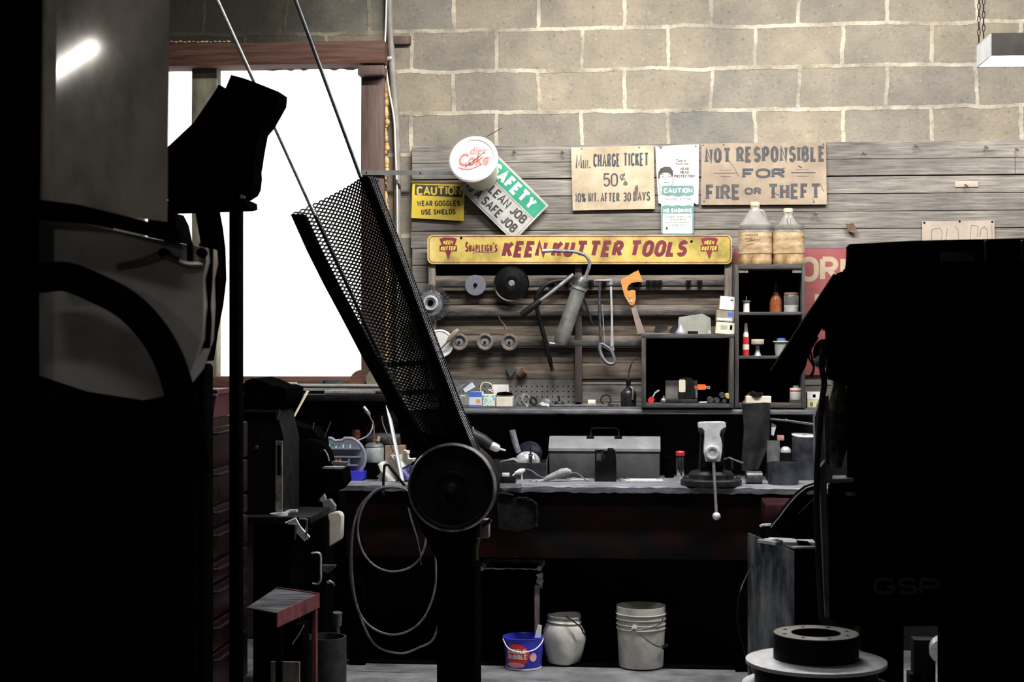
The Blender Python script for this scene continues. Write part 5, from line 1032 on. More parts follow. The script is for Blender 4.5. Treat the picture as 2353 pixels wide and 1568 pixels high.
bm = NB(); tube(bm, [W(1191, 1040, Y), W(1184, 1018, Y-.005), W(1177, 990, Y-.012)], [.013, .0145, .0145], 18); lathe(bm, W(1177, 989.5, Y-.0122), [(.006, 0), (.0145, 0)], W(1177, 989, Y-.0125)-W(1184, 1018, Y-.005), 16); part('tubular_grip', bm, STEEL, dr)
bm = NB(); lathe(bm, W(1216, 1046, Y+.05), [(0, 0), (30*kk, 0), (31*kk, .006), (29*kk, .03), (0, .03)], (.1, 1, .2), 30); part('guard_disc', bm, mat('dark_blue_plastic', (.01, .012, .03), (.025, .03, .06), .35), dr)
bm = NB(); tube(bm, [W(1219, 1066, Y-.05), W(1219, 1048, Y-.05)], .0095, 16); tube(bm, [W(1219, 1047.5, Y-.05), W(1219, 1044, Y-.05)], [.011, .011], 16); tube(bm, [W(1219, 1044, Y-.05), W(1219.5, 1034, Y-.05), W(1220, 1027, Y-.05)], [.004, .0045, .0035], 10); part('spindle', bm, CHROME, dr)
bm = NB(); tube(bm, [W(1228, 1048, Y-.04), W(1233, 1060, Y-.04)], .003, 8); part('side_lever', bm, STEEL, dr); bm = NB(); tube(bm, [W(1150, 1062, Y-.06), W(1165, 1059, Y-.06), W(1180, 1056, Y-.06), W(1190, 1062, Y-.06)], [.004, .006, .008, .009], 10); part('hose_fitting', bm, STEEL, dr)
# dark air drill with bright chuck
Y = 7.06; ad = thing('air_drill', 'dark hand drill with bright chuck lying nose down beside the mesh guard', 'drill', W(1112, 1064, Y))
bm = NB(); tube(bm, [W(1070, 995, Y), W(1090, 1001, Y), W(1110, 1012, Y), W(1128, 1024, Y)], [.02, .026, .027, .022], 18); part('body', bm, DKGREY, ad)
bm = NB(); tube(bm, [W(1127, 1023, Y), W(1131, 1025, Y), W(1143, 1031, Y), W(1148, 1033, Y)], [.017, .02, .019, .012], 18); ck = part('chuck', bm, BRIGHT, ad)
bm = NB(); tube(bm, [W(1147, 1032, Y), W(1162, 1036, Y)], [.006, .0045], 10); part('bit', bm, BRIGHT, ck)
bm = NB(); tube(bm, [W(1086, 981, Y), W(1089, 992, Y), W(1092, 1000, Y)], [.004, .005, .009], 10); part('air_fitting', bm, STEEL, ad)
bm = NB(); tube(bm, [W(1095, 1010, Y), W(1102, 1030, Y), W(1105, 1062, Y)], [.02, .02, .018], 14); part('grip', bm, BLACKM, ad)
# dark block with little white box at the bench edge, next to the flywheel
bm = NB(); k = K(6.85, 1165); box(bm, WX(1142, 6.85), WX(1183, 6.85), 6.85, 6.93, ZB, ZB+16*k, .002); o = single('black_block', bm, BLACKM, 'low black block at the bench edge beside the flywheel', 'block')
bm = NB(); box(bm, WX(1154, 6.87), WX(1170, 6.87), 6.87, 6.89, ZB+16*k, ZB+24*k, .001); single('white_box', bm, PALE, 'tiny pale box standing on the low black block', 'box')
bm = NB(); prism(bm, [(1108, 1112), (1108, 1122), (1198, 1122), (1198, 1112)], 6.785, 6.797); single('edge_plate', bm, STEEL, 'short bright plate nailed along the bench edge by the flywheel', 'plate')
# pipe stubs and cans at the right end of the bench
bm = NB(); c = W(1722, 1092, 6.95); r_ = 14.5*K(6.95, 1730); lathe(bm, (WX(1714, 6.95), 6.95, ZB+r_+.0003), [(r_*.82, 0), (r_, 0), (r_, .068), (r_*.82, .068), (r_*.82, 0)], (1, .12, 0), 28); single('pipe_stub', bm, GUN, 'short grey pipe stub lying on its side by the vise', 'pipe')
CANM = mat('blue_grey_can', (.02, .022, .03), (.08, .085, .105), .45, .35, 10, .1)
def opencan(name, label, px, Y, r_, h, m):
    k = K(Y, px); bm = NB(); plathe(bm, px, Y, ZB, [(0, 1), (r_-1, 1), (r_-1, h), (r_, h), (r_, 0), (0, 0)], 32); return single(name, bm, m, label, 'can')
opencan('steel_ring_can', 'wide low blue grey can at the right end of the bench', 1800, 6.95, 35, 50, CANM)
opencan('tall_can', 'tall dark blue grey can at the back of the bench near the black machine', 1851, 7.2, 31, 98, CANM)
bm = NB(); c = W(1848, 991, 7.2); k = K(7.2, 1848); lathe(bm, (c.x, 7.2, ZB+100*k), [(5*k, 0), (29*k, 0), (29*k, 2*k), (5*k, 2*k), (5*k, 0)], (.06, -.12, 1), 32); single('pierced_disc', bm, mat('pale_disc', (.5, .5, .51), (.6, .6, .61), .5), 'pale disc with a hole lying tilted on the tall can', 'disc')
k = K(7.12, 1777); zz = ZB
bm = NB(); box(bm, WX(1762, 7.12), WX(1824, 7.12), 7.1, 7.2, ZB, ZB+42*k, .002); single('dark_crate_block', bm, BLACKM, 'black block behind the wide low can', 'block')
bm = NB(); plathe(bm, 1777, 7.13, ZB+42*k, [(0, 1), (14, 1), (14, 49), (15, 49), (15, 0), (0, 0)], 28); single('steel_tube', bm, mat('mottled_zinc', (.13, .135, .13), (.24, .245, .235), .5, .4, 30, .08), 'mottled grey tube standing behind the wide low can', 'tube')
turned('domed_cylinder', 'black cylinder with bright domed top beside the mottled tube', 'cylinder', 1805, 7.14, ZB+42*k, (('black_base', BLACKM, [(0, 0), (14, 0), (14, 22), (0, 22)]), ('bright_dome', BRIGHT, [(0, 22.2), (12.5, 22.2), (12, 29), (9, 33), (5, 35.5), (0, 36)])))
bm = NB(); tube(bm, [W(1770, 964, 7.19), W(1806, 967, 7.19), W(1880, 977, 7.19)], .0058, 12); lathe(bm, W(1806, 967, 7.19), [(.0055, -.003), (.0095, -.003), (.0095, .003), (.0055, .003)], (1, 0, -.12), 14); rd = single('steel_rod', bm, GUN, 'grey rod with a collar hanging across under the tall crate', 'rod')
bm = NB(); pbox(bm, 1786, 1802, 1001, 1013, 7.21, 7.25, .002); single('pink_box', bm, mat('pink_card', (.4, .15, .16), (.5, .22, .23), .7), 'small pink box up behind the domed cylinder', 'box')
bm = NB(); prism(bm, [(1773, 972), (1784, 978), (1778, 1002), (1772, 1000)], 7.2, 7.203); single('paper_scrap', bm, PALE, 'bluish paper scrap hanging beside the dark apron', 'paper')
# leather apron hanging from the crate bottom
bm = NB(); g = []
for iy in range(15):
    for ix in range(9):
        u = ix/8; v = iy/14
        xl = 1703+6*v+(4*math.sin(v*5)); xr = 1770-2*v-(26*max(0, v-.6)/.4)
        p = W(xl+(xr-xl)*u, 927+155*v+2*math.sin(u*6), 7.168); p.y += .007*math.sin(u*7+v*2)+.004*math.sin(v*9+u*3)
        g.append(bm.verts.new(p))
for iy in range(14):
    for ix in range(8): q = iy*9+ix; bm.faces.new((g[q], g[q+1], g[q+10], g[q+9]))
bmesh.ops.solidify(bm, geom=bm.faces[:], thickness=.003)
single('leather_apron', bm, mat('dark_leather', (.015, .015, .018), (.05, .048, .053), .5, 0, 14, .25), 'dark leather apron hanging from the shelf under the crate', 'apron', sharp=60)
# white carton at the right end of the shelf
carton('parts_carton', 'yellow and white carton at the right end of the shelf past the tall crate', 'box', 1855, 1897, 36, 7.23, 7.3, mat('pale_yellow_carton', (.55, .5, .25), (.66, .62, .38), .6), (('white_upper', .0, 1., .52, 1.0, WHITEP), ('print_patch', .3, .45, .65, .85, PALE), ('print_patch', .15, .3, .1, .35, GREYP)))

# ------------------------------------------------------------ under the bench
def pail(label, px, Y, h, r0_, r1_, m, ribs, base_z=.0065):
    k = K(Y, px); r = thing('pail', label, 'bucket', (WX(px, Y), Y, base_z))
    bm = NB(); prof = [(0, 0), (r0_-1, 0), (r0_, 1.5)]
    for t in (ribs or []):
        rr = r0_+(r1_-r0_)*t/h; prof += [(rr, t-1), (rr+2.6, t-.6), (rr+2.6, t+.8), (rr, t+1.2)]
    prof += [(r1_, h), (r1_-1.6, h), (r0_-1.6, 3), (0, 3)]
    plathe(bm, px, Y, base_z, prof, 40); part('bucket', bm, m, r); return r, k
DIRTYW = mat('dirty_white_plastic', (.3, .28, .24), (.58, .57, .53), .5, 0, 6, .05, c3=(.68, .67, .63), lo=.28, hi=.55)
r, k = pail('tall white ribbed bucket with wire handle under the bench', 1473, 6.96, 138, 51, 57, DIRTYW, (88, 98, 110, 121))
x = WX(1473, 6.96)
bm = NB(); tube(bm, smooth_path([(x+54*k, 6.95, .0065+118*k), (x+40*k, 6.86, .0065+104*k), (x+5*k, 6.83, .0065+95*k), (x-14*k, 6.835, .0065+93*k), (x-2*k, 6.83, .0065+84*k), (x+30*k, 6.835, .0065+60*k), (x+52*k, 6.88, .0065+50*k)], 6), .0028, 8); part('wire_handle', bm, GUN, r)
bm = NB(); tube(bm, [(x+50*k, 6.878, .0065+50*k), (x+60*k, 6.9, .0065+53*k)], .009, 10); part('grip', bm, BLACKM, r)
bm = NB(); prismw(bm, [(x-22*k, 6.852, .0065+90*k), (x-18*k, 6.852, .0065+103*k), (x-8*k, 6.852, .0065+101*k), (x-10*k, 6.852, .0065+90*k), (x-16*k, 6.852, .0065+96*k)], (0, .012, 0)); part('handle_lug', bm, WHITEP, r)
bm = NB(); plathe(bm, 1296, 6.99, .0065, [(0, 0), (32, 0), (36, 4), (42, 28), (48, 55), (47, 75), (42, 88), (39, 92), (40, 95), (42, 96), (40, 98), (39, 104), (41, 106), (41, 110), (39, 110), (37, 90), (30, 4), (0, 3)], 40)
r = thing('pail', 'dented round white bucket behind the coloured tub under the bench', 'bucket', (WX(1296, 6.99), 6.99, .0065))
for v in bm.verts:
    a = math.atan2(v.co.y-6.99, v.co.x-WX(1296, 6.99)); v.co.x += .006*math.sin(3*a+v.co.z*20); v.co.z += .003*math.sin(2*a)*(v.co.z > .05)
part('bucket', bm, DIRTYW, r, sharp=50)
k = K(6.99, 1296); x = WX(1296, 6.99)
bm = NB(); tube(bm, smooth_path([(x+6*k, 6.905, .0065+114*k), (x+24*k, 6.895, .0065+104*k), (x+40*k, 6.9, .0065+90*k), (x+46*k, 6.915, .0065+76*k), (x+50*k, 6.93, .0065+70*k)], 6), .003, 8); part('wire_handle', bm, BLACKM, r)
# bubble gum tub
px = 1203; Y = 6.9; k = K(Y, px); x = WX(px, Y); z0 = .0003
gt = thing('candy_tub', 'small blue and red printed candy tub with pale wire handle on the floor', 'tub', (x, Y, z0))
TUBB = mat('printed_blue', (.02, .025, .42), (.035, .04, .55), .4, 0, 12, .02)
bm = NB(); plathe(bm, px, Y, z0, [(0, 0), (40, 0), (41, 2), (46, 70), (48, 72), (46, 73), (44, 70), (39, 3), (0, 3)], 44); part('tub', bm, TUBB, gt)
bm = NB(); plathe(bm, px, Y, z0, [(40.4, .6), (41.4, 1), (41.7, 5), (41.2, 5)], 44); part('pale_foot', bm, WHITEP, gt)
def curved(bm_, pts, dr_=.7):
    """lay a print (x, height in pixels about the tub's front) on the tub's round side."""
    fs = bm_.faces.new([bm_.verts.new((u, v, 0)) for u, v in pts]); return fs
def wrapv(bm_, off):
    for vtx in bm_.verts:
        u, h = vtx.co.x, vtx.co.y; R_ = (41+5*h/70+off); a = u/R_
        vtx.co = Vector((x+R_*k*math.sin(a), Y-R_*k*math.cos(a), z0+h*k))
def ell(cx_, cy_, rx, ry, n=28): return [(cx_+rx*math.cos(2*PI*i/n), cy_+ry*math.sin(2*PI*i/n)) for i in range(n)]
def fillgrid(bm_, pts):
    f = curved(bm_, pts); bmesh.ops.triangulate(bm_, faces=[f]); bmesh.ops.subdivide_edges(bm_, edges=bm_.edges[:], cuts=2, use_grid_fill=True)
bm = NB(); fillgrid(bm, ell(-12, 36, 29, 26)); wrapv(bm, 1.0); part('red_oval', bm, RED, gt)
bm = NB()
def lt(bm_, t, u0, u1, h0, h1):
    b2 = NB(); lettering(b2, t, u0, u1, h0, h1, 0, wgt=.2, gap=.3); b2.verts.ensure_lookup_table(); mp = {}
    for v in b2.verts: mp[v] = bm_.verts.new((v.co.x, v.co.z, 0))
    for f in b2.faces: bm_.faces.new([mp[v] for v in f.verts])
    b2.free()
lt(bm, 'DUBBLE', -38, 10, 40, 50); lt(bm, 'BUBBLE', -36, 12, 27, 38)
bmesh.ops.subdivide_edges(bm, edges=bm.edges[:], cuts=1); wrapv(bm, 1.6); part('white_lettering', bm, WHITEP, gt)
bm = NB(); fillgrid(bm, ell(-16, 13, 22, 6)); wrapv(bm, 1.4); part('pink_print', bm, mat('pink_ink', (.7, .2, .3), (.8, .32, .4), .5), gt)
bm = NB(); fillgrid(bm, ell(27, 31, 9, 10)); wrapv(bm, 1.2); part('pale_pink_print', bm, mat('pale_pink_ink', (.8, .4, .42), (.85, .5, .5), .5), gt)
bm = NB(); tube(bm, smooth_path([(x+46*k, Y, z0+70*k), (x+43*k, Y-.05, z0+62*k), (x+28*k, Y-.085, z0+50*k), (x-2*k, Y-.098, z0+45*k), (x-30*k, Y-.085, z0+52*k), (x-44*k, Y-.04, z0+66*k), (x-46*k, Y, z0+70*k)], 6), .0026, 8); part('wire_handle', bm, WHITEP, gt)
bm = NB(); prism(bm, [(1236, 1436), (1245, 1438), (1243, 1466), (1228, 1466)], 6.93, 6.935); cd = single('paper_packet', bm, WHITEP, 'white and yellow paper packet sticking out of the candy tub', 'packet')
# low wooden stand under the bench with worn top rim
Yt = 7.03; st = thing('wooden_stand', 'low black stand with chipped pale top rim and pinkish post under the bench', 'stand', (WX(1172, Yt), 7.05, .0065))
zt = WZ(1308, Yt, 1172); xa, xb = WX(1104, Yt), WX(1240, Yt); CHIP = mat('chipped_pale_paint', (.3, .3, .32), (.75, .75, .78), .7, 0, 16, .4)
bm = NB(); box(bm, xa+.004, xb-.003, Yt+.02, Yt+.22, .0065, zt-.02, .002); part('body', bm, BLACK, st)
r1 = random.Random(4)
def ragged(bm_, a, b_, r_, n=16):
    tube(bm_, [Vector(a).lerp(Vector(b_), i/n)+Vector((r1.uniform(-.003, .003), 0, r1.uniform(-.002, .002))) for i in range(n+1)], [r_*r1.uniform(.6, 1.3) for i in range(n+1)], 8)
bm = NB(); ragged(bm, (xa, Yt+.01, zt), (xb, Yt+.01, zt), .003); part('rim', bm, CHIP, st)
bm = NB(); ragged(bm, (xa+.008, Yt+.23, zt+.003), (xb+.004, Yt+.23, zt+.003), .007); part('rim', bm, CHIP, st)
bm = NB(); ragged(bm, (xb-.004, Yt+.01, zt), (xb+.002, Yt+.23, zt+.003), .009); part('rim', bm, CHIP, st)
bm = NB(); ragged(bm, (xa+.002, Yt+.01, zt-.003), (xa+.01, Yt+.22, zt+.002), .012); part('rim', bm, CHIP, st)
bm = NB(); ragged(bm, (xb+.001, Yt, zt-.02), (xb+.001, Yt, zt-.075), .014, 6); part('torn_corner', bm, CHIP, st)
bm = NB(); pbox(bm, 1228, 1240, 1345, 1470, Yt-.016, Yt+.015, .002, zb=.0065); part('post', bm, mat('pinkish_worn_wood', (.32, .16, .145), (.6, .44, .4), .7, 0, 8, .2, (5, 5, 1)), st)
# dark rag over the bench edge
bm = NB(); tube(bm, ppath([(1140, 1134), (1165, 1136), (1180, 1140)], 6.79, 4), .007, 8); tube(bm, ppath([(1188, 1146), (1205, 1145), (1218, 1150), (1230, 1157), (1233, 1180), (1233, 1210)], 6.79, 5), [.006+.002*math.sin(i*1.3) for i in range(26)], 8)
prism(bm, [(1140, 1136), (1186, 1144), (1228, 1156), (1232, 1212), (1190, 1222), (1146, 1216)], 6.795, 6.81); single('work_rag', bm, mat('sooty_rag', (.003, .003, .003), (.014, .013, .013), .9, 0, 20, .4, spec=.05), 'sooty rag with frayed edge hanging over the bench front', 'rag')

# ------------------------------------------------------------ left end of the bench
po = thing('parts_organizer', 'round clear plastic parts organizer on a blue foot at the left of the bench', 'organizer', (WX(800, 6.98), 7.0, ZB))
Y = 6.98; k = K(Y, 790); CLEAR = mat('hazy_clear_plastic', (.42, .45, .55), (.56, .58, .68), .25, 0, 12, .03, trans=.55)
bm = NB(); bm_p = [(785+54*math.cos(math.radians(a)), 1053-50*math.sin(math.radians(a))) for a in range(-58, 64, 8)]+[(806, 1008), (792, 1008), (786, 1013), (770, 1014), (762, 1008), (742, 1007), (738, 1020), (748, 1100)]
prism(bm, bm_p, Y+.045, Y+.06); part('rear_shell', bm, mat('hazy_grey_plastic', (.16, .16, .2), (.25, .25, .3), .4), po)
bm = NB(); rim = [W(x, y, Y+.02) for x, y in bm_p]; tube(bm, rim, .008, 8, close=True); part('clear_rim', bm, CLEAR, po)
for yy in (1030, 1049, 1068):
    bm = NB(); pbox(bm, 752, 828 if yy < 1060 else 822, yy, yy+3, Y+.01, Y+.045); part('divider', bm, CLEAR, po)
bm = NB(); pbox(bm, 800, 803, 1052, 1096, Y+.012, Y+.045); part('divider', bm, CLEAR, po)
for i in range(7):
    bm = NB(); cyl(bm, W(756+i*8, 1029, Y+.025), W(757+i*8, 1021, Y+.025), .0045, n=8); part('screw_plug', bm, mat('teal_plastic', (.05, .3, .26), (.1, .4, .35), .4) if i % 2 else PALE, po)
for i in range(3):
    bm = NB(); pbox(bm, 762+i*8, 768+i*8, 1054, 1066, Y+.015, Y+.04, .001); part('coral_clip', bm, mat('coral_plastic', (.6, .18, .15), (.7, .28, .24), .4), po)
bm = NB(); prism(bm, [(784, 1100), (836, 1100), (835, 1118), (828, 1121), (792, 1121), (784, 1112)], Y-.03, Y+.07); lo = min(v.co.z for v in bm.verts); bmesh.ops.translate(bm, verts=bm.verts[:], vec=(0, 0, ZB-lo)); part('blue_foot', bm, BLUE, po)
# torch on its gas can
gb = pbx('dark_box', 'black box under the gas torch can', 'box', 838, 884, 38, 7.02, 7.12, ZB, BLACK)
k = K(7.02, 860); zc = ZB+38*k
gt_ = thing('gas_torch', 'small grey gas can torch with angled burner tube', 'torch', (WX(860, 7.07), 7.07, zc))
for nm, m, prof in (('gas_can', mat('torch_can_print', (.34, .37, .37), (.5, .52, .52), .4, .3, 30, .03), [(0, 0), (21.5, 0), (22, 1), (22, 33), (20, 36)]), ('can_shoulder', mat('blue_grey_steel', (.25, .3, .33), (.38, .43, .46), .3, .7), [(20.5, 35.5), (22.3, 36), (22.3, 37), (18, 42), (10, 45), (0, 45)]), ('valve', mat('brass', (.35, .22, .08), (.5, .34, .14), .35, .8), [(0, 45.2), (5, 45.2), (5, 51), (3, 52), (3, 58), (0, 58)])):
    bm = NB(); plathe(bm, 860, 7.07, zc, prof, 26); part(nm, bm, m, gt_)
bm = NB(); tube(bm, ppath([(859, 1018), (859, 990), (858, 975), (852, 962), (848, 954)], 7.07, 5), .0035, 8); bt = part('burner_tube', bm, mat('copper_tube', (.3, .2, .15), (.45, .32, .24), .35, .7), gt_)
bm = NB(); tube(bm, [W(849, 956, 7.07), W(847, 951, 7.07), W(837, 937, 7.07), W(835, 935, 7.07)], [.005, .009, .0085, .006], 12); part('burner_tip', bm, STEEL, bt)
bm = NB(); tube(bm, [W(868, 1014, 7.05), W(871, 1004, 7.05)], [.008, .007], 10); part('knob', bm, mat('yellowed_knob', (.5, .4, .2), (.6, .5, .28), .5), gt_)
bm = NB(); tube(bm, ppath([(857, 968), (855, 985), (848, 998), (838, 1006), (822, 1013)], 7.1, 6), .003, 8); part('hose', bm, PALE, gt_)
# cardboard box with a pipe on it, amber cup
pbx('cardboard_box', 'small tan cardboard box behind the gas torch', 'box', 884, 927, 70, 7.2, 7.3, ZB, mat('tan_cardboard', (.24, .16, .11), (.36, .25, .18), .8, 0, 10, .05))
kk = K(7.24, 900); zz = ZB+70*K(7.2, 905)
bm = NB(); r_ = 14*kk; tube(bm, [(WX(845, 7.25), 7.25, zz+r_+.0005), (WX(920, 7.25), 7.25, zz+r_+.0005)], r_, 20); single('iron_pipe', bm, GUN, 'thick grey pipe lying on the cardboard box', 'pipe')
bm = NB(); plathe(bm, 818, 7.2, ZB+85*kk, [(0, 0), (8, 0), (10, 6), (10, 18), (8, 21), (0, 21)], 18); single('amber_cup', bm, AMBER, 'amber brown cup perched behind the round organizer', 'cup')
bm = NB(); plathe(bm, 818, 7.2, ZB, [(0, 0), (11, 0), (11, 85), (0, 85)], 14); single('dark_tin', bm, BLACK, 'tall black tin under the amber cup', 'tin')
# rags
def rag(name, label, pts, Y, m, th=.05, seed=1):
    rr = random.Random(seed); bm = NB(); a = prism(bm, pts, Y, Y+th)
    bmesh.ops.subdivide_edges(bm, edges=bm.edges[:], cuts=3, use_grid_fill=True)
    for v in bm.verts: v.co += Vector((.004*math.sin(v.co.z*140+v.co.x*60), .016*math.sin(v.co.x*75+v.co.z*50), .004*math.sin(v.co.x*120)))
    return single(name, bm, m, label, 'rag', sharp=70)
rag('shop_rag', 'crumpled white rag heaped on the bench beside the gas torch', [(868, 1068), (878, 1062), (900, 1048), (925, 1046), (929, 1036), (940, 1034), (942, 1040), (934, 1044), (936, 1052), (952, 1056), (952, 1063), (935, 1068), (922, 1082), (912, 1098), (906, 1106), (880, 1114), (858, 1116), (856, 1111), (872, 1102), (866, 1098), (877, 1080)], 6.92, mat('white_cloth', (.55, .53, .48), (.7, .68, .62), .9, 0, 25, .3))
rag('blue_rag', 'crumpled blue cloth beside the white rag', [(924, 1080), (934, 1072), (956, 1070), (958, 1086), (948, 1096), (932, 1104), (926, 1096)], 6.93, mat('blue_cloth', (.06, .06, .22), (.2, .2, .45), .9, 0, 40, .4), seed=4)
# pointed grey batten and thin wire standing against the shelf
bm = NB(); tube(bm, [W(887, 932, 6.98), W(893, 952, 6.965), W(897, 966, 6.95), W(925, 1106, 6.86)], [.001, .007, .0095, .0105], 10, flat=.5); single('pointed_batten', bm, mat('grey_aluminium', (.3, .31, .33), (.42, .43, .46), .4, .3), 'pointed grey batten leaning behind the white rag', 'batten')
bm = NB(); tube(bm, ppath([(877, 956, 7.05), (880, 975, 7.04), (890, 1000, 7.02), (898, 1022, 6.98), (904, 1040, 6.95)], 7, 5), .0032, 8); single('bent_wire', bm, GUN, 'bent thin wire standing beside the pointed batten', 'wire')
# black bracket and coiled hose on the bench end
br = thing('hose_hook', 'black forked iron hook holding the coiled hoses at the bench front', 'hook', W(884, 1137, 6.75))
bm = NB(); tube(bm, [W(884, 1068, 6.75), W(881, 1100, 6.75), W(881, 1140, 6.755)], .0058, 8); part('upright', bm, BLACKM, br)
bm = NB(); tube(bm, [W(884, 1068, 6.75), W(893, 1070, 6.75), W(915, 1098, 6.76), W(938, 1127, 6.77)], .006, 8); part('brace', bm, BLACKM, br)
bm = NB(); tube(bm, [W(880, 1135, 6.66), W(880, 1128, 6.75), W(880, 1128, 6.8)], .006, 8); part('arm', bm, BLACKM, br)
HOSE = mat('grey_air_hose', (.045, .045, .05), (.12, .12, .13), .35, 0, 30, .05)
def loop(name, label, pts, Y, r_, m=HOSE):
    bm = NB(); tube(bm, ppath(pts, Y, 8, True), r_, 10, close=True); return single(name, bm, m, label, 'hose', 'hoses coiled at the bench front')
loop('air_hose', 'grey hose coil at the bench front, tightest loop', [(893, 1120), (862, 1130), (834, 1165), (822, 1215), (832, 1265), (860, 1300), (900, 1314), (945, 1303), (972, 1268), (978, 1220), (960, 1165), (935, 1128)], 6.7, .005)
loop('air_hose', 'grey hose coil at the bench front, middle loop reaching lower', [(890, 1118), (856, 1132), (820, 1180), (808, 1260), (815, 1370), (840, 1430), (890, 1458), (940, 1450), (980, 1410), (1002, 1330), (990, 1220), (955, 1150), (930, 1124)], 6.72, .0048)
loop('air_hose', 'grey hose coil at the bench front, longest and lowest loop', [(896, 1121), (850, 1140), (812, 1210), (806, 1320), (822, 1400), (858, 1478), (915, 1502), (960, 1490), (1000, 1460), (1015, 1350), (1000, 1230), (965, 1150), (935, 1122)], 6.735, .0048)
bm = NB(); tube(bm, [W(938, 1168, 6.68), W(945, 1195, 6.68), W(958, 1235, 6.68), W(965, 1268, 6.69), W(968, 1300, 6.69)], [.008, .0085, .008, .005, .003], 10, flat=.5); single('hanging_strip', bm, GUN, 'tapered grey strip hanging inside the hose loops', 'strip')
# stacked bars and sheets on the rack under the window
ZR = WZ(905, 7.2, 700)
rk = thing('stock_rack', 'dark rack shelf under the window piled with metal stock', 'rack', (WX(650, 7.2), 7.2, ZR))
bm = NB(); box(bm, WX(380, 7.2), WX(899, 7.2), 7.1, 7.44, ZR-.03, ZR, .003); part('shelf_board', bm, BLACKM, rk)
for px in (400, 745):
    bm = NB(); box(bm, WX(px, 7.2)-.02, WX(px, 7.2)+.02, 7.38, 7.43, 0, ZR-.0305); part('leg', bm, BLACK, rk)
bm = NB(); box(bm, WX(380, 7.2), WX(899, 7.2), 7.445, 7.455, 0, ZR-.031); struct('trim_5', bm, _M['dark_backing'])
def stock(label, x0_, x1_, y_, th_px, Y0_, Y1_, m, grp='bars stacked under the window'):
    bm = NB(); k = K(Y0_, (x0_+x1_)/2); z = WZ(y_, Y0_, (x0_+x1_)/2); box(bm, WX(x0_, Y0_), WX(x1_, Y0_), Y0_, Y1_, z, z+th_px*k, .0008, segs=1); return single('metal_bar', bm, m, label, 'bar', grp)
CB = mat('cream_bar', (.4, .38, .33), (.52, .5, .45), .5, .2)
stock('long pale bar, highest of the stack under the window', 540, 890, 888, 5, 7.3, 7.36, CB)
stock('dark strip under the long pale bar, left of the guard', 560, 884, 893, 4.5, 7.27, 7.37, DKGREY)
stock('bright grey bar at the front of the stack under the window', 650, 872, 899, 4.5, 7.2, 7.3, STEEL)
stock('short bright bar by the guard at the front of the stack', 745, 858, 905, 6, 7.13, 7.19, STEEL)
stock('short pale bar at the left of the stack under the window', 555, 680, 882, 3, 7.31, 7.34, CB)
bm = NB(); prism(bm, [(737, 873), (788, 873), (788, 884), (737, 884)], 7.33, 7.336); r = thing('hole_plate', 'small grey plate with a hole standing on the bars under the window', 'plate', W(762, 884, 7.33)); part('plate', bm, GUN, r)
bm = NB(); lathe(bm, W(745, 879, 7.3295), [(0, 0), (.005, 0), (.005, .001)], (0, 1, 0), 12); part('hole', bm, BLACK, r)
bm = NB(); lathe(bm, W(832, 880, 7.34), [(0, 0), (30*K(7.34), 0), (30*K(7.34), .02), (0, .02)], (0, 1, 0), 28); single('brown_wheel', bm, BEAM, 'dark brown wheel standing at the window sill behind the guard', 'wheel')
bm = NB(); lathe(bm, W(862, 872, 7.32), [(0, 0), (22*K(7.34), 0), (22*K(7.34), .02), (0, .02)], (0, 1, 0), 28); single('pale_wheel', bm, MULL, 'pale olive disc standing beside the brown wheel by the guard', 'disc')
bm = NB(); tube(bm, [W(707, 899, 7.11), W(664, 980, 6.95)], [.008, .0045], 8, flat=.5); single('wooden_stick', bm, mat('pale_stick_wood', (.36, .32, .22), (.5, .46, .34), .7), 'pale wooden stick slanting down from the bar rack', 'stick')
# ------------------------------------------------------------ belt-driven machine with expanded metal guard
YG = 5.0; kg = K(YG)
DKEDGE = mat('dark_worn_steel', (.012, .012, .013), (.04, .04, .043), .38, .6, 30, .1, spec=.4)
bg = thing('belt_machine', 'black belt driven machine with expanded metal belt guard and round flywheel cover', 'machine', (WX(1056, YG), YG+.1, 0))
Lr = [(668, 492), (705, 575), (745, 655), (788, 735), (830, 815), (872, 890), (915, 960), (955, 1025), (975, 1060)]
Rr = [(831, 406), (868, 500), (902, 590), (936, 680), (970, 770), (1003, 858), (1036, 945), (1062, 1010), (1074, 1040)]
def along(P, t):
    f = t*(len(P)-1); i = min(int(f), len(P)-2); u = f-i
    return (P[i][0]+(P[i+1][0]-P[i][0])*u, P[i][1]+(P[i+1][1]-P[i][1])*u)
def gsurf(t, u):
    """point of the curved mesh sheet: t down the guard, u across from left to right rail."""
    a, b_ = along(Lr, t), along(Rr, t)
    s = 4*u*(1-u)
    p = W(a[0]+(b_[0]-a[0])*u+s*6, a[1]+(b_[1]-a[1])*u-s*13, YG); p.y += .11*s; return p
ML = mat('black_expanded_metal', (.006, .006, .006), (.014, .014, .014), .5, .3, 40, .05, spec=.3)
def lattice(bm, f, nt, nu, w, th):
    """expanded metal: zigzag strands that meet at knuckles; f(t, u) is the sheet."""
    for i in range(nt):
        t0, t1 = i/nt, (i+1)/nt
        for j in range(nu):
            ua, um, ub = j/nu, (j+.5)/nu, (j+1)/nu
            tm = (t0+t1)/2
            for (ta, u0, tb, u1) in ((tm, ua, t0, um), (t0, um, tm, ub), (tm, ua, t1, um), (t1, um, tm, ub)):
                p, q = f(ta, u0), f(tb, u1); d = (q-p)
                if d.length < 1e-6: continue
                nrm = d.cross(Vector((0, 1, 0))); nrm.normalize(); nrm *= w/2
                v = [bm.verts.new(x) for x in (p+nrm, q+nrm, q-nrm, p-nrm)]; bm.faces.new(v)
                e = [bm.verts.new(x+Vector((0, th, 0))) for x in (p-nrm, q-nrm)]; bm.faces.new((v[3], v[2], e[1], e[0]))
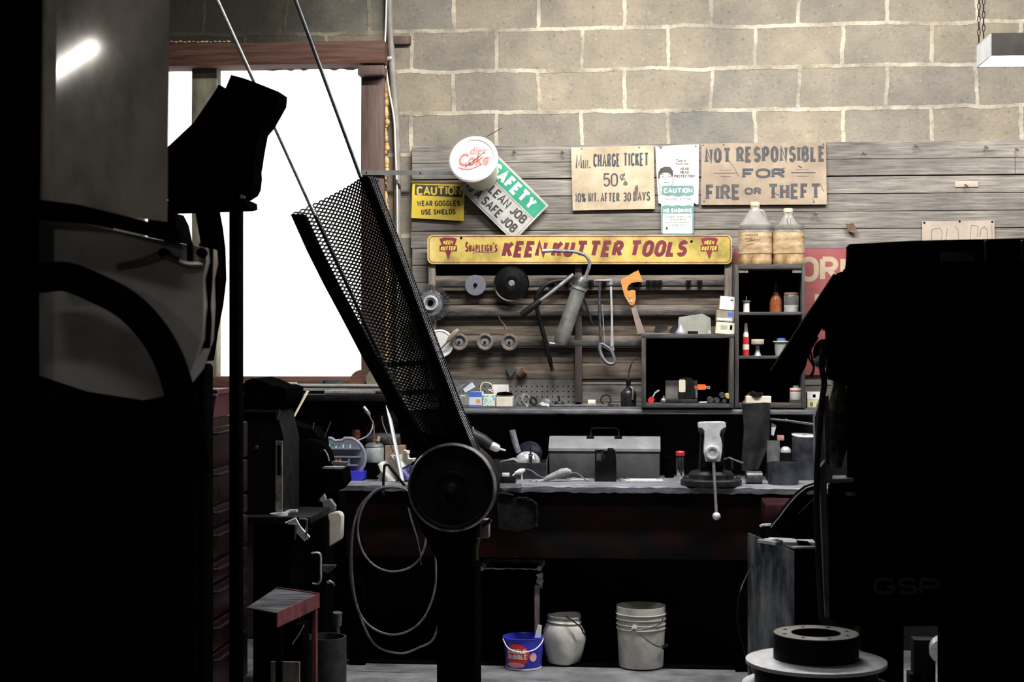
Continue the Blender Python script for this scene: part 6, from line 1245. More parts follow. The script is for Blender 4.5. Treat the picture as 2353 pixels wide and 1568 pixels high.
bm = NB(); lattice(bm, lambda t, u: gsurf(min(t, 1), u), 74, 15, .0052, .003); part('mesh_sheet', bm, ML, bg, sharp=20)
def rail(P, dx, wpx, dep, Yr, m, nm):
    bm = NB(); n = 24; R = []
    for i in range(n+1):
        x, y = along(P, i/n); c = W(x+dx, y, Yr); hw = wpx*kg/2
        R.append([bm.verts.new((c.x-hw, c.y, c.z)), bm.verts.new((c.x+hw, c.y, c.z)), bm.verts.new((c.x+hw, c.y+dep, c.z)), bm.verts.new((c.x-hw, c.y+dep, c.z))])
    skin(bm, R); return part(nm, bm, m, bg)
rail(Lr, 14, 30, .05, YG-.03, BLACK, 'side_rail')
rail(Rr, 4, 21, .05, YG-.03, BLACK, 'side_rail')
rail(Rr, 29, 3.5, .012, YG+.03, DKEDGE, 'outer_rail')
def fsurf(t, u):
    x, y = along(Rr, t); c = W(x+14+14*u, y, YG-.01+.03*u); return c
bm = NB(); lattice(bm, fsurf, 110, 3, .003, .002); part('mesh_flange', bm, mat('grey_flange_mesh', (.06, .06, .07), (.14, .14, .16), .45, .6, 40, .05), bg, sharp=20)
# curled top end of the mesh
bm = NB(); lattice(bm, lambda t, u: W(832+38*u, 408+6*u+(22+26*u)*t, YG+.03+.06*u), 6, 4, .005, .002); part('mesh_curl', bm, ML, bg)
# cross brace inside the guard and bottom tongue
bm = NB(); prism(bm, [(880, 905), (905, 950), (955, 1020), (940, 1040), (1075, 1040), (1062, 1010), (1015, 1000), (985, 1000), (960, 985), (925, 930)], YG+.06, YG+.09); part('lower_plate', bm, BLACK, bg)
for a, b_, y in ((838, 1012, 835), (884, 1030, 900), (905, 1045, 945)):
    bm = NB(); prism(bm, [(a+8, y), (b_-6, y-8), (b_-4, y+3), (a+12, y+12)], YG+.115, YG+.125); part('cross_strap', bm, BLACK, bg)
# flywheel cover
c = W(1037, 1122, YG-.06)
bm = NB(); r_ = 100*kg; lathe(bm, c, [(0, .004), (.3*r_, .004), (.32*r_, 0), (.38*r_, 0), (.4*r_, .006), (.86*r_, .01), (.9*r_, .002), (.97*r_, .002), (r_, .008), (r_, .17), (0, .17)], (0, 1, 0), 64); part('flywheel_cover', bm, BLACKM, bg)
bm = NB(); lathe(bm, c, [(.96*r_, -.004), (.985*r_, -.004), (1.02*r_, .014), (1.02*r_, .03), (.96*r_, .03), (.96*r_, -.004)], (0, 1, 0), 64); part('rim_band', bm, mat('highlight_rim', (.05, .05, .055), (.3, .3, .32), .35, .5, 30, .2), bg)  # rim colour lightened to paint in the highlight on the wheel's edge
bm = NB(); lathe(bm, c, [(0, -.02), (.08*r_, -.02), (.1*r_, -.016), (.14*r_, -.004), (.14*r_, .004)], (0, 1, 0), 24); part('hub_cap', bm, DKEDGE, bg)
bm = NB(); prism(bm, [(1005, 1040), (1075, 1040), (1120, 1090), (1122, 1140), (1104, 1200), (1082, 1235), (1080, 1290), (1091, 1310), (1093, 1600), (1004, 1600), (1004, 1290), (960, 1200), (945, 1160)], YG+.12, YG+.3)
zb = min(v.co.z for v in bm.verts)
for v in bm.verts:
    if abs(v.co.z-zb) < .02: v.co.z = 0
part('pedestal', bm, BLACK, bg)
bm = NB(); box(bm, WX(1056, YG)-.17, WX(1056, YG)+.17, YG+.05, YG+.4, 0, .03, .004); part('foot_plate', bm, BLACKM, bg)
bm = NB(); tube(bm, [W(1128, 1195, YG+.1), W(1110, 1212, YG+.1)], .007, 8); part('grease_nipple', bm, DKEDGE, bg)
bm = NB(); pbox(bm, 1102, 1123, 1195, 1238, YG+.15, YG+.2, .004); part('wood_pad', bm, mat('pinkish_pad', (.14, .08, .085), (.26, .18, .18), .7), bg)
bm = NB(); tube(bm, [W(1100, 1238, YG+.12), W(1094, 1262, YG+.12), W(1095, 1288, YG+.12)], .006, 8); part('drip', bm, mat('dark_moss', (.02, .02, .01), (.09, .08, .03), .7), bg)
# guy rods to the ceiling
def guy(px0, py0, px1, py1, Y, m, nm):
    a, b_ = W(px0, py0, Y), W(px1, py1, Y); d = (a-b_)/(a.z-b_.z); top = b_+d*(4.2-b_.z)
    bm = NB(); tube(bm, [top, b_], .0068 if m is BRIGHT else .0062, 10); return single('guy_rod', bm, m, nm, 'rod', 'rods running up from the belt guard')
guy(499, 0, 724, 496, YG+.02, STEEL, 'steel rod running from ceiling to the open middle of the belt guard')
guy(679, 0, 829, 408, YG-.01, mat('dark_blue_steel', (.06, .065, .075), (.14, .15, .165), .35, .7), 'dark steel rod running from ceiling to the upper corner of the belt guard')
bm = NB(); a, b_ = W(724, 496, YG+.02), W(966, 1020, YG+.05); tube(bm, [a, b_], .0055, 8); 
part('inner_rod', bm, DKEDGE, bg)
for i in range(16):
    t = .62+.38*i/16; bm = NB(); lathe(bm, a.lerp(b_, t), [(.0056, -.004), (.0085, -.002), (.0085, .002), (.0056, .004)], b_-a, 8); part('rod_bead', bm, GUN, bg)

# ------------------------------------------------------------ black power head on a post, in front of the window
YH = 4.3
hm = thing('power_hammer', 'black machine with angular hood on a thin post against the bright window', 'machine', (WX(520, YH), YH, 0))
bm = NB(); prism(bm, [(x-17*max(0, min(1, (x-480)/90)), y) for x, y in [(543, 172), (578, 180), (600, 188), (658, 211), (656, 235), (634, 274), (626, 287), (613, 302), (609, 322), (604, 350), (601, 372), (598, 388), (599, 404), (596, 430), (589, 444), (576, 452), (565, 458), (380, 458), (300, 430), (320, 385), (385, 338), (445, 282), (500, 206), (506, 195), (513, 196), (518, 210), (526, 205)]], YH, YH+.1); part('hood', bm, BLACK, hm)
bm = NB(); rp = [(609, 300), (603, 330), (605, 336), (600, 352), (603, 360), (598, 378)]; [ball(bm, W(x-17, y, YH+.02), .006, 8) for x, y in rp]; part('weld_bead', bm, BLACK, hm)['kind'] = 'stuff'
bm = NB(); prism(bm, [(340, 461), (545, 458), (557, 456), (566, 461), (567, 475), (554, 478), (340, 485)], YH-.02, YH+.1); part('bed_plate', bm, BLACK, hm)
bm = NB(); lathe(bm, W(556, 452, YH), [(0, 0), (.006, .0), (.008, .008), (.006, .016), (0, .016)], (0, 1, 0), 12); part('bolt_head', bm, STEEL, hm)
bm = NB(); P = W(542, 700, YH+.1); box(bm, P.x-.0145, P.x+.0145, YH+.08, YH+.13, 0, WZ(478, YH+.1, 542), .003); part('post', bm, BLACK, hm)
bm = NB(); prism(bm, [(448, 484), (490, 484), (497, 520), (503, 570), (505, 640), (498, 700), (486, 760), (476, 830), (450, 830), (466, 740), (470, 680), (466, 600), (458, 540)], YH+.02, YH+.09); part('curved_arm', bm, BLACK, hm)
bm = NB(); prism(bm, [(340, 484), (386, 486), (398, 510), (408, 556), (340, 545)], YH+.05, YH+.2); part('lower_cheek', bm, BLACK, hm)
bm = NB(); box(bm, WX(330, YH), WX(446, YH), YH+.1, YH+.2, 0, WZ(838, YH, 450), .01); part('base_casting', bm, BLACK, hm)
# ------------------------------------------------------------ big near machine at the left edge
YN = 2.5; kn = K(YN, 230)
nm_ = thing('sheet_metal_machine', 'large near machine with curved bare metal hood at the left edge', 'machine', (WX(200, YN), YN+.2, 0))
TIN = mat('smeared_bare_tin', (.14, .12, .098), (.5, .44, .37), .06, .1, 5, .0, (1, 1, .5), rvar=.012, spec=.6, c3=(.68, .62, .54))
_b = TIN.node_tree.nodes['Principled BSDF']; _b.inputs['Coat Weight'].default_value = 0.2; _b.inputs['Coat Roughness'].default_value = .38
bm = NB(); R = []
for py in (-60, 60, 180, 300, 420, 470):
    row = []
    for i in range(17):
        u = i/16; px = 72+(390-72)*u-(py*.012); dep = .07*(max(0, (.1-u)/.1)**2)
        p = W(px, py+ (40*u if py > 400 else 0), YN); p.y += dep; row.append(bm.verts.new(p))
    R.append(row)
for a, b_ in zip(R, R[1:]):
    for i in range(16): bm.faces.new((a[i], a[i+1], b_[i+1], b_[i]))
part('curved_hood', bm, TIN, nm_, sharp=80)
bm = NB(); prism(bm, [(60, 455), (180, 470), (392, 522), (394, 560), (375, 552), (200, 510), (60, 500)], YN-.03, YN+.02); part('lower_band', bm, BLACK, nm_)
bm = NB()
Q = [(75, 505), (200, 515), (392, 556), (440, 562), (472, 570), (474, 600), (466, 640), (468, 700), (464, 780), (440, 850), (400, 900), (330, 920), (200, 900), (80, 860)]
prism(bm, Q, YN+.03, YN+.1); part('cheek_plate', bm, mat('dull_cheek_steel', (.22, .205, .18), (.46, .43, .39), .4, .3, 4, .1, rvar=.1), nm_)
bm = NB(); tube(bm, ppath([(270, 614, YN+.028), (320, 603, YN+.025), (355, 590, YN+.022), (375, 586, YN+.022), (400, 596, YN+.024), (430, 608, YN+.026), (468, 608, YN+.028)], YN, 5), .006, 8); part('pressed_ridge', bm, mat('bare_ridge', (.2, .17, .14), (.32, .29, .25), .4, .7), nm_)
for x, y in ((374, 581), (462, 581)):
    bm = NB(); lathe(bm, W(x, y, YN+.02), [(0, -.006), (.0065, -.006), (.008, 0), (.008, .012)], (0, 1, 0), 16); part('bolt', bm, BLACK, nm_)
bm = NB(); pbox(bm, 429, 440, 560, 598, YN+.022, YN+.032); part('slot', bm, BLACK, nm_)
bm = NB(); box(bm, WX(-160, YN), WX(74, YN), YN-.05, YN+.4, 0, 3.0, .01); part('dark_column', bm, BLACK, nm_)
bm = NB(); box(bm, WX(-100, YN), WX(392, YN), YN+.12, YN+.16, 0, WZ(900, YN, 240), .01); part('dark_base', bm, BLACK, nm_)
bm = NB(); tube(bm, ppath([(90, 640), (150, 636), (215, 660), (290, 700), (345, 755), (385, 820), (412, 900), (430, 980), (450, 1090)], YN-.04, 6), .024, 14); single('black_hose', bm, BLACK, 'thick black hose arching down across the near machine at the left edge', 'hose')
bm = NB(); P = [(455, 500), (470, 640), (470, 780)]; tube(bm, ppath([(474, 560), (472, 640), (468, 700), (470, 740), (466, 800)], YN+.06, 5), .012, 10); part('edge_beading', bm, BLACK, nm_)

# ------------------------------------------------------------ red cabinet and dark machines at lower left
YR = 4.9
xr_ = WX(457, YR); YR2 = 5.5
rc_ = thing('red_cabinet', 'dark red enamelled drawer cabinet with bright pulls behind the near machine', 'cabinet', (xr_-.2, YR+.3, 0))
zt_ = WZ(968, YR, 470)
bm = NB(); box(bm, xr_-.4, xr_-.013, YR, YR2, 0, zt_, .004); part('cabinet_body', bm, REDMACH, rc_)
for i, (y0, y1) in enumerate(((990, 1080), (1088, 1168), (1178, 1222), (1232, 1300), (1312, 1358), (1366, 1442), (1452, 1520), (1528, 1640))):
    bm = NB(); box(bm, xr_-.012, xr_+.006, YR+.015, YR2-.015, WZ(y1, YR, 460), WZ(y0, YR, 460), .004); d_ = part('drawer', bm, REDMACH, rc_)
    zz = WZ(y0, YR, 460)-.018; bm = NB(); tube(bm, [(xr_+.006, YR+.14, zz), (xr_+.02, YR+.15, zz), (xr_+.02, YR+.45, zz), (xr_+.006, YR+.46, zz)], .005, 8); part('drawer_pull', bm, BLACKM, d_)
    if i in (1, 2, 3, 4):
        bm = NB(); ball(bm, (xr_+.012, YR+.05, zz-.01), .0075, 10); part('knob', bm, BRIGHT, d_)
bm = NB(); k_ = K(5.2, 490)
P0 = [(466, 903), (520, 903), (520, 914), (517, 918), (510, 968), (462, 968), (468, 918)]
prism(bm, P0, 5.1, 5.3); lo = min(v.co.z for v in bm.verts); bmesh.ops.translate(bm, verts=bm.verts[:], vec=(-.03, 0, zt_+.0003-lo)); tp = thing('red_pan', 'dark red metal pan with bright double rim on the red cabinet', 'pan', (WX(490, 5.2)-.03, 5.2, zt_)); part('pan_body', bm, mat('wine_red_enamel', (.05, .008, .014), (.1, .02, .03), .4, 0, 14, .05), tp)
for y in (904, 916):
    bm = NB(); q0, q1 = W(466, y, 5.098), W(520, y, 5.098); dz_ = zt_+.0003-lo; tube(bm, [q0+Vector((-.03, 0, dz_)), q1+Vector((-.03, 0, dz_))], .0035, 8); part('rim', bm, STEEL, tp)
# drill press with taped column label
YD = 5.85; dp = thing('drill_press', 'black drill press with rounded head and paper strip down its column', 'drill press', (WX(610, YD), YD+.2, 0))
bm = NB(); prism(bm, [(556, 885), (566, 874), (580, 870), (604, 877), (628, 888), (640, 888), (657, 894), (657, 912), (648, 936), (640, 944), (562, 946), (560, 905)], YD, YD+.3); part('head_cover', bm, BLACK, dp)
bm = NB(); prism(bm, [(560, 946), (636, 945), (640, 960), (652, 1010), (652, 1190), (562, 1190)], YD+.02, YD+.28); part('column', bm, BLACKM, dp)
bm = NB(); prism(bm, [(562, 941), (634, 943), (641, 941), (642, 946), (636, 966), (633, 966), (634, 948), (562, 947)], YD-.004, YD+.019); part('worn_edge', bm, DKGREY, dp)
bm = NB(); pbox(bm, 633, 649, 1014, 1182, YD+.012, YD+.0195); lb = part('paper_strip', bm, mat('sooty_paper_strip', (.06, .056, .05), (.24, .225, .205), .8, 0, 30, .1), dp)
bm = NB(); pbox(bm, 637, 645, 1024, 1092, YD+.0112, YD+.0122); part('dark_print', bm, BLACK, lb)
bm = NB(); ball(bm, W(589, 1029, YD+.012), .009, 12, 1, .5, 1); part('red_button', bm, mat('dim_red_button', (.12, .004, .006), (.16, .008, .01), .4), dp)
bm = NB(); box(bm, WX(556, YD), WX(722, YD), YD-.06, YD+.3, WZ(1200, YD, 640), WZ(1184, YD, 640), .004); part('table', bm, BLACKM, dp)
bm = NB(); box(bm, WX(575, YD), WX(662, YD), YD+.04, YD+.28, 0, WZ(1201, YD, 640), .004); part('base', bm, BLACK, dp)
zt = WZ(1184, YD, 640)
bm = NB(); cx_ = WX(641, YD-.02); lathe(bm, (cx_, YD-.02, zt+.0003), [(.022, 0), (.034, 0), (.034, .008), (.022, .008), (.022, 0)], n=28); box(bm, cx_-.012, cx_+.014, YD+.01, YD+.1, zt, zt+.009); box(bm, cx_-.02, cx_+.04, YD+.09, YD+.12, zt, zt+.009); single('clamp_ring', bm, BRIGHT, 'bright ring ended steel clamp lying on the drill press table', 'clamp')
bm = NB(); a = W(667, 1192, YD-.075); prismw(bm, [W(655, 1203, YD-.075), W(679, 1192, YD-.075), W(690, 1212, YD-.08), W(712, 1236, YD-.085), W(700, 1245, YD-.085), W(682, 1226, YD-.08), W(676, 1206, YD-.075)], (0, .006, .004)); single('bent_strap', bm, BRIGHT, 'bent bright steel strap hanging off the drill press table edge', 'strap')
for x0, y0 in ((676, 1206), (702, 1194)):
    bm = NB(); tube(bm, ppath([(x0-14, y0-1), (x0, y0), (x0+3, y0+6), (x0+2, y0+34)], YD-.09, 5), .004, 8); single('clamp_hook', bm, GUN, 'small steel hook on the drill press table, '+('lower one' if x0 == 676 else 'upper one behind the bent strap'), 'hook')
# bench grinder at the left of the bench
YQ = 6.3; bgd = thing('bench_grinder', 'black bench grinder with steel tool rests beside the clear organizer', 'grinder', (WX(720, YQ), YQ+.1, 0))
bm = NB(); kq = K(YQ, 715); lathe(bm, W(712, 1060, YQ), [(0, 0), (40*kq, 0), (48*kq, .004), (49*kq, .01), (49*kq, .07), (0, .07)], (0, 1, 0), 40); part('wheel_guard', bm, BLACK, bgd)
bm = NB(); tube(bm, [W(716+40*math.cos(t), 1062-40*math.sin(t), YQ-.004) for t in [.05+.75*i/12 for i in range(13)]], .003, 8); part('stone_edge', bm, STEEL, bgd)
bm = NB(); prism(bm, [(741, 1074), (788, 1074), (785, 1079), (741, 1078)], YQ-.07, YQ-.01); part('tool_rest', bm, STEEL, bgd)
bm = NB(); prism(bm, [(752, 1061), (798, 1063), (796, 1066), (788, 1078), (760, 1066)], YQ+.01, YQ+.06); part('tool_rest', bm, GUN, bgd)
bm = NB(); prism(bm, [(660, 970), (700, 985), (716, 985), (735, 1010), (742, 1080), (786, 1080), (790, 1112), (775, 1130), (660, 1130)], YQ+.08, YQ+.25); part('motor_body', bm, BLACK, bgd)
bm = NB(); box(bm, WX(672, YQ), WX(742, YQ), YQ+.05, YQ+.24, 0, WZ(1131, YQ, 720), .004); part('pedestal', bm, BLACK, bgd)
bm = NB(); tube(bm, [W(715, 1010, YQ+.1), W(721, 973, YQ+.1)], .003, 8); tube(bm, [W(746, 1004, YQ+.1), W(760, 970, YQ+.1)], .006, 8, flat=.4); part('eye_shield_stem', bm, GUN, bgd)
# spray bottle hanging by the grinder stand
YS_ = 6.2; ks = K(YS_, 765); sb = thing('spray_bottle', 'dirty white spray bottle with grey trigger head hanging below the bench end', 'bottle', W(768, 1258, YS_))
bm = NB(); prism(bm, [(752, 1184), (760, 1178), (778, 1177), (785, 1183), (786, 1190), (785, 1236), (780, 1243), (756, 1258), (756, 1200)], YS_, YS_+.05); es = [e for e in bm.edges if len(e.link_faces) == 2 and e.calc_face_angle(0) > .5]; bmesh.ops.bevel(bm, geom=es, offset=.004, segments=3, affect='EDGES'); part('bottle', bm, mat('stained_white_bottle', (.36, .33, .24), (.66, .64, .58), .4, 0, 8, .03), sb)
bm = NB(); prism(bm, [(740, 1152), (757, 1148), (763, 1156), (769, 1164), (768, 1174), (750, 1182), (744, 1170)], YS_+.005, YS_+.045); part('trigger_head', bm, GREYP, sb)
bm = NB(); prism(bm, [(734, 1148), (744, 1136), (748, 1146), (746, 1152), (738, 1154)], YS_+.012, YS_+.036); part('nozzle', bm, STEEL, sb)
bm = NB(); tube(bm, [W(745, 1160, YS_+.03), W(730, 1150, YS_+.05), W(728, 1150, YS_+.12)], .004, 6); part('hanging_wire', bm, BLACKM, sb)
# red framed stand with plywood panels and a sheet-metal top
YP_ = 5.3; ps = thing('red_stand', 'red angle iron stand with worn steel top and plywood panels, lower left', 'stand', (WX(660, YP_), YP_+.2, 0))
bm = NB(); A = [W(700, 1356, YP_+.28), W(648, 1345, YP_+.55), W(580, 1400, YP_+.2), W(630, 1405, YP_-.02)]
zt = WZ(1405, YP_, 640); xr, xm, xl = WX(702, YP_+.12), WX(630, YP_-.1), WX(560, YP_)
top = [(xr, YP_+.34, zt), (xm, YP_-.06, zt), (xl, YP_+.04, zt), (xl, YP_+.46, zt)]
prismw(bm, top, (0, 0, .004)); part('steel_top', bm, mat('worn_dark_steel_top', (.02, .022, .027), (.16, .165, .18), .4, .3, 5, .1, (1, 4, 1)), ps)
def bar3(p, q, h, w, m, nm):
    bm = NB(); p, q = Vector(p), Vector(q); d = (q-p).normalized(); s = d.cross(Vector((0, 0, 1)))*w/2
    prismw(bm, [p-s, q-s, q+s, p+s], (0, 0, -h)); return part(nm, bm, m, ps)
bar3((xm, YP_-.062, zt+.006), (xr, YP_+.342, zt+.006), .05, .006, mat('red_angle_iron', (.07, .015, .02), (.17, .045, .052), .5, .1, 14, .15), 'angle_rail')
bar3((xr, YP_+.342, zt+.008), (xl, YP_+.47, zt+.008), .012, .008, _M['red_angle_iron'], 'angle_rail')
bm = NB(); box(bm, xr-.019, xr-.003, YP_+.31, YP_+.336, 0, zt-.046, .001); part('leg', bm, _M['red_angle_iron'], ps)
bm = NB(); box(bm, xm-.01, xm+.01, YP_-.04, YP_-.02, 0, zt-.046, .001); part('leg', bm, BLACK, ps)
PLY = mat('dirty_plywood', (.16, .14, .11), (.33, .29, .235), .8, 0, 6, .1, (5, 5, .8))
for y0, y1 in ((1385, 1434), (1522, 1640)):
    bm = NB(); pbox(bm, 622, 688, y0, y1, YP_+.2, YP_+.21, zb=(0 if y1 > 1600 else None)); part('plywood_panel', bm, PLY, ps)
bm = NB(); pbox(bm, 600, 697, 1436, 1520, YP_+.1, YP_+.2, .004); part('dark_crossbox', bm, BLACK, ps)
bm = NB(); tube(bm, [W(698, 1438, YP_+.095), W(686, 1460, YP_+.095), W(671, 1482, YP_+.095)], .0022, 6); part('wire', bm, BRIGHT, ps)
# dark drum, C clamps
YT = 5.9
bm = NB(); k = K(YT, 748); x = WX(748, YT); zt = WZ(1463, YT, 748); lathe(bm, (x, YT, 0), [(0, 0), (48*k, 0), (48*k, zt), (43*k, zt), (43*k, .02), (0, .02)], n=44); single('steel_drum', bm, DKGREY, 'small dark open drum standing right of the red stand', 'drum')
bm = NB(); lathe(bm, W(774, 1437, 6.0), [(0, 0), (11*K(6), 0), (11*K(6), .05), (0, .05)], (.1, -.15, 1), 20); q = W(774, 1437, 6.0); tube(bm, [q, (q.x, 6.08, 0)], .01, 8); single('grey_disc', bm, GUN, 'round grey disc on a stem showing above the dark drum', 'disc')
for (px, py, h, lb) in ((722, 1268, 80, 'taller of the two by the drill press'),):
    cc = thing('c_clamp', 'steel C clamp hanging by the grinder stand, bright at its jaw', 'clamp', W(px+14, py+h, 6.0))
    bm = NB(); tube(bm, ppath([(px-6, py+4), (px+10, py+3), (px+15, py+12), (px+15, py+40), (px+15, py+64), (px+8, py+74), (px-4, py+73)], 6.0, 5), .0075, 8, flat=.6); part('frame', bm, STEEL, cc)
    bm = NB(); tube(bm, [W(px+30, py+72, 6.0), W(px+36, py+68, 6.0), W(px+44, py+74, 6.0), W(px+46, py+80, 6.0)], .005, 8); part('screw_bar', bm, CHROME, cc)
    bm = NB(); prism(bm, [(px+17, py+32), (px+48, py+32), (px+47, py+37), (px+32, py+50), (px+18, py+46)], 6.02, 6.05); part('pad', bm, GUN, cc)
    bm = NB(); tube(bm, [W(px+4, py+3, 6.0), W(px+4, py+2, 6.38)], .006, 8); part('hook', bm, BLACKM, cc)

# ------------------------------------------------------------ big black machine at the right
YM = 3.9
rm = thing('black_machine', 'huge black machine cabinet filling the lower right of the view', 'machine', (WX(2200, YM), YM+.3, 0))
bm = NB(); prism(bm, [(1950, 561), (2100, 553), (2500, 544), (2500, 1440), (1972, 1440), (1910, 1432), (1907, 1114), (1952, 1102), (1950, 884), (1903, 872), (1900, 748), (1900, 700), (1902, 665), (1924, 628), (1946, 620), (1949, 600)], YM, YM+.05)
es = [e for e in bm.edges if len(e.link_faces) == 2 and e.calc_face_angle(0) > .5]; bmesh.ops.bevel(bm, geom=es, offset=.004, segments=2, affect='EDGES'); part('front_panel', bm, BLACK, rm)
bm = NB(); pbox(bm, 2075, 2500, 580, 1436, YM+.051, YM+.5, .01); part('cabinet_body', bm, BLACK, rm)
for a, b_ in ((1990, 2082), (2222, 2500)):
    bm = NB(); box(bm, WX(a, YM), WX(b_, YM), YM+.03, YM+.12, 0, WZ(1438, YM, 2200), .006); part('leg', bm, BLACK, rm)
GHOST = mat('worn_dark_lettering', (.012, .009, .01), (.022, .014, .016), .6)
bm = NB(); plet(bm, 'GSP', 2006, 2160, 1328, 1368, YM-.0006, wgt=.2, gap=.3); part('worn_lettering', bm, GHOST, rm)
for a in (2262, 2346): 
    bm = NB(); pbox(bm, a, a+6, 552, 602, YM-.006, YM-.0005, .001); part('hinge_strip', bm, GHOST, rm)
bm = NB(); pbox(bm, 2160, 2240, 580, 600, YM-.003, YM-.0005, .001); part('maker_plate', bm, GHOST, rm)
bm = NB(); prism(bm, [(1918, 629), (1928, 640), (1935, 660), (1905, 730), (1862, 800), (1852, 842), (1838, 868), (1800, 888), (1778, 880), (1771, 852), (1840, 745), (1880, 688)], YM-.1, YM-.06); ar = part('slanting_plate', bm, BLACK, rm)
bm = NB(); tube(bm, [W(1771, 852, YM-.1), W(1840, 745, YM-.1), W(1916, 630, YM-.1)], .0016, 6); part('worn_edge', bm, GUN, ar)
bm = NB(); box(bm, WX(1900, YM-.08), WX(1960, YM-.08), YM-.09, YM+.02, WZ(760, YM, 1920), WZ(690, YM, 1920)); part('plate_mount', bm, BLACK, rm)
# greasy shaft end, bracket and cables at the machine's left side
bm = NB(); k = K(YM+.1, 1925); lathe(bm, W(1925, 1075, YM+.1), [(0, 0), (10*k, 0), (19*k, 30*k), (22*k, 60*k), (22*k, 150*k), (16*k, 190*k), (9*k, 215*k), (0, 218*k)], (0, 0, 1), 24)
for v in bm.verts: v.co.x += .004*math.sin(v.co.z*55+v.co.y*80)
bm_c = bm; part('greasy_spindle', bm, mat('brown_grease', (.05, .036, .026), (.3, .26, .22), .22, .2, 26, .5, lo=.4, hi=.7), rm)
bm = NB(); prism(bm, [(1893, 912), (1904, 908), (1908, 1000), (1906, 1080), (1898, 1070), (1895, 1000)], YM+.02, YM+.05); part('steel_edge', bm, GUN, rm)
bm = NB(); prism(bm, [(1884, 1075), (1890, 1068), (1896, 1060), (1915, 1082), (1912, 1102), (1962, 1100), (1963, 1108), (1900, 1112), (1899, 1180), (1903, 1300), (1905, 1420), (1896, 1420), (1890, 1250), (1884, 1120)], YM-.02, YM+.02); part('bracket', bm, mat('grey_bracket', (.06, .065, .07), (.16, .165, .18), .45, .6), rm)
bm = NB(); pbox(bm, 1945, 1966, 1133, 1140, YM-.03, YM-.0005, .001); part('catch', bm, GUN, rm)
bm = NB(); tube(bm, ppath([(1893, 800, YM-.05), (1888, 840, YM-.05), (1894, 880, YM-.05), (1889, 920, YM-.05), (1884, 980, YM-.05), (1878, 1060, YM-.05), (1877, 1160, YM-.05), (1882, 1300, YM-.05), (1888, 1420, YM-.04)], YM, 6), .0075, 10); cb = single('power_cable', bm, RUBBER, 'black cable hanging down the left side of the huge black machine', 'cable')
bm = NB(); prism(bm, [(1872, 960), (1880, 930), (1893, 905), (1897, 915), (1890, 960), (1885, 1000), (1888, 1130), (1884, 1240), (1878, 1240), (1874, 1100)], YM+.06, YM+.1); part('grey_shield', bm, mat('grey_shield_paint', (.13, .125, .12), (.24, .235, .23), .5, .2), rm)
bm = NB(); c = W(1893, 812, YM+.1); ball(bm, c, 30*K(YM), 20, .85, .8, 1.1); part('switch_ball', bm, BLACK, rm)
for i, (x, y) in enumerate(((1862, 800), (1858, 815))):
    bm = NB(); tube(bm, ppath([(1876+i*4, 775), (x, y), (1870, 845), (1864-i*3, 866)], YM-.02, 5), .003, 6); part('thin_lead', bm, RUBBER, rm)
bm = NB(); lathe(bm, W(1890, 838, YM-.01), [(.008, 0), (.014, .002), (.015, .02), (0, .02)], (-.6, -1, .5), 20); part('pale_nozzle', bm, STEEL, rm)
# curved wheel guard and the steel column under it
YK = 5.4; cg = thing('steel_column', 'bluish painted steel column with cut plates on top under the bench end', 'column', (WX(1790, YK), YK+.1, 0))
kk = K(YK, 1780); zt = WZ(1262, YK, 1800)
xa, xb, xc = WX(1725, YK), WX(1824, YK), WX(1885, YK)
bm = NB(); vv = prismw(bm, [(xa, YK+.16, 0), (xb, YK-.02, 0), (xb, YK-.012, 0), (xa, YK+.168, 0)], (0, 0, 1.0))
for v in vv:
    if v.co.z > .5: v.co.z = WZ(1268, YK-.02, 1824) if v.co.x > (xa+xb)/2 else WZ(1225, YK+.16, 1725)
part('side_plate', bm, mat('blue_grey_scraped_paint', (.02, .027, .042), (.17, .18, .19), .5, .2, 5, .2, (3, 3, .8), c3=(.32, .32, .3), lo=.38, hi=.58), cg)
bm = NB(); prismw(bm, [(xb+.001, YK-.015, 0), (xc, YK+.01, 0), (xc, YK+.3, 0), (xa+.02, YK+.3, 0), (xa+.02, YK+.172, 0)], (0, 0, zt)); part('column_body', bm, BLACK, cg)
bm = NB(); z = zt+.001; prismw(bm, [(xa+.06, YK+.13, z), (xb+.004, YK-.005, z), (xc, YK+.02, z), (xc-.005, YK+.22, z), (xa+.08, YK+.26, z)], (0, 0, .006)); part('top_plate', bm, STEEL, cg)
bm = NB(); prismw(bm, [(WX(1838, YK), YK+.05, z+.0065), (WX(1868, YK), YK+.05, z+.0065), (WX(1866, YK), YK+.15, z+.0065), (WX(1840, YK), YK+.17, z+.0065)], (0, 0, .001)); part('cut_out', bm, BLACK, cg)
bm = NB(); q = W(1760, 1226, YK+.05); prismw(bm, [(q.x-.025, YK+.1, z+.007), (q.x+.03, YK+.03, z+.007), (q.x+.06, YK+.08, z+.007), (q.x+.03, YK+.16, z+.007)], (0, 0, .01)); single('plate_offcut', bm, BRIGHT, 'bright jagged plate offcut lying on the bluish steel column', 'plate')
YA = YK+.05
wg = thing('wheel_guard', 'dark curved wheel guard with a thin bright edge above the bluish column', 'guard', W(1830, 1240, YA))
bm = NB(); P = [(1900, 1112), (1876, 1114), (1852, 1122), (1832, 1138), (1812, 1160), (1790, 1190), (1776, 1206), (1772, 1213), (1784, 1222), (1800, 1233), (1830, 1240), (1900, 1240)]; prism(bm, P, YA, YA+.08); part('guard_shell', bm, BLACK, wg)
bm = NB(); tube(bm, [W(x, y, YA-.001) for x, y in P[1:8]], .002, 6); tube(bm, [W(1876, 1140, YA-.001), W(1834, 1182, YA-.001)], .0008, 5); part('bright_edge', bm, STEEL, wg)
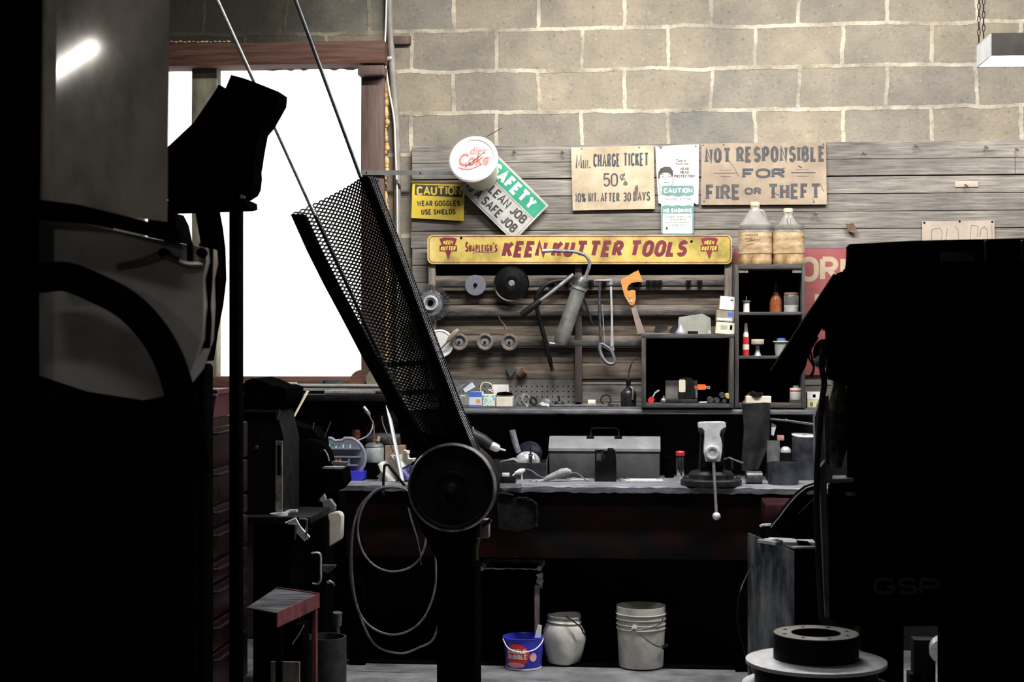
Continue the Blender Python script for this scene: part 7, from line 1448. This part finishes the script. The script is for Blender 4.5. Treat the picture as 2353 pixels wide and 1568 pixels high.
bm = NB(); tube(bm, [W(1746, 1210, YA+.03), W(1752, 1207, YA+.03), W(1772, 1206, YA+.03)], .004, 8); part('steel_lug', bm, BRIGHT, wg)
bm = NB(); prism(bm, [(1852, 1134), (1862, 1128), (1876, 1128), (1876, 1136), (1856, 1137)], YA-.006, YA-.001); part('pale_tab', bm, STEEL, wg)
# red drum half hidden behind the guard
bm = NB(); pbox(bm, 1757, 1830, 1158, 1215, 6.5, 6.75, .01); bmq = single('red_tin', bm, mat('dim_red_tin', (.008, .001, .0018), (.028, .003, .005), .5, spec=.2), 'dark red tin behind the curved wheel guard', 'tin')
bm = NB(); pbox(bm, 1757, 1830, 1216, 1700, 6.5, 6.75, .004, zb=0); single('black_stand', bm, BLACK, 'black stand under the dark red tin behind the steel column', 'stand')
# stack of flanged pulleys in front
YF = 3.6; kf = K(YF, 1875); x = WX(1875, YF)
fp = thing('flanged_pulleys', 'stack of flanged pulleys with bright flat flanges and a drilled dark ring on top', 'pulley', (x, YF, 0))
zt = WZ(1456, YF, 1875); zd = WZ(1513, YF, 1875); z2 = WZ(1568, YF, 1875)
bm = NB(); lathe(bm, (x, YF, 0), [(0, 0), (97*kf, 0), (97*kf, zd-.002), (97*kf, zt-.003), (95*kf, zt), (56*kf, zt), (56*kf, zt-.05), (0, zt-.05)], n=64); part('drum', bm, BLACKM, fp)
bm = NB(); lathe(bm, (x, YF, zt+.0003), [(57*kf, 0), (96*kf, 0), (96*kf, .0012), (57*kf, .0012), (57*kf, 0)], n=64); rg = part('top_ring', bm, mat('dull_ring_steel', (.1, .1, .095), (.2, .195, .18), .45, .6), fp)
for i in range(8):
    t = i*PI/4+.3; bm = NB(); lathe(bm, (x+76*kf*math.cos(t), YF+76*kf*math.sin(t), zt+.0016), [(0, 0), (5*kf, 0), (5*kf, .0004), (0, .0004)], n=12); part('bolt_hole', bm, BLACK, rg)
for z, r_ in ((zd, 160), (z2, 168), (z2-.14, 175)):
    bm = NB(); lathe(bm, (x, YF, z), [(97.5*kf, 0), (r_*kf, -.004), (r_*kf, -.012), (97.5*kf, -.014)], n=72); part('flange', bm, mat('bright_turned_flange', (.55, .56, .6), (.68, .69, .73), .35, .5, 60, .02), fp)
bm = NB(); lathe(bm, (x, YF, zd-.02), [(98*kf, 0), (140*kf, -.002), (140*kf, -.075), (98*kf, -.08)], n=60); part('belt_face', bm, BLACKM, fp)
# polished disc edge and small bits under the black machine
YO = 4.6; pd = thing('polished_disc', 'polished steel disc standing on edge half hidden by a black upright, lower right', 'disc', W(2185, 1570, YO))
bm = NB(); lathe(bm, W(2190, 1500, YO), [(0, 0), (52*K(YO), 0), (52*K(YO), .02), (0, .02)], (.15, 1, .9), 48); part('disc', bm, BRIGHT, pd)
bm = NB(); tube(bm, [W(2190, 1500, YO+.02), W(2190, 1500, YO+.2)], .012, 10); part('shaft', bm, BLACKM, pd)
bm = NB(); P = W(2210, 1500, YO+.18); box(bm, P.x-.05, P.x+.05, YO+.18, YO+.28, 0, P.z+.04); part('support', bm, BLACK, pd)
bm = NB(); P = W(2186, 1500, 4.3); box(bm, WX(2160, 4.3), WX(2210, 4.3), 4.3, 4.34, 0, WZ(1445, 4.3, 2186), .002); u = single('black_upright', bm, BLACK, 'black flat upright standing before the polished disc', 'post')
for y, a, b_ in ((1472, 2100, 2150), (1550, 2090, 2118)):
    bm = NB(); pbox(bm, a, b_, y, y+5, 4.9, 4.96, .001, zb=0); single('floor_bar', bm, BLACKM, 'dark block with worn top edge beside the polished disc, '+('taller' if y == 1472 else 'lower'), 'block')
bm = NB(); tube(bm, ppath([(1730, 1296, 5.56), (1704, 1350), (1694, 1400), (1698, 1450), (1712, 1500), (1730, 1560)], 5.3, 6), .0025, 8); single('thin_cord', bm, RUBBER, 'thin dark cord hanging in a loop left of the bluish column', 'cord')
# ------------------------------------------------------------ fluorescent fixtures
def fixture(label, c, L, watts, rot=0.0, h=.085, tilt=0.0, chains=True, grp=None, bare=False):
    """hung strip lamp: folded steel hood, two tubes, end caps and chains; c is the middle of its open underside."""
    r = thing('fluorescent_lamp', label, 'lamp', c, grp)
    cx, cy, cz = c; hl = L/2
    bm = NB()
    prof = [(-.02, .022), (-.03, .03), (-.03, h), (.03, h), (.03, .03), (.02, .022)] if bare else [(-.13, 0), (-.13, h), (.13, h), (.13, 0), (.126, 0), (.126, h-.004), (-.126, h-.004), (-.126, 0)]
    a = [bm.verts.new((cx-hl, cy+y, cz+z)) for y, z in prof]; b = [bm.verts.new((cx+hl, cy+y, cz+z)) for y, z in prof]; n = len(prof)
    for i in range(n): bm.faces.new((a[i], a[(i+1) % n], b[(i+1) % n], b[i]))
    part('reflector', bm, COVERM if bare else HOODM, r)
    bm = NB(); pr = [(-.042, .019), (-.052, .029), (-.052, h+.002), (.052, h+.002), (.052, .029), (.042, .019)] if bare else [(-.132, -.001), (-.132, h+.002), (.132, h+.002), (.132, -.001)]
    a = [bm.verts.new((cx-hl, cy+y, cz+z)) for y, z in pr]; b = [bm.verts.new((cx+hl, cy+y, cz+z)) for y, z in pr]
    for i in range(len(pr)-1): bm.faces.new((a[i], a[i+1], b[i+1], b[i]))
    if not bare: part('hood', bm, COVERM, r)
    else: bm.free()
    for s in (-1, 1):
        bm = NB(); x = cx+s*hl
        prismw(bm, [(x, cy-.05, cz+.03), (x, cy-.05, cz+h), (x, cy+.05, cz+h), (x, cy+.05, cz+.03)] if bare else [(x, cy-.13, cz), (x, cy-.13, cz+h), (x, cy+.13, cz+h), (x, cy+.13, cz)], (s*.004, 0, 0)); part('end_cap', bm, CAPM, r)
    for y in ((0.0,) if bare else (-.05, .05)):
        bm = NB(); tube(bm, [(cx-hl+.03, cy+y, cz+(-.0 if bare else .03)), (cx+hl-.03, cy+y, cz+(-.0 if bare else .03))], .018, 12); part('lamp_tube', bm, TUBE if not bare else BTUBE, r)
    if bare: return finish(r, chains, cx, cy, cz, hl, h, rot)
    li = bpy.data.lights.new('lamp_light', 'AREA'); li.shape = 'RECTANGLE'; li.size = L-.06; li.size_y = .2; li.energy = watts*LAMP; li.color = (1.0, .975, .94)
    lo = bpy.data.objects.new('lamp_light', li); COL.objects.link(lo); lo.parent = r; lo.location = (0, 0, .004)
    return finish(r, chains, cx, cy, cz, hl, h, rot)
def finish(r, chains, cx, cy, cz, hl, h, rot):
    if chains:
        for s in (-1, 1):
            for y in (-.045, .045):
                bm = NB(); x = cx+s*(hl-.03 if s > 0 else hl+.012); z = cz+h; k_ = 0
                while z < 4.2:
                    zl = .026; cc = Vector((x, cy+y, z+zl*.5)); u = Vector((1, 0, 0)) if k_ % 2 else Vector((0, 1, 0))
                    tube(bm, [cc+u*(.0055*math.cos(t))+Vector((0, 0, .0155*math.sin(t))) for t in [i*PI/4 for i in range(8)]], .0017, 5, close=True)
                    z += zl; k_ += 1
                ch = part('chain', bm, BLACKM, r)
    if rot: r.rotation_euler.z = rot
    return r
HOODM = mat('lamp_reflector_white', (0.7, 0.7, 0.7), (0.8, 0.8, 0.8), .4, 0, 8, 0)
COVERM = mat('lamp_cover_dark', (0.03, 0.027, 0.025), (0.05, 0.045, 0.04), .7, 0, 12, .05, spec=.2)
CAPM = mat('lamp_end_grey', (0.3, 0.31, 0.32), (0.4, 0.41, 0.42), .5, 0, 12, .05)
TUBE = emat('lamp_tube_glow', (1.0, .98, .92), 8.0)
BTUBE = emat('bare_tube_glow', (1.0, .98, .94), 70.0)
fixture('hanging fluorescent lamp with dark top on chains before the block wall', (W(2256, 145, 6.4).x+.62, 6.4, WZ(128, 6.27, 2300)), 1.22, 10)
fixture('ceiling hung fluorescent lamp above the bench, middle of the row', (-0.15, 5.95, 3.62), 1.5, 155)
fixture('ceiling hung fluorescent lamp above the right of the bench', (1.5, 5.95, 3.62), 1.2, 108)
fixture('ceiling hung fluorescent lamp over the belt driven machine', (-0.35, 4.3, 3.62), 1.2, 30)
# lamp near the door, mirrored in the bare tin hood of the near machine
def mirrored(px, py, z):
    p = W(px, py, YN); d = ray(px, py); s = (z-p.z)/d.z; return Vector((p.x+d.x*s, p.y-d.y*s, z))
e1, e2 = mirrored(218, 104, 2.6), mirrored(108, 176, 2.6); md = (e1+e2)/2; dd = e1-e2
fixture('ceiling hung fluorescent lamp near the sheet metal machine', tuple(md), dd.length, 0, math.atan2(dd.y, dd.x), bare=True)
fixture('added unseen lamp brightening the sheet metal machine from the camera side', (-1.0, .9, 3.62), 1.2, 9)  # unseen lamp added only to brighten the near machine's tin hood
